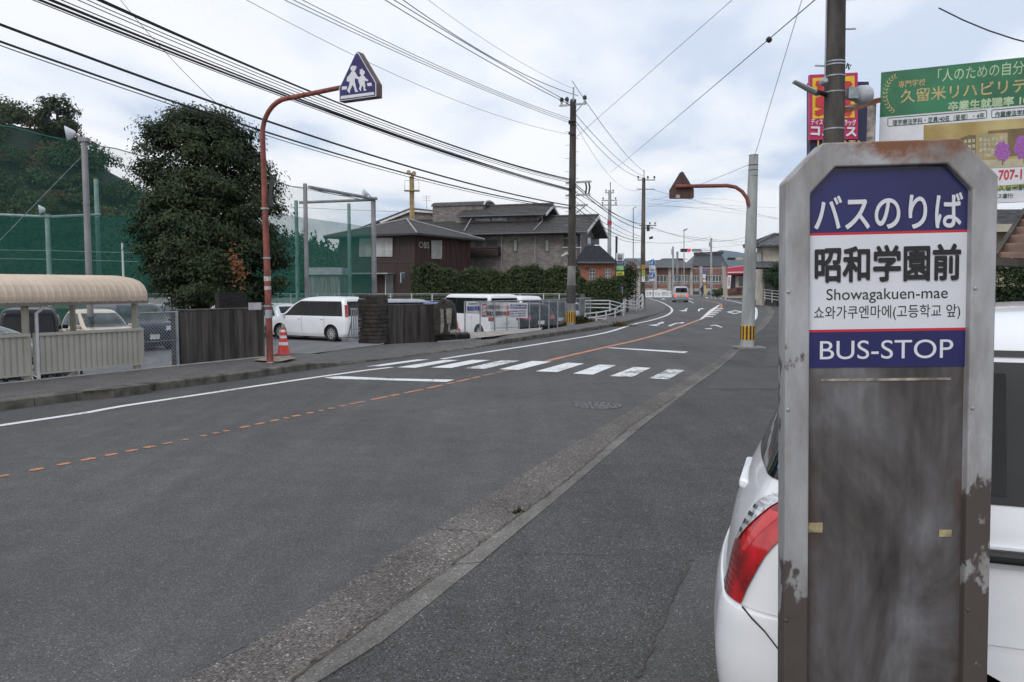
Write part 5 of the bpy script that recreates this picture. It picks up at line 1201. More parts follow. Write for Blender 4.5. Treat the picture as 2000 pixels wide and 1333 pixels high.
for k, s in enumerate(('昭和学園高校 進学部 野球', '弓道部 二年 柔道部 卓球部', '女子部 三年 剣道部 音楽部')): btxt(t, s, 1012, 608 + k * 4.8, 3, 31, M_purp)
# wheel stops
for k, (x, y) in enumerate(((905, 648), (930, 645), (957, 642), (984, 641.5), (1010, 638.5), (1025, 637), (1055, 635.5), (1072, 634), (1095, 634))):
    p = G(x, y - 2, LOTZ); tag(MB().box((p.x, p.y, LOTZ + .06), (.55, .14, .12), rz=R(25)).build('wheel_stop', M_kerb, bevel=.015), 'pale concrete wheel stop on the car park, %s from the monument' % ('nearest', 'second', 'third', 'fourth', 'fifth', 'sixth', 'seventh', 'eighth', 'ninth')[k], 'wheel stop', 'wheel stops behind the fence')
# red motorbike by the monument
rb = G(893, 651, LOTZ + .2); mbk = thing('motor_scooter', 'small red scooter parked behind the stone monument', 'scooter', (rb.x, rb.y, LOTZ))
for dx in (-.45, .45):
    MB().tube([Vector((rb.x + dx + .24 * math.cos(a), rb.y, LOTZ + .27 + .24 * math.sin(a))) for a in np.linspace(0, 6.2832, 17)], .045, 6, caps=False).build('wheel', M_rub, mbk)
M_rsc = carpaint('red_scooter_paint', (0.45, 0.03, 0.02))
MB().prism([Vector((rb.x + x, rb.y - .12, LOTZ + z)) for x, z in ((-.7, .62), (-.55, .80), (-.05, .78), (.02, .42), (.30, .40), (.42, .95), (.52, .95), (.50, .35), (.25, .28), (-.2, .28), (-.45, .50))], (0, .24, 0)).build('body', M_rsc, mbk, bevel=.03)
MB().cyl((rb.x + .44, rb.y - .3, LOTZ + 1.0), (rb.x + .44, rb.y + .3, LOTZ + 1.0), .018, n=8).build('handlebar', M_blackp, mbk)
# ---- white fence on a low wall at the back of the car park
RY = 45.4; M_wpipe = mat('white_painted_steel', (0.62, 0.62, 0.62), .45, var=.08)
lw = thing('low_wall', 'low grey concrete wall along the back of the car park', 'wall', (-10, RY, LOTZ))
MB().box((-14, RY + .1, -.1), (34.4, .2, 1.0)).build('wall', M_kerb, lw)
rf = thing('white_fence', 'white post and wire fence in front of the hedge', 'fence', (-10, RY, .4))
pxs = [285, 360, 400, 460, 510, 568, 620, 654, 690, 722, 763, 804, 844, 885.6, 927.5, 971.5, 1015.7, 1061.6, 1092, 1131]
M_cream = mat('offwhite_fence', (0.45, 0.46, 0.42), .5)
for k, x in enumerate(pxs):
    p = A(x, 575, RY); MB().beam((p.x, RY, .38), (p.x, RY, 1.24), .05, .05).build('post', M_wpipe, rf)
ra_, rb_ = A(275, 575, RY), A(1132, 575, RY)
for z in (1.23, .46): MB().beam((ra_.x, RY, z), (rb_.x, RY, z), .035, .04).build('rail', M_cream, rf)
for z in (.60, .73, .86, .99, 1.12): MB().cyl((ra_.x, RY, z), (rb_.x, RY, z), .007, n=4).build('wire', M_cream, rf)
# ---- clipped hedge
M_hedge = leafmat('hedge_leaf', (0.016, 0.028, 0.010), (0.080, 0.105, 0.036), .5, .15, .5)
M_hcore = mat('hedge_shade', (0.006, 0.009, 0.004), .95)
def hedge(name, label, x0, x1, y0, y1, z0, ztop, n, size, mt=M_hedge, bump=.35):
    t = thing(name, label, 'hedge', ((x0 + x1) / 2, y0, z0))
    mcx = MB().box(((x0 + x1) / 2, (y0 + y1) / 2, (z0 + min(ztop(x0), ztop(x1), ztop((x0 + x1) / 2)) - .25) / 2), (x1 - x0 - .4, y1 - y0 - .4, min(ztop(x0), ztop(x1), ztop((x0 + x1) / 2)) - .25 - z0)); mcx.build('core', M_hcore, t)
    xs = RNG.uniform(x0, x1, n); f = RNG.uniform(0, 1, n); P = np.zeros((n, 3)); N = np.zeros((n, 3))
    front = f < .62; top_ = (f >= .62) & (f < .94); end = f >= .94
    zt = np.array([ztop(x) for x in xs]) + .12 * np.sin(xs * 2.3) + .10 * np.sin(xs * 5.1 + 1) + RNG.normal(0, .09, n)
    bul = bump * .4 * np.sin(xs * 3.1 + 4 * np.sin(xs)) + RNG.normal(0, .12, n)
    P[:, 0] = xs
    fz_ = RNG.uniform(0, 1, n) ** .8
    P[:, 1] = np.where(front, y0 + .1 + bul * .6 + .25 * (fz_ - .5) ** 2, RNG.uniform(y0, y1, n)); P[:, 2] = np.where(front, z0 + (zt - z0) * fz_, zt - .1 * RNG.uniform(0, 1, n))
    N[:] = np.where(front[:, None], np.array((0, -1, .5)), np.array((0, -.3, 1)))
    P[end, 0] = np.where(RNG.uniform(0, 1, end.sum()) < .5, x0, x1) + RNG.normal(0, .1, end.sum()); P[end, 2] = z0 + (zt[end] - z0) * RNG.uniform(0, 1, end.sum())
    leaves('foliage', P, N, size, mt, t, .5, .7, off=((x0 + x1) / 2, y0, z0))
    return t
hx0, hx1 = A(808, 560, 47).x, A(1128, 560, 47).x
hedge('clipped_hedge', 'long dark green hedge behind the white car park fence', hx0, hx1, 46.2, 48.6, .2, lambda x: A(1000, 529, 46.5).z + .12 * math.sin(x * .9), 26000, .16)
hedge('clipped_hedge', 'lower dark hedge in front of the orange walled building', A(1128, 560, 46).x, A(1208, 560, 46).x, 45.2, 47.0, .0, lambda x: A(1000, 549, 46).z, 8000, .15)
# ---- timber clad house with hipped roof
M_brn = mat('dark_brown_cladding', (0.040, 0.022, 0.018), .7, var=.25, scale=2, stretch=(8, 8, .4)); M_redb = mat('red_brown_boarding', (0.066, 0.027, 0.021), .75, var=.45, scale=2.5, stretch=(7, 7, .3))
M_roofd = mat('dark_slate_roof', (0.040, 0.035, 0.034), .75, var=.2, scale=3); M_wfr = mat('white_window_frame', (0.60, 0.60, 0.58), .5); M_win = mat('window_glass', (0.10, 0.13, 0.16), .08, var=.4, scale=.5, rvar=.02); M_curt = mat('pale_curtain_glass', (0.36, 0.37, 0.36), .25, var=.15, scale=1.5)
E0 = Vector((-5.94, 50.0, 0)); ba = Vector((-.88, .475, 0)).normalized(); bb_ = Vector((.475, .88, 0)).normalized(); La, Lb = 7.6, 8.4
hs = thing('timber_house', 'brown timber clad two storey house with hipped roof and OBS lettering', 'house', (E0.x, E0.y, -.6))
def hp_(a, b, z): return E0 + ba * a + bb_ * b + Vector((0, 0, z))
ez = 1.65 + 104 * 50 / F; i_ = .75
c4 = [hp_(i_, i_, -.6), hp_(La - i_, i_, -.6), hp_(La - i_, Lb - i_, -.6), hp_(i_, Lb - i_, -.6)]
MB().prism(c4, (0, 0, ez + .5)).build('wall', M_brn, hs)
n_b = 26
for k in range(n_b):       # vertical weathered boards on the street side
    s0 = i_ + (Lb - 2 * i_) * k / n_b; s1 = i_ + (Lb - 2 * i_) * (k + 1) / n_b - .03
    MB().prism([hp_(i_ - .035 - random.uniform(0, .015), s0, .2), hp_(i_ - .035, s1, .2), hp_(i_ + .01, s1, .2), hp_(i_ + .01, s0, .2)], (0, 0, ez - .15 + random.uniform(-.02, .02))).build('board', M_redb, hs)
ap = hp_(La / 2, Lb / 2, 1.65 + 130 * 55.7 / F)
ev = [hp_(0, 0, ez), hp_(La, 0, ez), hp_(La, Lb, ez), hp_(0, Lb, ez)]
MB().add(ev + [ap] + [p - Vector((0, 0, .12)) for p in ev], [(0, 1, 4), (1, 2, 4), (2, 3, 4), (3, 0, 4), (5, 6, 7, 8), (0, 5, 6, 1), (1, 6, 7, 2), (2, 7, 8, 3), (3, 8, 5, 0)]).build('roof', M_roofd, hs)
for p in ev: MB().cyl(p + Vector((0, 0, .03)), ap + Vector((0, 0, .03)), .045, n=6).build('hip_cap', mat('pale_hip_cap', (0.33, 0.33, 0.33), .5), hs)
PA, PB = hp_(0, i_ - .02, 0), hp_(i_ - .06, 0, 0)
def win(root, P0, d, x0, x1, y0, y1, frame=M_wfr, glass=M_win, fw=1.0, mull=(), bars=(), dep=-.05):
    w_ = front_prism(P0, d, ((x0, y1), (x1, y1), (x1, y0), (x0, y0)), dep).build('window', frame, root)
    n = Vector((-Vector(d).y, Vector(d).x, 0)).normalized(); n = n if n.y > 0 else -n
    xs = [x0] + list(mull) + [x1]; ys = [y0] + list(bars) + [y1]
    off = wloc(root); 
    for a, b in zip(xs, xs[1:]):
        for c, e in zip(ys, ys[1:]):
            m_ = front_prism(P0 + n * (dep - .004), d, ((a + fw / 2, e - fw / 2), (b - fw / 2, e - fw / 2), (b - fw / 2, c + fw / 2), (a + fw / 2, c + fw / 2)), -.012)
            o = obj('pane', m_.mesh('pane', wloc(root)), glass, w_)
    return w_
win(hs, PA, ba, 703, 730, 465, 502, glass=M_curt, mull=(717,)); win(hs, PA, ba, 735, 767, 465, 502, glass=M_curt, mull=(754,), bars=(487,))
win(hs, PB, bb_, 842, 862, 470, 506, glass=M_curt, frame=mat('cream_frame', (0.52, 0.47, 0.32), .5), mull=(850, 854))
win(hs, PA, ba, 783, 791.5, 533, 553, glass=M_win)
for x0, x1 in ((666, 681), (753, 768)): 
    win(hs, PA, ba, x0, x1, 537, 580, glass=mat('doorway_glass', (0.08, 0.10, 0.10), .15), fw=1.6)
front_prism(PA, ba, ((661, 536), (772, 536), (772, 533.5), (661, 533.5)), -.8).build('canopy', mat('pale_canopy', (0.30, 0.30, 0.29), .5), hs)
t_ = hs; n_o = Vector((-bb_.y, bb_.x, 0)); n_o = n_o if n_o.y < 0 else -n_o
c_ = VP(PB + n_o * .05, bb_, 828.5, 479); text('OBS', c_, bb_, (0, 0, 1), mat('grey_letters', (0.45, 0.45, 0.45), .5), hs, height=12 * c_.y / F, width=1.15, bold=.0)
front_prism(PA, ba, ((665, 513), (806, 513), (806, 512), (665, 512)), -.03).build('trim_line', mat('trim', (0.09, 0.07, 0.06), .6), hs)
# small concrete store left of it
st = thing('concrete_store', 'small grey concrete store seen through the green net', 'shed', (A(634, 560, 47).x, 47, -.6))
x0, x1 = A(603, 560, 47).x, A(664, 560, 47).x
MB().box(((x0 + x1) / 2, 48, .85), (x1 - x0, 2.0, 2.9)).build('wall', mat('streaked_concrete', (0.30, 0.30, 0.30), .85, var=.25, scale=2, stretch=(4, 4, .3)), st)
MB().box(((x0 + x1) / 2, 48, 2.55), (x1 - x0 + .3, 2.3, .42)).build('roof_band', mat('pale_band', (0.52, 0.52, 0.56), .7), st)
# yellow steel mast with loudspeakers
ms_ = A(806, 560, 57); ma = thing('speaker_mast', 'yellowed steel mast with small loudspeakers behind the hipped roof', 'mast', (ms_.x, 57, -.6))
M_yel = mat('yellowed_steel', (0.36, 0.27, 0.13), .6, var=.2)
for dx in (-.11, .0, .11): MB().cyl((ms_.x + dx, 57, -.6), (ms_.x + dx, 57, A(806, 345 if dx else 338, 57).z), .06, n=8).build('leg', M_yel, ma)
zz_ = A(806, 373, 57).z; MB().box((ms_.x, 57, zz_), (1.05, .6, .06)).build('platform', M_yel, ma)
for sx_ in (-.5, .5): MB().cyl((ms_.x + sx_, 57, zz_), (ms_.x + sx_, 57, zz_ + .72), .015, n=5).build('rail_post', M_yel, ma)
MB().cyl((ms_.x - .5, 57, zz_ + .72), (ms_.x + .5, 57, zz_ + .72), .015, n=5).build('hand_rail', M_yel, ma)
for sx_, zz2 in ((-.08, 339), (.1, 341)): MB().lathe((ms_.x + sx_, 56.9, A(806, zz2, 57).z), [(.05, 0), (.16, .3), (.16, .31)], 10, axis=(sx_ * 4, -1, .1)).build('horn', M_yel, ma)
# ---- big brick clad house with tiled gables
M_brk = brickmat('mottled_brick', (0.125, 0.108, 0.098), (0.205, 0.185, 0.172), (0.125, 0.12, 0.115), 2.2, .42, .16)
M_tile = mat('dark_roof_tile', (0.050, 0.047, 0.045), .6, var=.25, scale=4); M_trimw = mat('white_bargeboard', (0.55, 0.55, 0.54), .5); M_dk = mat('dark_recess', (0.02, 0.02, 0.022), .5); M_rail = mat('dark_brown_rail', (0.035, 0.018, 0.016), .6)
R0 = Vector((5.25, 56.0, 0)); ha = Vector((-.95, .312, 0)).normalized(); hb = Vector((.312, .95, 0)).normalized()
bh = thing('brick_house', 'large grey brown brick house with stepped dark tiled gable roofs', 'house', (R0.x, R0.y, -.6))
def q_(a, b, z): return R0 + ha * a + hb * b + Vector((0, 0, z))
def gable(a0, a1, b0, b1, ze, zr, courses=9, root=bh, m=M_tile, th=.14, ov=.35):
    """Two tiled slopes built course by course, ridge along the a axis, white bargeboards on the right end."""
    bm_ = (b0 + b1) / 2; r_ = MB()
    for (s, e) in ((b0, bm_), (b1, bm_)):
        for k in range(courses):
            f0, f1 = k / courses, (k + 1) / courses
            p = lambda f, a, dz: q_(a, s + (e - s) * f, ze + (zr - ze) * f + dz)
            vs = [p(f0, a0, .05), p(f0, a1, .05), p(f1 + .02, a1, .0), p(f1 + .02, a0, .0), p(f0, a0, -.03), p(f0, a1, -.03)]
            r_.add(vs, [(0, 1, 2, 3), (4, 5, 1, 0)])
        r_.add([p(0, a0, -.02), p(0, a1, -.02), p(1, a1, -.02), p(1, a0, -.02), p(0, a0, -th), p(0, a1, -th), p(1, a1, -th), p(1, a0, -th)], [(0, 1, 5, 4), (4, 5, 6, 7), (1, 2, 6, 5), (0, 3, 7, 4)])
    rf_ = r_.build('roof', m, root, rec=False)
    rc = MB().cyl(q_(a0 - .02, bm_, zr + .04), q_(a1, bm_, zr + .04), .10, n=8); obj('ridge_cap', rc.mesh('ridge_cap', wloc(root)), m, rf_)
    for s in (b0, b1):
        m_ = MB().beam(q_(a0 - .03, s, ze - .10), q_(a0 - .03, bm_, zr - .10), .05, .20); obj('bargeboard', m_.mesh('bargeboard', wloc(root)), M_trimw, rf_)
    m_ = MB().beam(q_(a0, b0 - .05, ze - .06), q_(a1, b0 - .05, ze - .06), .12, .10); obj('eaves_gutter', m_.mesh('eaves_gutter', wloc(root)), mat('grey_gutter', (0.12, 0.12, 0.125), .5), rf_)
    return rf_
ezm = 1.65 + 108 * 56 / F; rzm = 1.65 + 135 * 60.3 / F
gable(0, 15, 0, 7.4, ezm, rzm, 10)
# walls
MB().prism([q_(.9, .8, -.6), q_(14, .8, -.6), q_(14, 6.6, -.6), q_(.9, 6.6, -.6)], (0, 0, ezm + .55)).build('wall', M_brk, bh)
PG = q_(.88, 0, 0); PFm = q_(0, .78, 0)
MB().add([q_(.92, .8, ezm - .1), q_(.92, 6.6, ezm - .1), q_(.92, 3.7, rzm - .15), q_(1.4, .8, ezm - .1), q_(1.4, 6.6, ezm - .1), q_(1.4, 3.7, rzm - .15)], [(0, 1, 2), (3, 5, 4), (0, 2, 5, 3), (1, 4, 5, 2)]).build('gable_wall', M_brk, bh)
# upper clerestory
ez2 = 1.65 + 143 * 58.3 / F; rz2 = 1.65 + 160.5 * 60.2 / F
ua0 = 3.55; 
MB().prism([q_(ua0 + .8, 2.6, ezm), q_(11, 2.6, ezm), q_(11, 5.6, ezm), q_(ua0 + .8, 5.6, ezm)], (0, 0, ez2 - ezm + .1)).build('upper_wall', M_brk, bh)
gable(ua0, 10.6, 1.9, 6.2, ez2, rz2, 7)
MB().add([q_(ua0 + .82, 2.6, ez2 - .1), q_(ua0 + .82, 5.6, ez2 - .1), q_(ua0 + .82, 4.05, rz2 - .2), q_(ua0 + 1.2, 2.6, ez2 - .1), q_(ua0 + 1.2, 5.6, ez2 - .1), q_(ua0 + 1.2, 4.05, rz2 - .2)], [(0, 1, 2), (3, 5, 4), (0, 2, 5, 3), (1, 4, 5, 2)]).build('gable_wall', M_brk, bh)
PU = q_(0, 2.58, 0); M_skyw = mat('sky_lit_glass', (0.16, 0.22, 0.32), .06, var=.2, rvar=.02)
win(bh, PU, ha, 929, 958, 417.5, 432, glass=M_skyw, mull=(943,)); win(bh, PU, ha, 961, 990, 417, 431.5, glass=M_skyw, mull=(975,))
# tower with barrel roof, and the sloping left wing
PT = q_(0, 3.2, 0)
tl, tr2 = VP(PT, ha, 845, 420), VP(PT, ha, 944, 420); ztw = VP(PT, ha, 890, 402).z
MB().prism([Vector((tl.x, tl.y, 4)), Vector((tr2.x, tr2.y, 4)), Vector((tr2.x, tr2.y, 4)) + hb * 2.4, Vector((tl.x, tl.y, 4)) + hb * 2.4], (0, 0, ztw - 4)).build('tower_wall', M_brk, bh)
bl_ = MB(); rows = []
for s in np.linspace(0, 1, 14):
    c = tl.lerp(tr2, s * 1.04 - .02); rows.append([c + hb * (1.2 - 1.3 * math.cos(a)) + Vector((0, 0, ztw - c.z + .42 * math.sin(a) - .03)) for a in np.linspace(0, math.pi, 14)])
bl_.grid(rows); bl_.f.append(tuple(range(13 * 14, 14 * 14))); bl_.build('barrel_roof', M_tile, bh, smooth=False)
e_ = rows[-1]; MB().tube([p + Vector((.03, -.03, 0)) for p in e_], .07, 6).build('barrel_trim', M_trimw, bh)
PW = q_(0, 4.0, 0)
front_prism(PW, ha, ((700, 470), (700, 447), (735, 443), (800, 408), (852, 413), (852, 470)), .3).build('wing_wall', M_brk, bh)
front_prism(PW - hb * .15, ha, ((690, 449.5), (802, 406), (853, 411.5), (853, 414.5), (802, 409.5), (692, 453)), 3.5).build('wing_roof', M_tile, bh)
front_prism(PW - hb * .25, ha, ((740, 434), (802, 409.5), (852, 414), (852, 417.5), (802, 413.5), (745, 436)), .12).build('fascia', M_trimw, bh)
# front windows, balcony, porch, downpipes
for x0, x1 in ((1002.5, 1010.5), (1064.5, 1072.5)): win(bh, PFm, ha, x0, x1, 468, 492, frame=M_dk, glass=mat('frosted_glass', (0.20, 0.22, 0.22), .3), fw=2)
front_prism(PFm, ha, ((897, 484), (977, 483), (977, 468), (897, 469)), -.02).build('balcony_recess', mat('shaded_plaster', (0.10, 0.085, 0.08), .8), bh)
for x0, x1 in ((929, 943), (950, 971)): front_prism(PFm, ha, ((x0, 486), (x1, 486), (x1, 470), (x0, 470)), -.035).build('balcony_door', M_dk, bh)
for k in range(4): front_prism(PFm, ha, ((895, 501 - k * 4.6), (978, 500 - k * 4.6), (978, 496.4 - k * 4.6), (895, 497.4 - k * 4.6)), -.6).build('balcony_board', M_rail, bh)
front_prism(PFm, ha, ((1101, 483), (1135, 483), (1135, 457), (1101, 457)), -.02).build('porch_recess', M_dk, bh)
win(bh, PFm, ha, 1119, 1128, 460, 483, frame=M_dk, glass=mat('blue_glass', (0.03, 0.09, 0.16), .1), dep=-.03)
front_prism(PFm, ha, ((1100, 484.5), (1136, 484.5), (1136, 483), (1100, 483)), -.12).build('porch_sill', M_wfr, bh)
front_prism(PG, hb, ((1146, 477), (1170, 479), (1170, 464), (1146, 464.5)), -.02).build('gable_opening', M_dk, bh)
front_prism(PG, hb, ((1146.5, 477), (1153, 477.3), (1153, 465), (1146.5, 465)), -.04).build('bright_opening', mat('pale_opening', (0.62, 0.64, 0.68), .6), bh)
for x in (979, 1045, 1134): front_prism(PFm, ha, ((x, 525), (x + 1.3, 525), (x + 1.3, 457), (x, 457)), -.08).build('downpipe', mat('grey_pipe', (0.32, 0.32, 0.33), .5), bh)
MB().cyl(VP(PU, ha, 1059, 416), VP(PU, ha, 1059, 432), .04, n=6).build('downpipe', MATS['grey_pipe'], bh)
MB().cyl(VP(q_(0, 2.4, 0), ha, 1059, 432), VP(q_(0, .1, 0), ha, 1042, 450), .04, n=6).build('downpipe', MATS['grey_pipe'], bh)
MB().cyl(VP(PU, ha, 926, 418), VP(q_(0, .4, 0), ha, 906, 452), .04, n=6).build('downpipe', MATS['grey_pipe'], bh)
tv_ = VP(PT, ha, 833, 400); an = MB().cyl(tv_ - Vector((0, 0, .6)), tv_ + Vector((0, 0, .7)), .02, n=5)
for z in (.3, .5, .65): an.cyl(tv_ + Vector((-.35, 0, z)), tv_ + Vector((.35, 0, z)), .012, n=4)
an.build('aerial', M_galv, bh)
# ---- orange walled hall with hipped roof
M_orng = mat('orange_render', (0.30, 0.125, 0.082), .85, var=.12, scale=2); M_slate = mat('blue_black_slate', (0.045, 0.047, 0.058), .85, var=.15, scale=5, spec=.2)
ch = thing('orange_hall', 'small orange rendered hall with dark hipped roof beside the brick house', 'building', (A(1166, 560, 51.5).x, 51.5, -.1))
cx0, cx1 = A(1134, 530, 51.5).x, A(1201, 530, 51.5).x; ze_ = A(1166, 512, 51.2).z
MB().box(((cx0 + cx1) / 2, 53.2, (ze_ - .1) / 2), (cx1 - cx0, 3.4, ze_ + .1)).build('wall', M_orng, ch)
el = [Vector((cx0 - .22, 51.2, ze_)), Vector((cx1 + .12, 51.2, ze_)), Vector((cx1 + .12, 55.2, ze_)), Vector((cx0 - .22, 55.2, ze_))]
zt_ = A(1160, 480, 53).z; tp = [Vector((A(1146, 480, 53).x, 53, zt_)), Vector((A(1171, 480, 53).x, 53, zt_)), Vector((A(1171, 480, 53).x, 53.6, zt_)), Vector((A(1146, 480, 53).x, 53.6, zt_))]
rm = MB(); nc_ = 11
for k in range(nc_):
    f0, f1 = k / nc_, (k + 1) / nc_
    lo = [a.lerp(b, f0) + Vector((0, 0, .035)) for a, b in zip(el, tp)]; hi = [a.lerp(b, f1) for a, b in zip(el, tp)]
    rm.add(lo + hi, [(i, (i + 1) % 4, 4 + (i + 1) % 4, 4 + i) for i in range(4)])
rm.add(tp, [(0, 1, 2, 3)]); rm.add([p + Vector((0, 0, -.01)) for p in el + tp], [(i, (i + 1) % 4, 4 + (i + 1) % 4, 4 + i) for i in range(4)]); rm.add([p - Vector((0, 0, .1)) for p in el] + [p + Vector((0, 0, .04)) for p in el], [(0, 1, 2, 3)] + [(i, (i + 1) % 4, 4 + (i + 1) % 4, 4 + i) for i in range(4)])
rm.build('roof', M_slate, ch, rec=False)
MB().beam(el[0] - Vector((0, .05, .04)), el[1] - Vector((0, .05, .04)), .1, .1).build('eaves_gutter', MATS['grey_gutter'], ch)
Pc = Vector((0, 51.48, 0)); dx_ = Vector((1, 0, 0))
win(ch, Pc, dx_, 1151, 1162, 526, 548, glass=M_win, mull=(1156.5,), bars=(533, 540)); win(ch, Pc, dx_, 1182, 1192, 526, 546, glass=M_win, mull=(1187,), bars=(532, 539))
MB().box(A(1147, 524, 51.4), (.15, .08, .08)).build('wall_lamp', M_dk, ch)
# ---- green ball nets on tall posts
M_net = netmat('green_ball_net', (0.012, 0.16, 0.115), .17); M_net2 = netmat('dense_green_net', (0.006, 0.085, 0.062), .66); M_net3 = netmat('green_net_double', (0.012, 0.15, 0.115), .50)
M_conc = mat('weathered_concrete_post', (0.27, 0.265, 0.275), .8, var=.2, scale=2, stretch=(1, 1, .3)); M_gpost = mat('green_grey_steel', (0.20, 0.30, 0.28), .5)
N0, N1 = Vector((-14.9, 23.0, 0)), Vector((-7.62, 44.0, 0)); nd = (N1 - N0).normalized(); N0 = N0 - nd * 8
nz0, nz1 = -.6, 6.32
n_t = thing('ball_net', 'tall green ball net running past the big tree to the brown house', 'net', (N1.x, N1.y, -.6))
K = 24; rows = [[N0.lerp(N1, k / K) + Vector((0, 0, z - (.10 * math.sin(k * 1.3) ** 2 if z > 6 else 0))) for k in range(K + 1)] for z in np.linspace(nz0, nz1, 6)]
MB().grid(rows).build('netting', M_net, n_t)
MB().tube(rows[-1], .018, 5).build('edge_rope', mat('green_rope', (0.02, 0.16, 0.11), .7), n_t)
i0 = K * 2 // 3
low = [[N0.lerp(N1, k / K) + nd.cross(Vector((0, 0, 1))) * -.08 + Vector((0, 0, z)) for k in range(15, K + 1)] for z in (nz0, 2.0, 4.9)]
MB().grid(low).build('lower_netting', M_net3, n_t)
def flood(root, p, dirv):
    MB().lathe(p, [(.05, -.16), (.10, -.12), (.24, .10), (.25, .13), (.23, .13)], 16, axis=dirv).build('lamp_head', mat('white_lamp_dish', (0.62, 0.64, 0.66), .25, var=.05), root, smooth=True)
def npost(name, label, px, ptop, Y, r, m, lamp=None, zb=-.6):
    b = A(px, 600, Y); ztp = A(px, ptop, Y).z; t = thing(name, label, 'post', (b.x, b.y, zb), group='posts carrying the ball nets')
    MB().cyl((b.x, Y, zb), (b.x, Y, ztp), r * 1.12, r, 12).build('shaft', m, t, smooth=True)
    for k in (.35, .7): MB().cyl((b.x, Y, zb + (ztp - zb) * k), (b.x, Y, zb + (ztp - zb) * k + .06), r * 1.2, n=12).build('band', m, t)
    if lamp:
        flood(t, Vector((b.x + lamp[0], Y - .1, ztp + lamp[1])), lamp[2]); MB().cyl((b.x, Y, ztp - .1), (b.x + lamp[0] * .6, Y - .1, ztp + lamp[1]), .025, n=6).build('bracket', m, t)
        MB().box((b.x, Y, ztp - .06), (r * 3.2, r * 2.6, .12)).build('cap_plate', m, t)
    return t
npost('net_post', 'tall grey concrete net post with white floodlight left of the tree', 176, 270, 25.8, .09, M_conc, (-.38, .12, (-1, -.5, -.15)))
npost('net_post', 'grey net post at the left end of the top beam above the white minivan', 600, 359, 37.8, .10, M_conc)
npost('net_post', 'grey net post with floodlight in front of the brown house', 731.5, 386, 43.9, .13, M_conc, (-.42, .18, (-1, -.45, .15)))
npost('net_post', 'green steel net post behind the right edge of the tree', 582, 392, 43.0, .10, M_gpost)
npost('net_post', 'green steel net post rising behind the brown house roof', 684, 398, 47.5, .10, M_gpost)
npost('net_post', 'green grey steel post with floodlight above the bicycle shelter', 99, 420, 41.0, .11, M_gpost, (-.2, .25, (-1, -.6, -.1)))
npost('net_post', 'pale green steel post with aerial beside the tall concrete net post', 196, 350, 44.0, .11, M_gpost)
npost('net_post', 'thin white post at the left foot of the tree crown', 243, 475, 40.0, .05, M_wpipe)
npost('net_post', 'thin white post seen through the tree trunk gap', 331, 510, 42.0, .05, M_wpipe)
bm2 = thing('net_beam', 'sloping grey pipe beam joining two net posts', 'beam', A(604, 366, 37.8)); MB().cyl(A(604, 366, 37.8), A(731, 389, 43.8), .085, n=10).build('pipe', M_conc, bm2)
bm3 = thing('net_beam', 'level grey pipe beam at the back of the net cage', 'beam', A(584, 396, 43)); MB().cyl(A(584, 396, 43), A(731, 390.5, 43.9), .075, n=10).build('pipe', M_conc, bm3)
bm4 = thing('net_beam', 'pale green pipe beam along the top of the dense net', 'beam', A(0, 422, 41)); MB().tube([A(-60, 417, 41), A(98, 424, 41), A(196, 419.5, 43.8)], .07, 8).build('pipe', M_gpost, bm4)
n2 = thing('backstop_net', 'dense dark green net below the pipe beam on the left', 'net', A(100, 560, 41.2))
MB().grid([[A(x, y, 41.3 + (x + 100) / 400 * 1.5) for x in (-100, 0, 100, 200, 290)] for y in (424, 480, 540, 600, 626)]).build('netting', M_net2, n2)
for y in (488, 505): MB().tube([A(-60, y, 41), A(100, y + 2, 41), A(290, y + 7, 41)], .012, 4).build('stay_wire', M_gpost, n2)
MB().cyl(A(173, 292, 25.9), A(-10, 480, 25.9), .012, n=5).build('guy_wire', M_galv, n_t)
# ---- wooded hill, conifer ridge, far mountains
hy = 172.0
sil_h = [(-260, 205), (-120, 190), (0, 212), (60, 218), (110, 222), (160, 285), (200, 300), (232, 330), (262, 372), (330, 415), (420, 448), (520, 470), (640, 500), (760, 535)]
def hill_h(X):
    px = 1000 + X / hy * F
    if px <= sil_h[0][0]: y = sil_h[0][1]
    elif px >= sil_h[-1][0]: y = 560 + (px - 760) * .0
    else:
        for (x0, y0), (x1, y1) in zip(sil_h, sil_h[1:]):
            if x0 <= px <= x1: y = y0 + (y1 - y0) * (px - x0) / (x1 - x0); break
    return max(0.0, (560 - y) * hy / F - 1.0)
def hz(X, Y):
    t = max(0, min(1, (Y - 118) / (hy - 118))); b = max(0, min(1, 1 - (Y - hy) / 90)); s = t * t * (3 - 2 * t)
    return hill_h(X) * (s * .98 if Y < hy else b * b * (3 - 2 * b)) + (1.2 * math.sin(X * .11) * math.cos(Y * .09)) * t * b - .05
M_soil = mat('forest_floor', (0.022, 0.024, 0.014), .95, var=.3)
rows = [[Vector((X, Y, hz(X, Y))) for X in np.arange(-150, -20, 3.0)] for Y in np.arange(118, 266, 4.0)]
tag(MB().grid(rows).build('hill', M_soil, smooth=True), kind='structure')
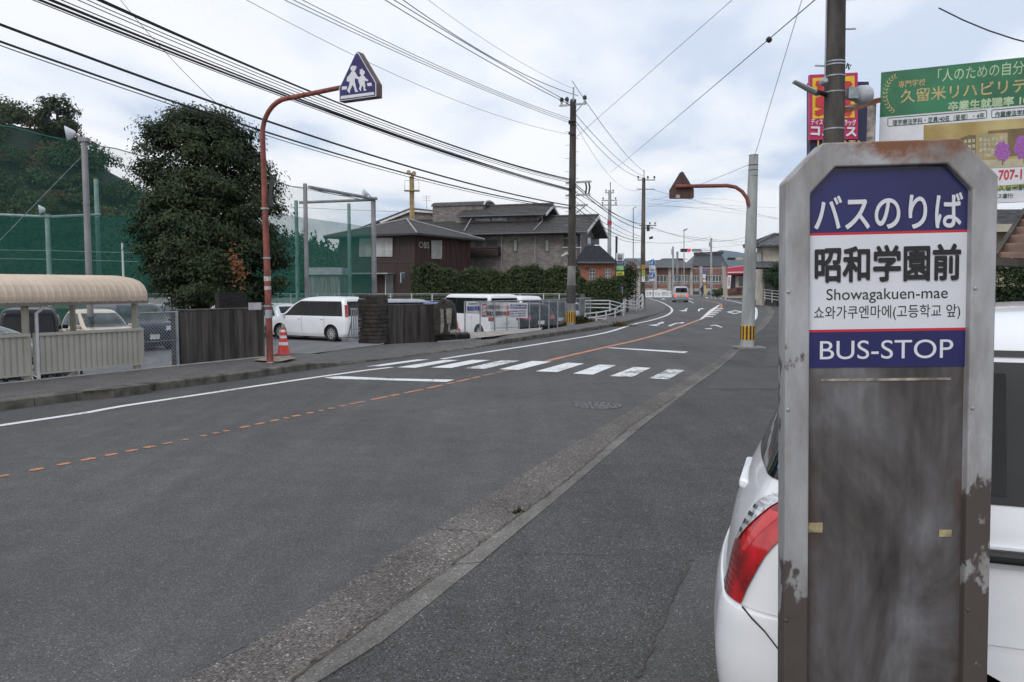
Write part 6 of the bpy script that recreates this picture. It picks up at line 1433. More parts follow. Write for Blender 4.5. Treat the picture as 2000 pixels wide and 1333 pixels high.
def forest(name, label, mt, n, seed, xr_, yr_, size, cr0, cr1, per):
    rg = np.random.default_rng(seed); Ps, Ns = [], []
    for _ in range(n):
        X, Y = rg.uniform(*xr_), rg.uniform(*yr_); h = hz(X, Y)
        if hill_h(X) < 1.0: continue
        r = rg.uniform(cr0, cr1); c = np.array((X, Y, h + r * .55)); q = rg.normal(0, 1, (per, 3)); q /= np.linalg.norm(q, axis=1)[:, None]; q[:, 2] = np.abs(q[:, 2]) * 1.0 - .15; q *= rg.uniform(.72, 1.06, (per, 1))
        q *= 1 + .16 * np.sin(q[:, :1] * 7 + X) * np.cos(q[:, 2:] * 6)
        Ps.append(c + q * np.array((r, r, r * .95))); Ns.append(q + np.array((0, -.15, .25)))
    o = leaves(name, np.concatenate(Ps), np.concatenate(Ns), size, mt, None, .75, .45); tag(o, label, 'woodland', kind='stuff'); return o
forest('woodland', 'dark green broadleaf woodland covering the hill', leafmat('wood_leaf_green', (0.018, 0.032, 0.013), (0.075, 0.095, 0.035), .6, .2, .09), 620, 3, (-148, -30), (122, 176), .52, 2.0, 4.6, 330)
forest('autumn_woodland', 'reddish brown autumn trees scattered over the hill', leafmat('wood_leaf_autumn', (0.060, 0.042, 0.020), (0.15, 0.085, 0.035), .6, .2, .12), 95, 4, (-148, -70), (124, 172), .5, 1.6, 3.2, 280)
ht = A(112, 225, hy - 6); ltree = thing('hilltop_tree', 'tall round crowned tree standing above the hill woodland', 'tree', (ht.x, hy - 6, hz(ht.x, hy - 6)))
MB().tube([Vector((ht.x, hy - 6, hz(ht.x, hy - 6))), Vector((ht.x, hy - 6, ht.z + 1))], [.5, .25], 8).build('trunk', M_bark, ltree)
Pq, Nq = [], []
for _ in range(46):
    a = RNG.normal(0, 1, 3); a /= np.linalg.norm(a); c = np.array((ht.x, hy - 6, ht.z - .6)) + a * np.array((4.0, 3.6, 4.4)) * RNG.uniform(.55, 1); q = RNG.normal(0, .55, (75, 3)); Pq.append(c + q); Nq.append(np.tile(a, (75, 1)) + q)
leaves('crown', np.concatenate(Pq), np.concatenate(Nq), .62, MATS['wood_leaf_green'], ltree, .7, .5, off=(ht.x, hy - 6, hz(ht.x, hy - 6)))
cy = 330.0; Ps, Ns = [], []
rows = []; cr_x = np.arange(-330, 20, 8.0)
def ridge_y(px): return 470 + 6 * math.sin(px * .03) + (max(0, px - 600) * .18)
for Y in (280, 300, 330, 360, 420):
    rows.append([Vector((X, Y, max(0, (560 - ridge_y(1000 + X / cy * F)) * cy / F - 7) * max(0, 1 - abs(Y - cy) / 90))) for X in cr_x])
tag(MB().grid(rows).build('ridge', M_soil, smooth=True), kind='structure')
con = []
rg = np.random.default_rng(9)
for _ in range(700):
    X = rg.uniform(-230, -20); Y = rg.uniform(290, 345); h = max(0, (560 - ridge_y(1000 + X / cy * F)) * cy / F - 7) * max(0, 1 - abs(Y - cy) / 90); H_ = rg.uniform(8, 13) ; k = 42
    f = rg.uniform(0, 1, k); a = rg.uniform(0, 6.283, k); r = (1 - f) * 2.3 * rg.uniform(.6, 1.1, k) + .1
    Ps.append(np.stack((X + r * np.cos(a), Y + r * np.sin(a), h + f * H_), 1)); Ns.append(np.stack((np.cos(a), np.sin(a), .6 + 0 * a), 1))
tag(leaves('conifer_wood', np.concatenate(Ps), np.concatenate(Ns), 1.5, leafmat('conifer_needles', (0.009, 0.020, 0.014), (0.022, 0.042, 0.028), .7, .1, .1), None, .55, .3), 'dark conifer wood along the ridge behind the ball nets', 'woodland', kind='stuff')
M_mtn = mat('wooded_mountain', (0.035, 0.05, 0.035), .95, var=.35, scale=.004, stretch=(1, 1, 2))
def mountain(name, Y, prof_, dep, seed):
    rg = random.Random(seed); xs = np.linspace(prof_[0][0], prof_[-1][0], 110); py = np.interp(xs, [p[0] for p in prof_], [p[1] for p in prof_]); rows = []
    for r_ in range(7):
        f = r_ / 6; row = []
        for x, y in zip(xs, py):
            p = A(x, y, Y); hgt = p.z; yy = Y - dep * (1 - f)
            row.append(Vector((p.x, yy, max(-1, hgt * f ** .8 * (1 + .05 * math.sin(x * .11 + f * 5) + .03 * math.sin(x * .37 + r_)) if f < 1 else hgt + 6 * math.sin(x * .21) + 4 * math.sin(x * .6)))))
        rows.append(row)
    rows.append([Vector((p.x, Y + dep, -1)) for p in rows[-1]])
    return tag(MB().grid(rows).build(name, M_mtn, smooth=True), kind='structure')
mountain('mountain_far', 5200, [(-900, 545), (500, 540), (900, 548), (1150, 545), (1195, 535), (1212, 508), (1228, 498), (1240, 497), (1255, 504), (1275, 525), (1300, 530), (1330, 516), (1360, 506), (1385, 497), (1405, 490), (1422, 487), (1440, 494), (1470, 500), (1500, 510), (1560, 520), (1800, 530), (2500, 540)], 1200, 1)
mountain('mountain_near', 3600, [(-900, 552), (700, 552), (1180, 552), (1260, 540), (1330, 530), (1370, 512), (1400, 508), (1430, 514), (1460, 522), (1500, 515), (1560, 530), (2500, 545)], 900, 2)
# ================================================================== POLES AND WIRES
M_pole = mat('dark_concrete_pole', (0.060, 0.052, 0.044), .85, var=.3, scale=3, stretch=(1, 1, .25)); M_polel = mat('grey_concrete_pole', (0.24, 0.235, 0.225), .85, var=.25, scale=3, stretch=(1, 1, .25)); M_polesteel = mat('grey_steel_pole', (0.34, 0.36, 0.37), .5, .3, var=.12, scale=3, stretch=(1, 1, .3))
M_wire = mat('black_cable', (0.012, 0.012, 0.013), .6); M_ins = mat('dark_insulator', (0.025, 0.022, 0.022), .35); M_porc = mat('grey_porcelain', (0.40, 0.40, 0.42), .35)
M_yb, M_bb = mat('yellow_guard', (0.62, 0.33, 0.015), .5, var=.12), mat('black_guard', (0.02, 0.02, 0.02), .6)
def guard(root, c, r, z0, z1, n=12):
    """Yellow and black striped sheath."""
    sh_ = MB().cyl((c.x, c.y, z0), (c.x, c.y, z1), r, n=24).build('guard_sheath', M_yb, root)
    for k in range(n):
        a0, a1 = 2 * math.pi * k / n, 2 * math.pi * (k + .45) / n
        pts = [Vector((c.x + (r + .004) * math.cos(a), c.y + (r + .004) * math.sin(a), 0)) for a in np.linspace(a0, a1, 4)]
        m_ = MB().grid([[p + Vector((0, 0, z)) for p in pts] for z in (z0 + .01, z1 - .01)]); obj('stripe', m_.mesh('stripe', wloc(root)), M_bb, sh_)
def crossarm(root, c, d, z, l0, l1, r=.045, ins=(), m=M_galv, k=1.0):
    arm = MB().beam(c + d * l0 + Vector((0, 0, z)), c + d * l1 + Vector((0, 0, z)), r * 1.6, r * 1.6).build('crossarm', m, root)
    for s in ins:
        p = c + d * s + Vector((0, 0, z + .03)); m1 = MB().lathe(p, [(.06 * k, 0), (.08 * k, .10 * k), (.06 * k, .2 * k), (.05 * k, .22 * k)], 10); m2 = MB().lathe(p + Vector((0, 0, .2 * k)), [(.09 * k, 0), (.13 * k, .05 * k), (.13 * k, .18 * k), (.07 * k, .26 * k), (.0, .27 * k)], 10)
        obj('insulator_foot', m1.mesh('insulator_foot', wloc(root)), M_porc, arm); obj('insulator', m2.mesh('insulator', wloc(root)), M_ins, arm)
p1 = G(1115, 632, .1); p1 = Vector((p1.x, p1.y, 0)); Y1 = p1.y
def z1_(y): return A(1115, y, Y1).z
up1 = thing('utility_pole', 'tall dark concrete utility pole at the end of the wire mesh fence', 'utility pole', (p1.x, p1.y, 0)); rd = Vector((.45, .89, 0)); rx = Vector((.92, -.38, 0)).normalized()
MB().tube([p1, p1 + Vector((.02, 0, z1_(520)))], [.19, .168], 16).build('lower_shaft', M_polel, up1, smooth=True)
MB().tube([p1 + Vector((.02, 0, z1_(520))), p1 + Vector((.05, 0, z1_(195)))], [.1675, .125], 16).build('upper_shaft', M_pole, up1, smooth=True)
guard(up1, p1, .20, z1_(630), z1_(609)); MB().cyl(p1 + Vector((0, 0, z1_(592))), p1 + Vector((0, 0, z1_(558))), .20, n=14).build('wrap_sheet', mat('dark_wrap', (0.05, 0.045, 0.045), .8), up1)
crossarm(up1, p1, rx, z1_(205), -.55, .62, .045, (-.45, -.22, .55), k=.65); MB().cyl(p1 + Vector((.05, -.12, z1_(200))), p1 + Vector((.05, -.12, z1_(172))), .035, n=6).build('top_spike', M_galv, up1)
MB().cyl(p1 + rx * .45 + Vector((0, 0, z1_(206))), p1 + Vector((0, 0, z1_(228))), .018, n=5).build('brace', M_galv, up1)
for y, l0, l1 in ((357, -.25, .85), (382, -.25, .80), (402, -.1, .70)): crossarm(up1, p1, rx, z1_(y), l0, l1, .05)
MB().cyl(p1 + rx * .62 + Vector((0, 0, z1_(403))), p1 + Vector((0, 0, z1_(424))), .025, n=5).build('brace', M_galv, up1)
for s in (.60, .74): MB().tube([p1 + rx * s + Vector((0, 0, z1_(357))), p1 + rx * (s + .05) + Vector((0, 0, z1_(368))), p1 + rx * s + Vector((0, 0, z1_(383)))], .035, 6).build('cable_loop', M_wire, up1)
MB().cyl(p1 + Vector((-.16, -.12, z1_(496))), p1 + Vector((-.42, -.2, z1_(502))), .09, .05, 8).build('lamp', M_polesteel, up1)
for k, y in enumerate(range(245, 580, 13)): MB().cyl(p1 + Vector((0, 0, z1_(y))), p1 + Vector(((-.28 if k % 2 else .28), 0, z1_(y))), .010, n=5).build('step_bolt', M_galv, up1)
for y in (240, 242, 262): MB().box(p1 + Vector((.0, -.15, z1_(y))), (.30, .10, .10)).build('bracket', M_ins, up1)
p2 = A(1255, 598, 62.5); p2 = Vector((p2.x, 62.5, 0)); Y2 = p2.y
def z2_(y): return A(1255, y, Y2).z
up2 = thing('utility_pole', 'brown grey utility pole carrying small yellow signs by the junction', 'utility pole', (p2.x, p2.y, 0))
MB().tube([p2, p2 + Vector((-.02, 0, z2_(348)))], [.21, .13], 14).build('shaft', mat('brown_grey_pole', (0.115, 0.098, 0.078), .85, var=.3, scale=3, stretch=(1, 1, .25)), up2, smooth=True)
MB().cyl(p2 + Vector((0, 0, z2_(352))), p2 + Vector((0, 0, z2_(332))), .035, n=6).build('top_spike', M_galv, up2)
crossarm(up2, p2, Vector((1, 0, 0)), z2_(352), -.5, .85, .05, (-.45, .3, .8), k=.6); crossarm(up2, p2, Vector((1, 0, 0)), z2_(370), -.55, .85, .045); crossarm(up2, p2, Vector((1, 0, 0)), z2_(441), -.3, 1.0, .06, (.5, .9), k=.5); crossarm(up2, p2, Vector((1, 0, 0)), z2_(446), -.2, .8, .06)
MB().cyl(p2 + Vector((.35, -.1, z2_(452))), p2 + Vector((.35, -.1, z2_(440))), .12, n=8).build('transformer', M_ins, up2)
MB().cyl(p2 + Vector((.45, -.1, z2_(466))), p2 + Vector((.72, -.1, z2_(464))), .1, n=8).build('closure', M_ins, up2)
for (y0, y1, w_, m_) in ((518, 526, .26, M_yb), (528, 541, .24, mat('lime_sign', (0.45, 0.60, 0.10), .5)), (541, 551, .25, M_bn), (571, 580, .2, M_dk)):
    MB().box(p2 + Vector((.0, -.23, (z2_(y0) + z2_(y1)) / 2)), (w_, .02, z2_(y0) - z2_(y1))).build('sign_plate', m_, up2)
text('角', p2 + Vector((0, -.245, z2_(522))), (1, 0, 0), (0, 0, 1), M_sk, up2, height=.2); text('徐\n行', p2 + Vector((0, -.245, z2_(534.5))), (1, 0, 0), (0, 0, 1), M_sk, up2, height=.42)
p3 = A(1189.5, 560, 68); p3 = Vector((p3.x, 68, 0))
def z3_(y): return A(1189, y, 68).z
up3 = thing('utility_pole', 'pale steel utility pole with a red band behind the orange hall', 'utility pole', (p3.x, p3.y, 0))
MB().tube([p3, p3 + Vector((0, 0, z3_(372)))], [.20, .13], 12).build('shaft', M_polesteel, up3, smooth=True); MB().cyl(p3 + Vector((.05, 0, z3_(374))), p3 + Vector((.05, 0, z3_(356))), .045, n=6).build('top_spike', M_galv, up3)
MB().cyl(p3 + Vector((0, 0, z3_(440))), p3 + Vector((0, 0, z3_(432))), .19, n=10).build('red_band', mat('red_band', (0.5, 0.03, 0.04), .5), up3)
for y, l in ((392, .7), (401, .75), (377, .4)): crossarm(up3, p3, Vector((1, 0, 0)), z3_(y), -l, l * .9, .05, (-l * .8, l * .7), k=.5)
# near right pole
p4 = A(1634, 290, 11.7); p4 = Vector((p4.x, 11.7, 0))
def z4_(y): return A(1634, y, 11.7).z
up4 = thing('utility_pole', 'near dark utility pole behind the bus stop sign with steel bands', 'utility pole', (p4.x, p4.y, 0))
MB().tube([p4, p4 + Vector((-.10, 0, 8.5))], [.165, .118], 20).build('shaft', mat('brown_near_pole', (0.062, 0.055, 0.048), .85, var=.25, scale=5, stretch=(1, 1, .3), bump=.4, bscale=60), up4, smooth=True)
def pc4(z): return p4 + Vector((-.10 * z / 8.5, 0, z))
def pr4(z): return .165 - .047 * z / 8.5
for y in (124, 130, 152, 183, 255): MB().cyl(pc4(z4_(y)), pc4(z4_(y) + .02), pr4(z4_(y)) + .006, n=20).build('steel_band', M_galv, up4)
MB().tube([pc4(z4_(y)) + Vector((-pr4(z4_(y)) - .012, -.03, 0)) for y in (-60, 60, 120, 150, 160)], .012, 6).build('riser_cable', M_polesteel, up4)
for y, s in ((58, 1), (130, -1), (210, 1), (0, 1)): MB().cyl(pc4(z4_(y)), pc4(z4_(y)) + Vector((s * .29, 0, .01)), .012, n=6).build('step_bolt', M_galv, up4)
lp = [A(1606, 185, 11.6), A(1590, 175, 11.5), A(1553, 157, 11.3)]
MB().prism([A(1553, 155, 11.2), A(1590, 172, 11.5), A(1604, 181, 11.6), A(1602, 186, 11.6), A(1586, 178, 11.5), A(1553, 159, 11.2)], (0, .13, .0)).build('street_lamp', mat('pale_lamp_body', (0.52, 0.54, 0.53), .4), up4, bevel=.01)
MB().cyl(A(1596, 180, 11.55), A(1615, 186, 11.7), .035, n=8).build('lamp_clamp', M_blackp, up4); MB().lathe(A(1606, 163, 11.55), [(.0, 0), (.05, .01), (.05, .09), (.035, .11)], 12, axis=(0, -1, .2)).build('light_sensor', M_polesteel, up4)
spk = A(1686, 186, 11.75); MB().lathe(spk, [(.05, -.20), (.06, -.16), (.14, -.05), (.135, .06), (.09, .12), (.0, .14)], 20, axis=(1, -.1, .1)).build('horn_speaker', mat('grey_horn', (0.42, 0.44, 0.46), .35), up4, smooth=True)
MB().box(A(1664, 183, 11.65), (.14, .12, .16)).build('speaker_bracket', M_galv, up4); MB().cyl(A(1650, 190, 11.7), A(1672, 180, 11.7), .02, n=6).build('bracket_arm', M_galv, up4)
MB().tube([pc4(z4_(128)) + Vector((.14, -.1, 0)), A(1658, 136, 11.5), A(1662, 128, 11.5), A(1655, 126, 11.5), A(1652, 134, 11.5)], .01, 5).build('cable_loop', M_wire, up4)
# short concrete post carrying the back of the crossing sign
p5 = G(1459, 680, .012); p5 = Vector((p5.x, p5.y, 0))
def z5_(y): return A(1465, y, p5.y).z
sp5 = thing('sign_post', 'short pale concrete pole with yellow black guard and red arm of a triangular sign', 'road sign', (p5.x, p5.y, 0))
ct = A(1472, 305, p5.y)
MB().tube([p5, Vector((ct.x, p5.y, ct.z))], [.185, .118], 18).build('shaft', mat('pale_concrete_pole', (0.33, 0.35, 0.345), .75, var=.2, scale=3, stretch=(1, 1, .2)), sp5, smooth=True)
MB().cyl((ct.x, p5.y, ct.z), (ct.x, p5.y, ct.z + .03), .12, n=16).build('cap', M_polel, sp5)
guard(sp5, p5 + Vector((.008, 0, 0)), .186, z5_(664), z5_(636)); MB().box((p5.x + .05, p5.y, .03), (.75, .5, .04)).build('footing', M_polel, sp5)
for y in (324, 334, 345): MB().cyl(Vector((ct.x - .005, p5.y, z5_(y))), Vector((ct.x - .005, p5.y, z5_(y) + .02)), .126, n=16).build('steel_band', M_ins, sp5)
ar = [A(1462, 402, p5.y - .1), A(1459, 388, p5.y - .1), A(1450, 375, p5.y - .1), A(1437, 366, p5.y - .1), A(1420, 363, p5.y - .1), A(1320, 364.5, p5.y - .1)]
MB().tube(ar, .05, 12).build('arm', M_redp, sp5, smooth=True)
tp_ = [(1308.5, 386), (1310, 388), (1353, 388), (1355.5, 386), (1355.5, 370), (1335, 336.5), (1332, 335), (1329, 337), (1308.5, 371)]
MB().prism([A(x, y, p5.y - .02) for x, y in tp_], (0, .12, 0)).build('sign_box', mat('brown_sign_back2', (0.082, 0.040, 0.036), .6, var=.2), sp5, bevel=.01)
MB().prism([A(x, y, p5.y - .03) for x, y in ((1320, 387), (1328, 387), (1328, 381), (1320, 381))], (0, .01, 0)).build('sticker', mat('pale_sticker', (0.42, 0.34, 0.32), .6), sp5)
for x in (1319, 1332, 1346): MB().beam(A(x, 384, p5.y - .03), A(x, 372 if x != 1332 else 345, p5.y - .03), .02, .02).build('rib', MATS['brown_sign_back2'], sp5)

# ---- wires: sagging curves in the upright plane between two supports
def wire(name, label, a, b, pix, r=.012, t0=None, t1=None, grp='overhead wires', deg=2, parent=None, seg=28):
    a, b = Vector((a[0], a[1], 0)), Vector((b[0], b[1], 0)); d = b - a; L2 = d.dot(d)
    ts, zs = [], []
    for px, py in pix:
        p = VP(a, d, px, py); ts.append((p - a).dot(d) / L2); zs.append(p.z)
    co = np.polyfit(ts, zs, min(deg, len(pix) - 1))
    t0 = min(ts) if t0 is None else t0; t1 = max(ts) if t1 is None else t1
    P = []
    for t in np.linspace(t0, t1, seg):
        p = a + d * t; P.append(Vector((p.x, p.y, float(np.polyval(co, t)))))
    m_ = MB().tube(P, r, 5)
    o = m_.build(name, M_wire, parent)
    if parent is None: tag(o, label, 'wire', grp)
    return o, P
q0 = (-13.0, 3.4); q1 = (p1.x, p1.y)
gl_ = 'cables along the left side of the street'
wire('overhead_cable', 'lowest thick black cable crossing the left sky', q1, q0, ((0, 80), (190, 150), (500, 250), (800, 345), (1000, 385), (1112, 408)), .020, 0, 1.0, gl_)
wire('overhead_cable', 'thick black cable next above the lowest one in the left sky', q1, q0, ((0, 45), (300, 160), (500, 232), (650, 280), (1000, 377), (1112, 403)), .024, 0, 1.0, gl_)
wire('overhead_wire', 'thin wavy wire hanging just below the lowest thick cable', q1, q0, ((0, 86), (190, 160), (500, 256), (800, 350), (1000, 389), (1112, 410)), .009, 0, 1.0, gl_)
Bp = ((75, 0), (320, 95), (570, 192), (800, 279), (980, 331), (1110, 371))
for k, (dx, dy, r) in enumerate(((0, 0, .022), (14, -2, .015), (28, 1, .019), (-6, 3, .009), (40, -2, .010))):
    wire('overhead_cable', ('thickest', 'second', 'third', 'thin lowest', 'thin topmost')[k] + ' cable of the middle black bundle in the left sky', q1, q0, [(x + dx * (1 - x / 1110), y + dy) for x, y in Bp], r, 0, 1.0, gl_)
Cp = ((185, 0), (480, 125), (620, 183), (800, 254), (935, 304), (1110, 349))
for k, (dx, dy, r) in enumerate(((0, 0, .020), (12, 2, .014), (-38, 7, .009), (-20, 4, .009))):
    wire('overhead_cable', ('thickest', 'second thick', 'lowest thin', 'upper thin')[k] + ' cable of the upper black bundle in the left sky', q1, q0, [(x + dx * (1 - x / 1110), y + dy * (.4 + .6 * x / 1110)) for x, y in Cp], r, 0, 1.0, gl_)
for k, (x0, y1) in enumerate(((555, 239), (572, 235), (590, 231))):
    wire('overhead_wire', ('left', 'middle', 'right')[k] + ' one of three thin parallel wires leading to the main pole', q1, q0, ((x0, 0), (800 , 113 - k * 5), (935, 172 - k * 4), (1110, y1)), .009, 0, .9, gl_)
for k, pts in enumerate((((750, 0), (800, 28), (935, 110), (1097, 197)), ((768, 0), (820, 30), (935, 100), (1106, 197)), ((782, 0), (830, 26), (1016, 143), (1142, 191)))):
    wire('overhead_wire', ('left', 'middle', 'right')[k] + ' high voltage wire reaching the insulators of the main pole', q1, q0, pts, .013, (-.02 if k == 2 else 0), .8, gl_)
wire('overhead_wire', 'faint thin wire slanting below the three parallel wires', q1, q0, ((477, 0), (695, 107), (1000, 237), (1112, 262)), .006, 0, .9, gl_)
wire('overhead_wire', 'faint topmost wire ending at the spike of the main pole', q1, q0, ((836, 0), (957, 85), (1116, 172)), .006, 0, .8, gl_)
wire('overhead_wire', 'thin guy wire slanting steeply above the big tree', (-6.4, 19.0), (-9.5, 14), ((235, 0), (330, 110), (500, 265)), .006, None, None, gl_)
g2 = 'cables between the main pole and the junction pole'; q2 = (p2.x, p2.y)
for k, (s, e, m_) in enumerate((((1098, 203), (1243, 345), (1180, 300)), ((1107, 203), (1258, 345), (1192, 297)), ((1143, 197), (1270, 343), (1208, 285)))):
    wire('overhead_wire', ('left', 'middle', 'right')[k] + ' high voltage wire falling from the main pole to the junction pole', q1, q2, (s, m_, e), .013, 0, 1, g2)
for k, (s, m_, e, r) in enumerate((((1122, 358), (1185, 408), (1250, 437), .02), ((1122, 362), (1190, 418), (1250, 447), .022), ((1122, 374), (1180, 408), (1250, 440), .014), ((1122, 383), (1190, 432), (1250, 462), .014), ((1122, 392), (1195, 445), (1250, 466), .012), ((1122, 403), (1185, 448), (1250, 470), .020), ((1122, 408), (1180, 452), (1250, 474), .012), ((1122, 240), (1170, 318), (1248, 372), .007))):
    wire('overhead_cable', ('uppermost', 'second', 'third', 'fourth', 'fifth', 'sixth', 'lowest', 'faint high')[k] + ' cable sagging from the main pole to the junction pole', q1, q2, (s, m_, e), r, 0, 1, g2)
g3 = 'thin wires crossing the right sky'
wire('overhead_wire', 'thin straight wire rising from the main pole to the upper right', q1, (9.5, 7.0), ((1127, 262), (1250, 171), (1421, 0)), .007, 0, .95, g3, 1)
wH, PH = wire('overhead_wire', 'long straight service wire with a small insulator ball in the right sky', (p3.x, p3.y), (p4.x - .05, p4.y), ((1165, 358), (1250, 290), (1502, 78), (1590, 0)), .009, 0, 1, g3, 2)
ib = VP(p3, Vector((p4.x - p3.x, p4.y - p3.y, 0)), 1502, 78); bl2 = MB().lathe(ib, [(0, -.06), (.05, -.04), (.06, 0), (.05, .04), (0, .06)], 10, axis=(1, -1, 1)); bl2.build('insulator_ball', M_ins, wH)
wire('overhead_wire', 'thin steep wire running up from the short concrete pole', (ct.x, p5.y), (p4.x, p4.y), ((1473, 310), (1520, 150), (1567, 0)), .006, 0, .75, g3, 1)
wire('overhead_wire', 'thin wire slanting left from the top of the short concrete pole', (ct.x, p5.y), q2, ((1463, 322), (1385, 354), (1260, 395)), .006, 0, 1, g3, 2)
wire('overhead_wire', 'thick curved wire at the top right corner', (7.0, 11.0), (12, 8.5), ((1805, 0), (1900, 48), (2000, 82)), .010, -.2, 1.3, g3, 2)
for k, (Ya, Yb, pts, r) in enumerate(((64, 70, ((1265, 370), (1330, 383), (1450, 415), (1540, 430)), .012), (64, 74, ((1262, 388), (1400, 400), (1540, 407)), .008), (64, 74, ((1262, 398), (1400, 412), (1540, 432)), .008), (62.5, 90, ((1270, 441), (1340, 470), (1400, 468), (1465, 462)), .016), (62.5, 95, ((1262, 474), (1330, 474), (1388, 462)), .013), (64, 80, ((1265, 405), (1330, 392), (1460, 398)), .008), (64, 80, ((1180, 400), (1240, 402), (1460, 408)), .008), (66, 90, ((1340, 462), (1440, 472), (1540, 474)), .010), (70, 95, ((1330, 490), (1460, 478)), .010), (66, 90, ((1265, 448), (1330, 460), (1530, 486)), .008))):
    a_, b_ = A(pts[0][0], 500, Ya), A(pts[-1][0], 500, Yb)
    wire('overhead_wire', ('uppermost', 'second', 'third', 'fourth', 'fifth', 'sixth', 'seventh', 'eighth', 'ninth', 'lowest')[k] + ' of the thin wires strung across the junction', (a_.x, a_.y), (b_.x, b_.y), pts, r, 0, 1, 'wires across the junction')
wire('overhead_wire', 'thin wire from the big tree to the net cage posts', (A(535, 358, 36).x, 36), (A(735, 392, 44).x, 44), ((535, 358), (640, 378), (735, 394)), .010, 0, 1, 'wires near the ball nets')
wire('overhead_wire', 'lower thin wire behind the net cage running to the brown house', (A(535, 403, 46).x, 46), (A(780, 414, 52).x, 52), ((535, 403), (650, 409), (780, 414)), .010, 0, 1, 'wires near the ball nets')

# ================================================================== LEFT RAILINGS AND WEEDS NEAR THE BEND
def railing(label, pts, Ys, rails, r=.03, name='white_railing', m=M_wpipe):
    """pts: (px, y_top, y_bottom) posts; every post stands at depth Y."""
    P = [(A(x, yb_, Y), A(x, yt_, Y)) for (x, yt_, yb_), Y in zip(pts, Ys)]
    t = thing(name, label, 'railing', P[0][0])
    for b, tp_ in P: MB().cyl(Vector((b.x, b.y, b.z - .05)), tp_, r * 1.25, n=10).build('post', m, t, smooth=True)
    for f in rails:
        for (b0, t0), (b1, t1) in zip(P, P[1:]): MB().cyl(b0.lerp(t0, f), b1.lerp(t1, f), r, n=8).build('rail', m, t, smooth=True)
    return t
railing('white pipe railing with three level rails before the hedge', ((1142, 587, 607), (1191, 587, 608), (1218, 594, 616)), (39, 41, 45), (.97, .65, .3))
railing('low white pipe railing sloping up beside the sidewalk', ((1143, 611, 632), (1165, 609, 628.5), (1183.5, 606, 624.5), (1201.5, 602, 620), (1218, 590, 617)), (35.7, 37.5, 39.8, 42.6, 45), (.88, .45), .032)
railing('white pipe railing turning the corner near the junction pole', ((1219, 586, 605), (1243, 590, 608), (1247, 582, 608), (1254, 574, 605), (1256, 575, 600)), (48, 53, 53.5, 57, 60), (.96, .62, .28))
railing('far white pipe railing left of the red pole', ((1228, 573, 584), (1253, 573, 584)), (70, 72), (.95, .5), .03)
gm = thing('garden_fence', 'grey vertical board fence behind the white railings', 'fence', A(1200, 600, 47.5))
for k in range(13):
    a, b = A(1184 + k * 2.5, 577, 47.5), A(1186.3 + k * 2.5, 602, 47.5)
    MB().box(((a.x + b.x) / 2, 47.5, (a.z + b.z) / 2), (b.x - a.x, .03, a.z - b.z)).build('board', mat('grey_boards', (0.085, 0.080, 0.085), .8, var=.2), gm)
gpst = A(1137.5, 590, 38.5); tag(MB().box((gpst.x, 38.5, .55), (.22, .22, 1.5)).build('gate_post', mat('grey_post_stone', (0.12, 0.115, 0.115), .9, var=.25), bevel=.01), 'square grey stone post at the left end of the white railing', 'post')
M_weed = leafmat('dry_weed', (0.10, 0.075, 0.030), (0.20, 0.14, 0.065), .8, .2, 3); M_weedg = leafmat('green_weed', (0.035, 0.055, 0.018), (0.10, 0.11, 0.04), .7, .2, 3)
def weeds(label, x, y, Y, w, h, n, m):
    c = A(x, y, Y); P = RNG.normal(0, 1, (n, 3)) * np.array((w / 2.2, w / 4, 0)); hh_ = h * RNG.uniform(.1, 1, n) * np.exp(-(P[:, 0] / w) ** 2); P[:, 2] = hh_ * .5
    o = leaves('weeds', np.array(c) + P, np.tile((0, -1, .1), (n, 1)), np.maximum(.08, hh_), m, None, .10, .5); tag(o, label, 'weeds', kind='stuff')
weeds('dry brown weeds along the kerb below the white railing', 1200, 640, 33.0, 1.1, .36, 260, M_weed); weeds('green and brown weeds at the foot of the main pole', 1126, 636, 34.2, .9, .5, 240, M_weed); weeds('green weeds beside the main pole', 1130, 634, 34.4, .8, .6, 250, M_weedg)
weeds('small weed tuft on the kerb', 1153, 648, 30.5, .5, .25, 160, M_weedg); weeds('reddish weeds left of the main pole', 1102, 638, 34, .6, .3, 120, M_weed)
weeds('tiny green weed in the gutter', 1015, 1003, 5.75, .05, .05, 30, M_weedg)
# ---- shop sign stack, shrub, coloured rack
sg_ = A(1203, 600, 50); sgt = thing('shop_sign_stack', 'black post with stacked white navy green and yellow shop signs', 'sign', (sg_.x, 50, 0))
MB().cyl((sg_.x, 50, 0), (sg_.x, 50, A(1202, 462, 50).z), .07, n=10).build('post', M_dk, sgt)
Ps_ = Vector((0, 49.9, 0)); dX = Vector((1, 0, 0))
for (y0, y1, m_, s, tm) in ((495, 510, M_bn, '武内\n電器', M_sk), (510.5, 518, mat('navy_shop', (0.02, 0.02, 0.09), .5), 'クリーニング', M_bn), (520, 528.5, mat('green_shop', (0.05, 0.42, 0.24), .5), '不動産', mat('yellow_print', (0.6, 0.6, 0.15), .5)), (531, 538.5, mat('yellow_shop', (0.62, 0.60, 0.08), .5), 'まつ商工', M_sk)):
    front_prism(Ps_, dX, ((1203.5, y1), (1218.5, y1), (1218.5, y0), (1203.5, y0)), -.10).build('sign_panel', m_, sgt)
    t = sgt; btxt(sgt, s, 1211, (y0 + y1) / 2, (y1 - y0) * .72, 12 if '\n' not in s else 9, tm, .02, P0=Vector((0, 49.78, 0)), d=dX)
rk = thing('newspaper_box', 'blue maroon and yellow box standing by the hedge end', 'box', A(1211, 580, 47))
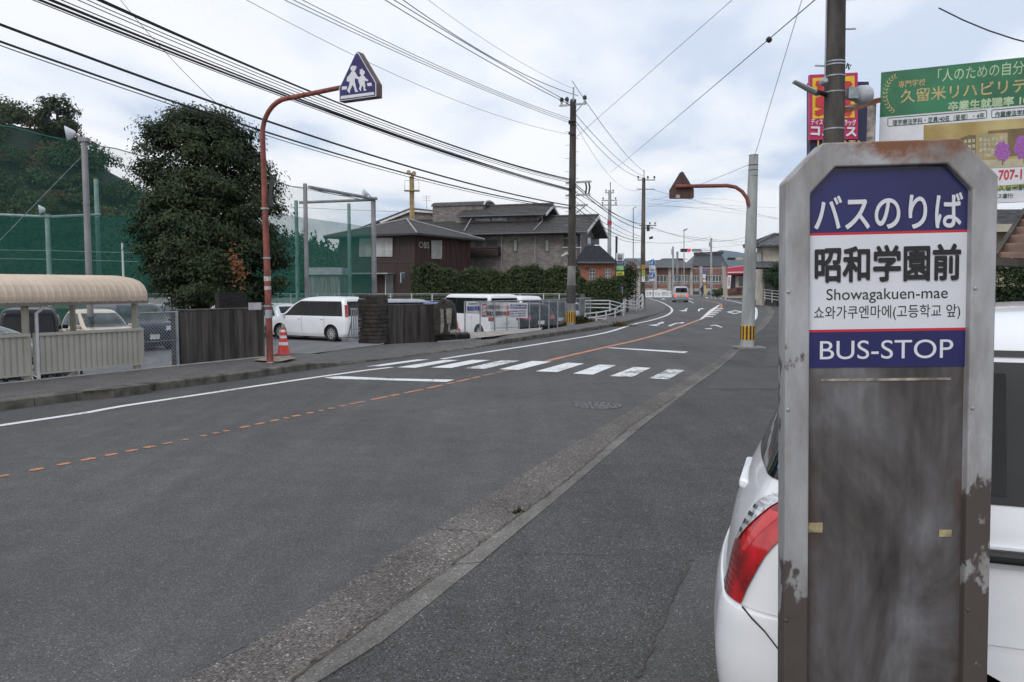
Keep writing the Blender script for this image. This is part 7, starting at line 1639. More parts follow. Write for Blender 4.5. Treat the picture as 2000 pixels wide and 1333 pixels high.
for pl_, m_ in ((((1203, 574), (1216, 574), (1216, 560), (1203, 560)), mat('blue_box', (0.04, 0.05, 0.30), .5)), (((1203, 577), (1214, 577), (1214, 571), (1203, 571)), mat('maroon_box', (0.16, 0.02, 0.05), .5)), (((1206, 575), (1216, 576.5), (1216, 569.5), (1211, 570)), mat('yellow_box', (0.65, 0.45, 0.03), .5)), (((1213, 570), (1216.3, 570), (1216.3, 560.5), (1213, 560.5)), mat('pale_blue_box', (0.30, 0.40, 0.62), .5))):
    front_prism(Vector((0, 46.9 - .1 * len(pl_) * (1 if m_.name != 'blue_box' else 0), 0)), dX, pl_, -.15).build('panel', m_, rk)
def bush(name, label, px, py0, py1, Y, w, n, size, m, catg='shrub', z0=0.0):
    c = A(px, (py0 + py1) / 2, Y); zt_, zb_2 = A(px, py0, Y).z, max(z0, A(px, py1, Y).z); h = (zt_ - zb_2) / 2
    t = thing(name, label, catg, (c.x, Y, z0)); MB().tube([Vector((c.x, Y, z0)), Vector((c.x, Y, zb_2 + h))], [.08, .03], 6).build('trunk', M_bark, t)
    Pk, Nk = [], []
    for _ in range(max(8, n // 90)):
        a = RNG.normal(0, 1, 3); a /= np.linalg.norm(a); cc = np.array((c.x, Y, zb_2 + h)) + a * np.array((w / 2, w / 2, h)) * RNG.uniform(.35, .92); q = RNG.normal(0, 1, (90, 3)) * np.array((w * .13, w * .13, h * .14)); Pk.append(cc + q); Nk.append(np.tile(a + np.array((0, -.2, .4)), (90, 1)) + q)
    leaves('crown', np.concatenate(Pk), np.concatenate(Nk), size, m, t, .55, .6, off=(c.x, Y, z0)); return t
bush('garden_tree', 'loose dark green garden tree behind the shop signs', 1226, 505, 585, 52, 1.4, 2600, .16, M_hedge, 'tree')
bush('garden_shrub', 'dark green shrub behind the corner railing', 1206, 545, 590, 49.5, 1.3, 1800, .14, M_hedge)
bush('round_shrub', 'clipped green shrub in front of the tiled house', 1520, 508, 570, 66, 2.0, 3600, .16, leafmat('juniper', (0.012, 0.030, 0.012), (0.030, 0.065, 0.022), .6, .1, 1))
bush('round_shrub', 'low dark shrubs before the red awning shop', 1414, 562, 580, 108, 2.4, 1500, .2, M_hedge); bush('round_shrub', 'low shrub left of the red awning shop', 1400, 563, 580, 112, 2.2, 1200, .2, M_hedge)

# ================================================================== JUNCTION: signs, signals, lamps
def disc(root, px, py, Y, r, m, off=0.0, nm='disc', dep=.02):
    c = A(px, py, Y - off); return MB().lathe(c, [(r, 0), (r, dep)], 24, axis=(0, -1, 0)).build(nm, m, root)
def slim(name, label, ct_, px, y0, Y, r, m, zb=0.0, px1=None):
    b = A(px, 580, Y); t = thing(name, label, ct_, (b.x, Y, zb)); tp_ = A(px if px1 is None else px1, y0, Y)
    MB().tube([Vector((b.x, Y, zb)), tp_], [r * 1.2, r], 10).build('pole', m, t, smooth=True); return t
M_sb = mat('blue_road_sign', (0.02, 0.14, 0.45), .4); M_rr = mat('red_road_sign', (0.55, 0.02, 0.04), .4)
def arrow(root, px, py, Y, k):
    c = A(px, py, Y - .10)
    for pts in (((-.03, -.26), (.03, -.26), (.03, .10), (.10, .10), (0, .28), (-.10, .10), (-.03, .10)), ((-.02, -.12), (-.02, -.04), (-.14, -.04), (-.14, .03), (-.30, -.08), (-.14, -.19), (-.14, -.12))):
        MB().prism([c + Vector((x * k + .06 * k, 0, z * k)) for x, z in pts], (0, .01, 0)).build('arrow', M_bn, root)
bs_ = slim('direction_sign', 'pole with two blue round arrow signs and white plates', 'road sign', 1276, 505, 74, .035, M_polesteel)
for y in (513, 538): disc(bs_, 1274, y, 74, .29, M_bn, .03, 'rim'); disc(bs_, 1274, y, 74, .26, M_sb, .045, 'face'); arrow(bs_, 1273.5, y, 74, .72)
front_prism(Vector((0, 73.95, 0)), dX, ((1268, 532), (1280, 532), (1280, 519.5), (1268, 519.5)), -.02).build('plate', M_bn, bs_); front_prism(Vector((0, 73.95, 0)), dX, ((1268, 549), (1280, 549), (1280, 545.5), (1268, 545.5)), -.02).build('plate', M_bn, bs_)
btxt(bs_, '7-9\n日祝除く', 1274, 525.5, 9, 10, M_blue, .02, P0=Vector((0, 73.9, 0)), d=dX)
ns = slim('no_entry_sign', 'round red and white sign on a slim pole left of the junction pole', 'road sign', 1236, 516, 60, .03, M_polesteel); disc(ns, 1236, 521, 60, .22, M_bn, .03, 'rim'); disc(ns, 1236, 521, 60, .20, M_rr, .045, 'face'); front_prism(Vector((0, 59.92, 0)), dX, ((1232.6, 522), (1239.4, 522), (1239.4, 520), (1232.6, 520)), -.01).build('bar', M_bn, ns)
slim('red_marker_pole', 'thin dark red pole beside the corner railing', 'pole', 1241.5, 520, 66, .035, mat('dark_red_pole', (0.20, 0.02, 0.03), .5))
lm = slim('street_lamp', 'slim street lamp pole left of the junction pole', 'street lamp', 1237, 408, 63, .04, M_polesteel); MB().beam(A(1236, 408, 63), A(1243, 404, 63), .12, .06).build('lamp_head', M_polesteel, lm)
lm2 = slim('street_lamp', 'tall slim street lamp behind the red traffic light', 'street lamp', 1336, 450, 112, .06, M_polesteel); MB().beam(A(1335, 451, 112), A(1342, 447.5, 112), .3, .14).build('lamp_head', M_ins, lm2)
pa_ = slim('utility_pole', 'grey steel pole left of the signal arm', 'utility pole', 1314.5, 482, 118, .13, M_polesteel); MB().box(A(1313.5, 492, 117.7), (.3, .3, .8)).build('switch_box', M_polesteel, pa_)
slim('utility_pole', 'short grey concrete pole between lamp and steel pole', 'utility pole', 1323, 492, 122, .16, M_polel)
sp_pole = slim('signal_pole', 'grey signal pole with long arm at the junction', 'signal pole', 1389, 465, 112, .13, M_polesteel); MB().cyl(A(1389, 489, 112), A(1334, 489.5, 112), .05, n=8).build('arm', M_polesteel, sp_pole); MB().cyl(A(1388, 498, 112), A(1368, 491, 112), .04, n=6).build('stay', M_polesteel, sp_pole); MB().box(A(1387, 478, 111.8), (.3, .3, .6)).build('switch_box', M_polesteel, sp_pole)
front_prism(Vector((0, 111.9, 0)), dX, ((1352, 492.3), (1369.5, 492.3), (1369.5, 486.5), (1352, 486.5)), -.05).build('name_plate', mat('grey_brown_plate', (0.24, 0.22, 0.20), .6), sp_pole)
M_lit = mat('lit_red_lamp', (0.95, 0.03, 0.06), .3, emit=1.0); M_unl = mat('unlit_lamp', (0.012, 0.02, 0.018), .2)
def signal(label, x0, x1, y, Y, lit, back=M_polesteel):
    c0_, c1_ = A(x0, y, Y), A(x1, y, Y); w_ = c1_.x - c0_.x; h = w_ * .30
    t = thing('traffic_signal', label, 'traffic light', ((c0_.x + c1_.x) / 2, Y, c0_.z)); MB().box(((c0_.x + c1_.x) / 2, Y, c0_.z), (w_, .18, h * 1.1)).build('housing', mat('green_grey_housing', (0.24, 0.34, 0.30), .5), t, bevel=.05)
    for k in range(3):
        cx_ = c0_.x + w_ * (.2 + .3 * k); MB().lathe((cx_, Y - .09, c0_.z), [(h * .5, 0), (h * .5, .03), (h * .42, .035)], 18, axis=(0, -1, 0)).build('lamp', M_lit if (lit and k == 2) else M_unl, t)
        MB().grid([[Vector((cx_ + h * .54 * math.cos(a), Y - .09 - dd, c0_.z + h * .54 * math.sin(a))) for a in np.linspace(-.2, math.pi + .2, 12)] for dd in (0, .30)]).build('visor', M_dk, t)
    return t
signal('horizontal traffic signal with the red lamp lit over the road', 1328.5, 1348.5, 489.5, 111.9, True); signal('small dark traffic signal below the lit red one', 1322, 1334, 507, 126, False); signal('dark traffic signal near the red awning shop', 1419, 1436, 506, 116, False)
t8 = thing('junction_name_plate', 'small name plate beside the dark traffic signal on the right', 'sign', A(1444, 505, 115.9)); front_prism(Vector((0, 115.9, 0)), dX, ((1437, 509), (1450, 507.5), (1450, 503), (1437, 503.5)), -.05).build('plate', mat('cream_plate', (0.42, 0.40, 0.30), .6), t8); MB().cyl(A(1434, 506, 116), A(1470, 504, 116), .04, n=6).build('arm', M_polesteel, t8)
t9 = thing('junction_name_plate', 'white name plate right of the small dark signal', 'sign', A(1339, 507, 126)); front_prism(Vector((0, 125.9, 0)), dX, ((1334.5, 508.6), (1343.5, 508.6), (1343.5, 505), (1334.5, 505)), -.05).build('plate', M_bn, t9)
pk = slim('pedestrian_sign', 'pole with blue and white signs at the far crossing', 'road sign', 1375, 528, 121, .05, M_polesteel)
front_prism(Vector((0, 120.9, 0)), dX, ((1372, 535), (1378.5, 535), (1378.5, 528), (1372, 528)), -.03).build('plate', M_sb, pk); front_prism(Vector((0, 120.9, 0)), dX, ((1372.5, 544), (1378, 544), (1378, 536), (1372.5, 536)), -.03).build('plate', M_bn, pk); disc(pk, 1375.5, 549, 121, .30, M_rr, .06, 'rim'); disc(pk, 1375.5, 549, 121, .22, M_bn, .09, 'face')
slim('banner_pole', 'thin pole with a white striped banner behind the signal pole', 'pole', 1411.5, 513, 118, .05, M_polesteel)
yb_ = thing('yellow_post', 'yellow post beside the cyclist at the crossing', 'post', A(1376.5, 575, 126)); MB().beam(A(1376.5, 576, 126), A(1376.5, 558, 126), .25, .25).build('post', mat('yellow_post_paint', (0.62, 0.48, 0.08), .5), yb_)
# far white guard rails
for k, (x0, x1, y0, y1, Y) in enumerate(((1256, 1290, 569, 569, 132), (1284, 1330, 567, 574, 126), (1256, 1330, 577, 577.5, 138))):
    t = thing('guard_rail', 'white guard rail at the junction, ' + ('left behind the junction pole', 'slanting towards the grey wagon', 'low and far behind the stop line')[k], 'guard rail', A(x0, y0 + 5, Y))
    MB().beam(A(x0, y0, Y), A(x1, y1, Y), .06, .30).build('rail', M_wpipe, t); MB().beam(A(x0, y0 + 4.2, Y), A(x1, y1 + 4.2, Y), .05, .10).build('rail', M_wpipe, t)
    for f in np.linspace(0, 1, 7): p_ = A(x0, y0, Y).lerp(A(x1, y1, Y), f); MB().cyl((p_.x, p_.y, 0), (p_.x, p_.y, p_.z + .1), .06, n=6).build('post', M_wpipe, t)
# person with a bicycle at the crossing
pp = G(1371, 577); pp = Vector((A(1371, 577, 128).x, 128, 0)); pr = thing('person', 'person in dark clothes walking a bicycle at the far crossing', 'person', pp)
sk = bpy.data.meshes.new('body'); V = [(0, 0, .95), (0, 0, 1.2), (0, 0, 1.42), (0, -.02, 1.52), (0, -.02, 1.64), (-.10, 0, .9), (-.13, -.12, .48), (-.13, .02, .06), (-.13, -.12, .03), (.10, 0, .9), (.14, .10, .48), (.14, .22, .07), (.14, .10, .03), (-.2, 0, 1.40), (-.30, -.05, 1.12), (-.27, -.28, .98), (.2, 0, 1.40), (.30, -.05, 1.12), (.27, -.28, .98)]
Ed = [(0, 1), (1, 2), (2, 3), (3, 4), (0, 5), (5, 6), (6, 7), (7, 8), (0, 9), (9, 10), (10, 11), (11, 12), (2, 13), (13, 14), (14, 15), (2, 16), (16, 17), (17, 18)]
sk.from_pydata(V, Ed, []); so_ = obj('body', sk, mat('dark_clothes', (0.02, 0.024, 0.045), .8), pr); smo = so_.modifiers.new('skin', 'SKIN')
for v, r_ in zip(sk.skin_vertices[0].data, [.16, .15, .17, .06, .10, .09, .07, .05, .04, .09, .07, .05, .04, .075, .055, .04, .075, .055, .04]): v.radius = (r_, r_)
sk.skin_vertices[0].data[0].use_root = True; so_.modifiers.new('sub', 'SUBSURF').levels = 1
MB().lathe((0, -.01, 1.66), [(.06, -.04), (.115, .02), (.11, .09), (.05, .14), (0, .15)], 12).build('hair', M_dk, pr, local=True)
bicycle('dark bicycle beside the person at the far crossing', (pp.x + .35, pp.y, 0), R(80)).pop('group', None)

# ================================================================== BUILDINGS BEYOND THE JUNCTION
M_rcon = mat('grey_precast', (0.36, 0.34, 0.31), .85, var=.12, scale=.6); M_rbrk = brickmat('red_brick', (0.19, 0.078, 0.055), (0.24, 0.105, 0.078), (0.17, 0.12, 0.10), 1.2); M_groof = mat('grey_sheet_roof', (0.075, 0.075, 0.08), .6, var=.15, scale=.5); M_glb = mat('far_window_glass', (0.05, 0.06, 0.075), .1, var=.5, scale=.3, rvar=.02)
SY_ = 160.0; PS = Vector((0, SY_, 0)); scb = thing('school_building', 'two storey brick and concrete building with grey roofs beyond the junction', 'building', A(1330, 576, SY_))
def fp_(pix, dep, nm, m, dy=0.0, root=scb, Y=SY_): return front_prism(Vector((0, Y + dy, 0)), dX, pix, dep).build(nm, m, root)
fp_(((1222, 577), (1418, 577), (1418, 523), (1222, 523)), 14, 'wall', M_rcon)
for x in (1247, 1279, 1307, 1349, 1368, 1412): fp_(((x - 2.6, 577), (x + 2.6, 577), (x + 2.6, 521), (x - 2.6, 521)), -.7, 'pillar', M_rcon)
bays = ((1250, 1274), (1282, 1302), (1310, 1330), (1333, 1346), (1352, 1365.5), (1371, 1389), (1392, 1409))
for a, b in bays:
    fp_(((a, 537), (b, 537), (b, 525), (a, 525)), -.15, 'brick_panel', M_rbrk); fp_(((a, 562), (b, 562), (b, 555.5), (a, 555.5)), -.15, 'brick_panel', M_rbrk)
    w_ = win(scb, Vector((0, SY_ - .02, 0)), dX, a, b, 538.5, 553, frame=M_wfr, glass=M_glb, fw=.9, mull=tuple(np.linspace(a, b, 4)[1:-1]), bars=(550,), dep=-.12)
    for x in np.linspace(a + 2, b - 6, 2): fp_(((x, 575), (x + 5, 575), (x + 5, 569), (x, 569)), -.1, 'ground_window', M_glb)
for pts, z in ((((1198, 526), (1262, 526), (1244, 506), (1205, 506.5)), 12), (((1258, 524), (1312, 524), (1290, 508), (1268, 508.5)), 12), (((1284, 523), (1354, 524), (1330, 505), (1293, 505)), 11)):
    fr2 = [VP(Vector((0, SY_ - 1.5, 0)), dX, *pts[0]), VP(Vector((0, SY_ - 1.5, 0)), dX, *pts[1])]; bk2 = [VP(Vector((0, SY_ + 6, 0)), dX, *pts[3]), VP(Vector((0, SY_ + 6, 0)), dX, *pts[2])]
    e2 = [fr2[0] + Vector((0, 15, 0)), fr2[1] + Vector((0, 15, 0))]
    MB().add([fr2[0], fr2[1], bk2[1], bk2[0], e2[0], e2[1]], [(0, 1, 2, 3), (3, 2, 5, 4), (0, 3, 4), (1, 5, 2), (0, 4, 5, 1)]).build('roof', M_groof, scb)
kt = thing('tiled_roof_building', 'black tiled roof building right of the school building', 'building', A(1385, 575, 168))
M_ktile = mat('black_kawara_tile', (0.040, 0.041, 0.046), .45, var=.2, scale=2)
fp_(((1352, 577), (1418, 577), (1418, 515), (1352, 515)), 8, 'wall', M_rcon, root=kt, Y=168); f2 = [VP(Vector((0, 166, 0)), dX, 1350, 520), VP(Vector((0, 166, 0)), dX, 1424, 522), VP(Vector((0, 171, 0)), dX, 1409, 497), VP(Vector((0, 171, 0)), dX, 1357, 498)]
MB().add(f2 + [f2[0] + Vector((0, 10, 0)), f2[1] + Vector((0, 10, 0))], [(0, 1, 2, 3), (3, 2, 5, 4), (0, 3, 4), (1, 5, 2), (0, 4, 5, 1)]).build('roof', M_ktile, kt); MB().beam(f2[3] + Vector((-.2, 0, .2)), f2[2] + Vector((.4, 0, .3)), .4, .6).build('ridge', M_ktile, kt)
# dark side building and shop with red awning
shp = thing('awning_shop', 'cream shop with dark red sloping awning right of the junction', 'shop', A(1442, 580, 104)); Ysh = 104.0
fp_(((1421, 582), (1480, 582), (1480, 528), (1421, 528)), 2.2, 'wall', mat('cream_wall', (0.46, 0.40, 0.33), .8, var=.1, scale=.8), root=shp, Y=Ysh)
M_awn = mat('dark_red_awning', (0.28, 0.012, 0.035), .6, var=.1, scale=1)
a1 = [VP(Vector((0, Ysh - 1.2, 0)), dX, 1421, 536.5), VP(Vector((0, Ysh - 1.2, 0)), dX, 1482, 535), VP(Vector((0, Ysh, 0)), dX, 1482, 515), VP(Vector((0, Ysh, 0)), dX, 1421, 522)]
MB().add(a1 + [p + Vector((0, .8, -.2)) for p in a1], [(0, 1, 2, 3), (4, 5, 6, 7), (0, 1, 5, 4), (1, 2, 6, 5), (2, 3, 7, 6), (3, 0, 4, 7)]).build('awning', M_awn, shp)
MB().beam(a1[0] + Vector((0, -.03, .25)), a1[1] + Vector((0, -.03, .25)), .05, .12).build('awning_stripe', M_bn, shp); MB().beam(a1[3] + Vector((0, -.1, -.1)), a1[2] + Vector((0, -.1, -.1)), .05, .10).build('awning_stripe', M_bn, shp)
fp_(((1443, 559), (1455, 559), (1455, 539), (1443, 539)), -.1, 'door', M_glb, root=shp, Y=Ysh); fp_(((1426, 565), (1436, 565), (1436, 537), (1426, 537)), -.1, 'shop_window', M_dk, root=shp, Y=Ysh); fp_(((1421, 577), (1470, 574), (1470, 560), (1435, 562), (1421, 566)), -.2, 'brick_base', mat('brown_base', (0.11, 0.05, 0.035), .8, var=.4, scale=1.5), root=shp, Y=Ysh)
for k, (x, y0, y1, Y) in enumerate(((1424, 538, 563, 98), (1477, 527, 556, 80))):
    t = thing('shop_banner', 'white upright banner with red print ' + ('left of the shop door' if k == 0 else 'beside the tiled house'), 'banner', A(x, y1 + 8, Y)); w_ = 4.2 if k == 0 else 5
    front_prism(Vector((0, Y, 0)), dX, ((x - w_, y1), (x + w_ - 2, y1 + 1), (x + w_, y0), (x - w_ + 1.5, y0)), -.02).build('cloth', M_bn, t); MB().cyl(A(x - w_, y0 - 2, Y), Vector((A(x - w_, y0, Y).x, Y, 0)), .03, n=6).build('pole', M_polesteel, t)
    btxt(t, '営\n業\n中' if k == 0 else '生\n花\n店', x, (y0 + y1) / 2, (y1 - y0) * .7, 3.5, mat('pink_print', (0.55, 0.10, 0.14), .5), .02, P0=Vector((0, Y - .03, 0)), d=dX)
# tiled two storey house on the right
th = thing('tiled_house', 'cream two storey house with grey tiled hipped roofs on the right', 'house', A(1500, 590, 70)); Yh = 70.0; M_cr = mat('cream_render', (0.50, 0.46, 0.38), .85, var=.1, scale=.8); M_gt = mat('grey_kawara_tile', (0.085, 0.088, 0.095), .5, var=.25, scale=3)
def hipped(root, e, yr, ov_, yov, m=M_gt, n=9):
    """e: four eave corners (front-left, front-right, back-right, back-left); ridge between yr points; tile courses as ridges running down the slope."""
    r0, r1 = yr; r_ = MB()
    def slope(a, b, c, d, cnt):
        for k in range(cnt):
            f0, f1 = k / cnt, (k + .62) / cnt; f2_ = (k + 1) / cnt
            up_ = Vector((0, 0, .05)); p = lambda f: a.lerp(b, f); q = lambda f: d.lerp(c, f)
            r_.add([p(f0), p((f0 + f1) / 2) + up_, p(f1), p(f2_), q(f0), q((f0 + f1) / 2) + up_, q(f1), q(f2_)], [(0, 1, 5, 4), (1, 2, 6, 5), (2, 3, 7, 6)])
    slope(e[0], e[1], r1, r0, n * 2); slope(e[3], e[0], r0, r0, n); slope(e[1], e[2], r1, r1, n); slope(e[2], e[3], r0, r1, n)
    r_.add([p - Vector((0, 0, .12)) for p in e], [(0, 1, 2, 3)]); r_.add([p - Vector((0, 0, .12)) for p in e] + list(e), [(i, (i + 1) % 4, 4 + (i + 1) % 4, 4 + i) for i in range(4)])
    o = r_.build('roof', m, root, rec=False)
    for a, b in ((r0, r1), (e[0], r0), (e[1], r1), (e[3], r0), (e[2], r1)): q2_ = MB().tube([a + Vector((0, 0, .08)), b + Vector((0, 0, .10))], .13, 8); obj('ridge_tile', q2_.mesh('ridge_tile', wloc(root)), m, o)
    return o
xl, xr2 = 21.95, 30.0
MB().box(((xl + xr2) / 2, Yh + .9, 2.5), (xr2 - xl, 1.8, 5.2)).build('wall', M_cr, th)
ze3 = A(1500, 480, Yh).z; hipped(th, [Vector((xl - 1.0, Yh - 1, ze3)), Vector((xr2 + 1, Yh - 1, ze3)), Vector((xr2 + 1, Yh + 2.6, ze3)), Vector((xl - 1.0, Yh + 2.6, ze3))], (Vector((xl + 1.2, Yh + .8, A(1500, 460, Yh + .8).z)), Vector((xr2 - 1, Yh + .8, A(1500, 460, Yh + .8).z))), 0, 0)
zl = A(1500, 524, Yh - 2).z; zl2 = A(1500, 511, Yh).z
ge_ = [Vector((xl - 1.6, Yh - 3.2, zl)), Vector((xr2 + 1, Yh - 3.2, zl)), Vector((xr2 + 1, Yh - .02, zl2)), Vector((xl - .8, Yh - .02, zl2))]; rl = MB()
for k in range(26):
    f0, f1, f2_ = k / 26, (k + .6) / 26, (k + 1) / 26; p = lambda f: ge_[0].lerp(ge_[1], f); q = lambda f: ge_[3].lerp(ge_[2], f); u_ = Vector((0, 0, .05))
    rl.add([p(f0), p((f0 + f1) / 2) + u_, p(f1), p(f2_), q(f0), q((f0 + f1) / 2) + u_, q(f1), q(f2_)], [(0, 1, 5, 4), (1, 2, 6, 5), (2, 3, 7, 6)])
rl.add([p - Vector((0, 0, .12)) for p in ge_], [(0, 1, 2, 3)]); rl.build('lower_roof', M_gt, th, rec=False)
MB().box(((xl + xr2) / 2, Yh - 1.0, zl / 2 - .1), (xr2 - xl - .4, 2.0, zl - .1)).build('porch_wall', mat('shaded_brown_wall', (0.07, 0.06, 0.055), .8, var=.3), th)
win(th, Vector((0, Yh - .01, 0)), dX, 1477, 1488, 493, 513, frame=M_dk, glass=M_curt, fw=1.4)
MB().lathe(A(1526, 484, Yh - .4), [(.0, -.05), (.35, .05), (.36, .07), (.0, .02)], 16, axis=(.5, -1, .4)).build('satellite_dish', M_polesteel, th)
railing('white pipe railing along the right pavement behind the short pole', ((1468, 562, 582), (1476, 563, 584), (1484, 564, 586)), (74, 73, 72), (.97, .72, .47, .22)); railing('long white pipe railing before the tiled house', ((1486, 564, 586.5), (1494, 565.5, 587.5), (1508, 567, 590), (1522, 568.5, 592), (1540, 570, 594)), (71, 69, 67, 65, 63), (.97, .72, .47, .22))
bank = MB().grid([[Vector((A(1462, 590, 75).x, 75, 0)), Vector((A(1545, 590, 63).x, 62.5, 0))], [Vector((A(1462, 583, 76).x, 76, .55)), Vector((A(1545, 590, 63).x, 63.5, .55))], [Vector((40, 82, .55)), Vector((40, 63.5, .55))]]).build('bank', M_pave); tag(bank, kind='structure')

# ================================================================== RIGHT EDGE: billboard, tall shop sign, hedge, shed
bl0, bl1 = A(1716, 300, 17.9), A(2000, 300, 16.7); bd = Vector((bl1.x - bl0.x, bl1.y - bl0.y, 0)); bL = bd.length; bd.normalize()
bbd = thing('billboard', 'large green and white school billboard above the bus stop sign', 'billboard', (bl0.x, bl0.y, 0)); Pb = Vector((bl0.x, bl0.y, 0)); bn = Vector((bd.y, -bd.x, 0)); BW = 6.2
zt0 = A(1716, 142, bl0.y).z; zb0 = VP(Pb, bd, 1960, 396).z
def bp(s, z, o=0.0): return Pb + bd * s + bn * o + Vector((0, 0, z))
def bpanel(s0, s1, z0, z1, o, nm, m): return MB().prism([bp(s0, z0, o), bp(s1, z0, o), bp(s1, z1, o), bp(s0, z1, o)], bn * .004).build(nm, m, bbd)
MB().prism([bp(0, zb0, -.12), bp(BW, zb0, -.12), bp(BW, zt0, -.12), bp(0, zt0, -.12)], bn * .12).build('panel', mat('billboard_white', (0.62, 0.63, 0.66), .5, var=.04), bbd)
zg = VP(Pb, bd, 1716, 229.5).z
bpanel(0, BW, zg, zt0, .001, 'green_field', mat('billboard_green', (0.012, 0.145, 0.062), .45, var=.18, scale=1)); M_gold = mat('gold_print', (0.46, 0.36, 0.15), .45, var=.2, scale=20); M_pgr = mat('pale_green_print', (0.40, 0.52, 0.32), .45); M_dgr = mat('dark_green_print', (0.02, 0.075, 0.045), .5)
for s in (.5, 3.0, 5.6): MB().beam(bp(s, 0, -.25), bp(s, zt0 - .3, -.25), .14, .14).build('leg', mat('rusty_leg', (0.20, 0.12, 0.085), .8, var=.4, scale=4), bbd)
def bt2(s, x, y, h, w, m, bold=.02, o=.008):
    c = VP(Pb + bn * o, bd, x, y); sc = c.y / F; wm = abs((VP(Pb + bn * o, bd, x + w / 2, y) - VP(Pb + bn * o, bd, x - w / 2, y)).length); return text(s, c, bd, (0, 0, 1), m, bbd, height=h * sc * 1.0, width=wm, bold=bold, res=3)
bt2('「人のための自分になる', 1948, 136.5, 25, 236, M_pgr, .008); bt2('専門学校', 1781, 163, 13, 52, M_gold, .012); bt2('久留米リハビリテーション', 1942, 172, 26, 378, M_gold, .014); bt2('卒業生就職率 100%', 1942, 201, 18, 182, M_pgr, .035)
bt2('理学療法学科・定員/40名（昼間）・4年', 1831, 233, 10.5, 178, M_dgr, .012); bt2('作業療法学科・定員/40名', 2003, 219.5, 11, 120, M_dgr, .02)
def outline(pix, m, nm='outline'):
    pts = [VP(Pb + bn * .006, bd, *p) for p in pix]; MB().tube(pts + [pts[0]], .006, 4).build(nm, m, bbd)
outline(((1734, 232), (1736, 231), (1925, 216), (1927, 217), (1927, 229), (1925, 231), (1737, 247), (1734, 246)), M_dgr); outline(((1937, 216), (1939, 215), (2080, 203), (2080, 218), (1939, 230), (1937, 229)), M_dgr)
# laurel branch
for k in range(13):
    a = math.pi * (.62 + .78 * k / 12); cx_, cy_ = 1756 + 27 * math.cos(a) , 184 - 36 * math.sin(a)
    for s_ in (-1, 1):
        d_a = a + math.pi / 2 + s_ * .7 + math.pi; q = [(cx_, cy_), (cx_ + 4 * math.cos(d_a) - 1.3 * math.sin(d_a), cy_ - 4 * math.sin(d_a) - 1.3 * math.cos(d_a)), (cx_ + 8 * math.cos(d_a), cy_ - 8 * math.sin(d_a)), (cx_ + 4 * math.cos(d_a) + 1.3 * math.sin(d_a), cy_ - 4 * math.sin(d_a) + 1.3 * math.cos(d_a))]
        MB().prism([VP(Pb + bn * .007, bd, *p) for p in q], bn * .002).build('laurel_leaf', M_gold, bbd)
# printed picture of a campus building with pink trees (flat print)
def bq(pix, m, nm, o=.006): return MB().prism([VP(Pb + bn * o, bd, *p) for p in pix], bn * .0015).build(nm, m, bbd)
bq(((1804, 330), (2090, 318), (2090, 225), (1804, 245)), mat('print_sepia_sky', (0.47, 0.38, 0.17), .5, col2=(0.30, 0.21, 0.06), scale=.9), 'picture', .004)
bq(((1804, 334), (2090, 322), (2090, 306), (1804, 318)), mat('print_ground', (0.42, 0.38, 0.26), .5, var=.1), 'picture_ground', .006)
M_pb1, M_pb2, M_pb3 = mat('print_wall_light', (0.36, 0.29, 0.15), .5, var=.15), mat('print_wall_dark', (0.16, 0.115, 0.045), .5, var=.2), mat('print_glass', (0.44, 0.42, 0.30), .5, var=.25, scale=12)
bq(((1872, 313), (1906, 312), (1906, 264), (1892, 264), (1872, 272)), M_pb2, 'print_block', .008); bq(((1910, 312), (1968, 306), (1968, 257), (1930, 259), (1910, 264)), M_pb1, 'print_block', .008); bq(((1930, 262), (2090, 250), (2090, 243), (1930, 256)), M_pb2, 'print_roof', .0095); bq(((1968, 306), (2090, 298), (2090, 252), (1968, 258)), M_pb2, 'print_block', .008)
for r_ in range(4):
    for k in range(7): x = 1913 + k * 8; y = 270 + r_ * 10 - k * .6; bq(((x, y + 7), (x + 5.5, y + 6.6), (x + 5.5, y), (x, y + .4)), M_pb3, 'print_window', .0105)
for r_ in range(3):
    for k in range(4): x = 1875 + k * 8; y = 274 + r_ * 11 - k * .8; bq(((x, y + 7), (x + 5.5, y + 6.6), (x + 5.5, y), (x, y + .4)), M_pb3, 'print_window', .0105)
M_pink = mat('print_pink_tree', (0.36, 0.12, 0.40), .5, col2=(0.20, 0.05, 0.26), scale=30)
for (cx_, cy_, rx_, ry_) in ((1958, 296, 15, 19), (2000, 288, 19, 24), (2050, 282, 20, 26)):
    bq([(cx_ + rx_ * math.cos(a) * (1 + .12 * math.sin(7 * a)), cy_ + ry_ * math.sin(a) * (1 + .12 * math.cos(9 * a))) for a in np.linspace(0, 6.283, 40)[:-1]], M_pink, 'print_tree', .012); bq(((cx_ - 1, cy_ + ry_ + 7), (cx_ + 1.5, cy_ + ry_ + 7), (cx_ + 1, cy_ + ry_ - 4), (cx_ - 1, cy_ + ry_ - 4)), M_pb2, 'print_trunk', .0125)
bt2('0942-707-1771', 1964, 342, 18, 126, M_redpr, .03); bq(((1800, 374), (2090, 358), (2090, 344 + 9), (1800, 386)), mat('yellow_marker', (0.55, 0.55, 0.16), .5), 'marker_strip', .005)
bt2('西鉄久留米駅より', 1975, 367.5, 10, 100, M_dgr, .02); bt2('無料スクールバス運行!', 1930, 384.5, 9, 96, M_dgr, .02)
bt2('R', 1750, 300, 24, 70, mat('grey_print', (0.12, 0.12, 0.13), .5), .03)
MB().beam(A(1655, 214, 13.5), A(1716, 196, 17.8), .10, .10).build('rusty_stay', mat('rusty_beam', (0.26, 0.085, 0.04), .8, var=.35, scale=5), bbd)
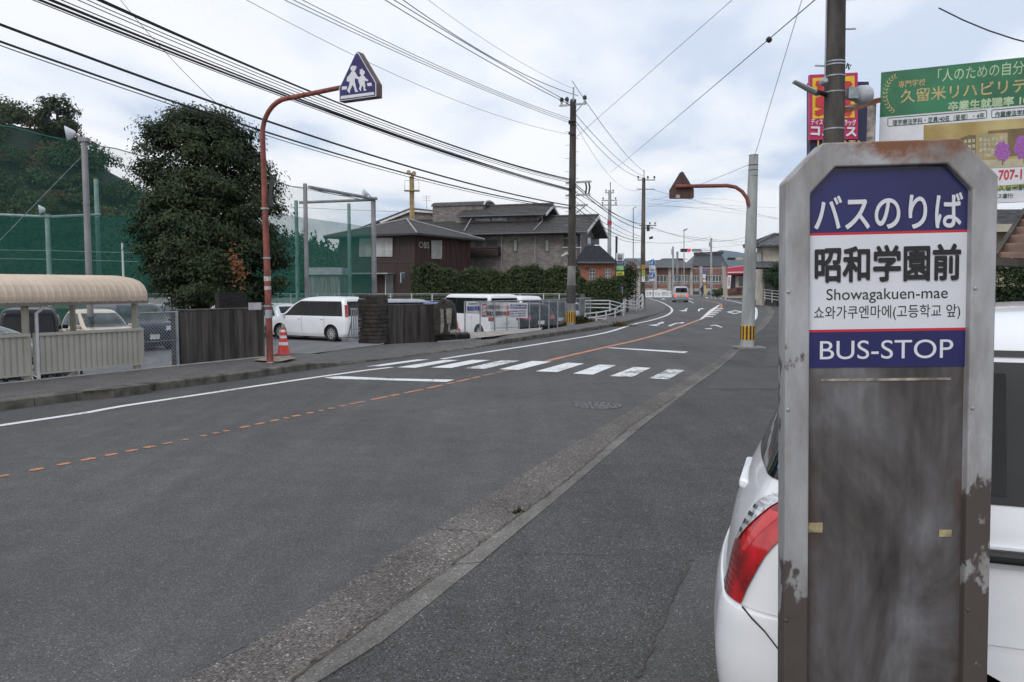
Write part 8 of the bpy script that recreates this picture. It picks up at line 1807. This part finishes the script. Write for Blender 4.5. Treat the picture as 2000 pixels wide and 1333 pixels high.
MB().cyl(A(1703, 205, 17.6), Vector((A(1703, 205, 17.6).x, 17.6, 0)), .09, n=10).build('pipe_leg', mat('flaking_pipe', (0.36, 0.32, 0.29), .8, var=.35, scale=6), bbd)
# tall roadside sign behind the near pole
ds = thing('tall_shop_sign', 'tall pink yellow and navy shop sign behind the near utility pole', 'sign', (A(1640, 300, 45).x, 45, 0)); Pd = Vector((0, 45, 0))
def dp(pix, nm, m, o=0.0, dep=.25): n_ = front_prism(Pd + Vector((0, -o, 0)), dX, pix, dep); return n_.build(nm, m, ds)
dp(((1582, 330), (1697, 330), (1697, 160), (1582, 160)), 'navy_panel', mat('navy_panel', (0.012, 0.016, 0.055), .5), -.3, .5); dp(((1581.5, 274), (1675.5, 272), (1675.5, 142), (1581.5, 146.5)), 'pink_panel', mat('magenta_panel', (0.44, 0.012, 0.10), .45, var=.06), .0, .25); dp(((1587, 232), (1669, 230), (1669, 148.5), (1587, 153)), 'yellow_panel', mat('yellow_panel', (0.72, 0.46, 0.012), .45, var=.06), .02, .01)
def dt(s, x, y, h, w, m, bold=.03): c = A(x, y, 44.94); return text(s, c, (1, 0, -.02), (0, 0, 1), m, ds, height=h * 45 / F, width=w * 45 / F, bold=bold)
dt('薬', 1628, 191, 66, 66, M_redpr, .05); dt('ディスカウントドラッグ', 1628, 239, 11, 86, M_bn, .03); dt('コスモス', 1628, 257, 16, 86, M_bn, .05); 
c_ = A(1603, 281, 44.6); text('LI', c_, (1, 0, 0), (0, 0, 1), mat('orange_print', (0.66, 0.36, 0.09), .5), ds, height=.34, width=.34, bold=.02); text('ATA', A(1664, 281, 44.6), (1, 0, 0), (0, 0, 1), MATS['orange_print'], ds, height=.34, width=1.15, bold=.02)
MB().cyl((A(1625, 300, 45).x, 45.2, 0), (A(1625, 300, 45).x, 45.2, A(1625, 320, 45).z), .3, n=12).build('column', M_polesteel, ds)
# hedge, houses and porch roof at the right edge
M_rh = leafmat('right_hedge_leaf', (0.012, 0.026, 0.008), (0.045, 0.075, 0.022), .5, .15, 1)
hedge('clipped_hedge', 'green hedge behind the roof of the white hatchback', A(1860, 560, 14).x, A(2120, 560, 14).x, 14.0, 15.0, 0.0, lambda x: A(1960, 533, 14).z, 9000, .07, M_rh, .15)
rb2 = thing('beige_building', 'beige building with grey tiled roof at the right edge', 'building', (A(1980, 560, 24).x, 24, 0)); bx0, bx1 = A(1890, 500, 24).x, A(2250, 500, 24).x
MB().box(((bx0 + bx1) / 2, 27, A(1960, 440, 24).z / 2), (bx1 - bx0, 6, A(1960, 440, 24).z)).build('wall', mat('beige_render', (0.46, 0.38, 0.27), .85, var=.1, scale=.8), rb2)
e3 = [Vector((bx0 - .6, 23.3, A(1960, 440, 23.3).z)), Vector((bx1 + .6, 23.3, A(1960, 436, 23.3).z)), Vector((bx1 + .6, 28, A(1960, 409, 28).z)), Vector((bx0 - .6, 28, A(1960, 411, 28).z))]; r3 = MB()
for k in range(8):
    f0, f1 = k / 8, (k + 1) / 8; r3.add([e3[0].lerp(e3[3], f0) + Vector((0, 0, .06)), e3[1].lerp(e3[2], f0) + Vector((0, 0, .06)), e3[1].lerp(e3[2], f1), e3[0].lerp(e3[3], f1), e3[0].lerp(e3[3], f0) - Vector((0, 0, .02)), e3[1].lerp(e3[2], f0) - Vector((0, 0, .02))], [(0, 1, 2, 3), (4, 5, 1, 0)])
r3.build('roof', M_gt, rb2, rec=False); MB().beam(e3[0] + Vector((0, -.05, -.1)), e3[1] + Vector((0, -.05, -.1)), .15, .22).build('fascia', mat('cream_fascia', (0.48, 0.44, 0.36), .7), rb2)
MB().prism([A(1930, 500, 21), A(1948, 487, 21), A(1955, 490, 21), A(1955, 496, 21), A(1930, 510, 21)], (0, 3, 0)).build('porch_roof', M_ktile, rb2)
wr_ = thing('porch_canopy', 'brown corrugated porch canopy at the right edge above the hedge', 'canopy', (A(2000, 505, 9.5).x, 9.5, 0)); M_brp = mat('brown_corrugated_sheet', (0.14, 0.075, 0.05), .5, var=.15, scale=3)
c00, c10, c01, c11 = A(1946, 503, 9.0), A(2180, 512, 7.6), A(2004, 414, 9.9), A(2200, 380, 8.5)
rows = []
for f in np.linspace(0, 1, 61): rows.append([c00.lerp(c01, f).lerp(c10.lerp(c11, f), g_) + Vector((0, 0, .035 * math.sin(f * 36))) for g_ in (0, .5, 1)])
MB().grid(rows).build('sheet', M_brp, wr_, smooth=True)
MB().beam(c00 + Vector((-.02, -.02, 0)), c01 + Vector((-.02, -.02, 0)), .05, .09).build('edge_trim', M_pole, wr_)
MB().beam(c00 + Vector((0, 0, -.05)), c10 + Vector((0, 0, -.05)), .06, .08).build('front_beam', M_pole, wr_); MB().box(A(1990, 514, 9.0), (.14, .14, .10)).build('bracket', M_blackp, wr_); MB().beam(A(2080, 512, 8.4), Vector((A(2080, 512, 8.4).x, 8.4, 0)), .08, .08).build('post', M_pole, wr_); MB().beam(Vector((c11.x, c11.y, c11.z - .05)), Vector((c11.x, c11.y, 0)), .08, .08).build('post', M_pole, wr_)
# ================================================================== AIR
hzb = MB().box((0, 3650, 299), (15000, 8500, 604)).build('haze', None); tag(hzb, 'thin blue distance haze over the whole valley', 'haze', kind='stuff')
hm = bpy.data.materials.new('haze_air'); hm.use_nodes = True; n_ = hm.node_tree.nodes; n_.clear(); ov = n_.new('ShaderNodeOutputMaterial'); pv_ = n_.new('ShaderNodeVolumePrincipled'); pv_.inputs['Density'].default_value = HAZE; pv_.inputs['Color'].default_value = (0.60, 0.79, 1.0, 1); pv_.inputs['Anisotropy'].default_value = 0.2
hm.node_tree.links.new(pv_.outputs[0], ov.inputs['Volume']); hzb.data.materials.append(hm)
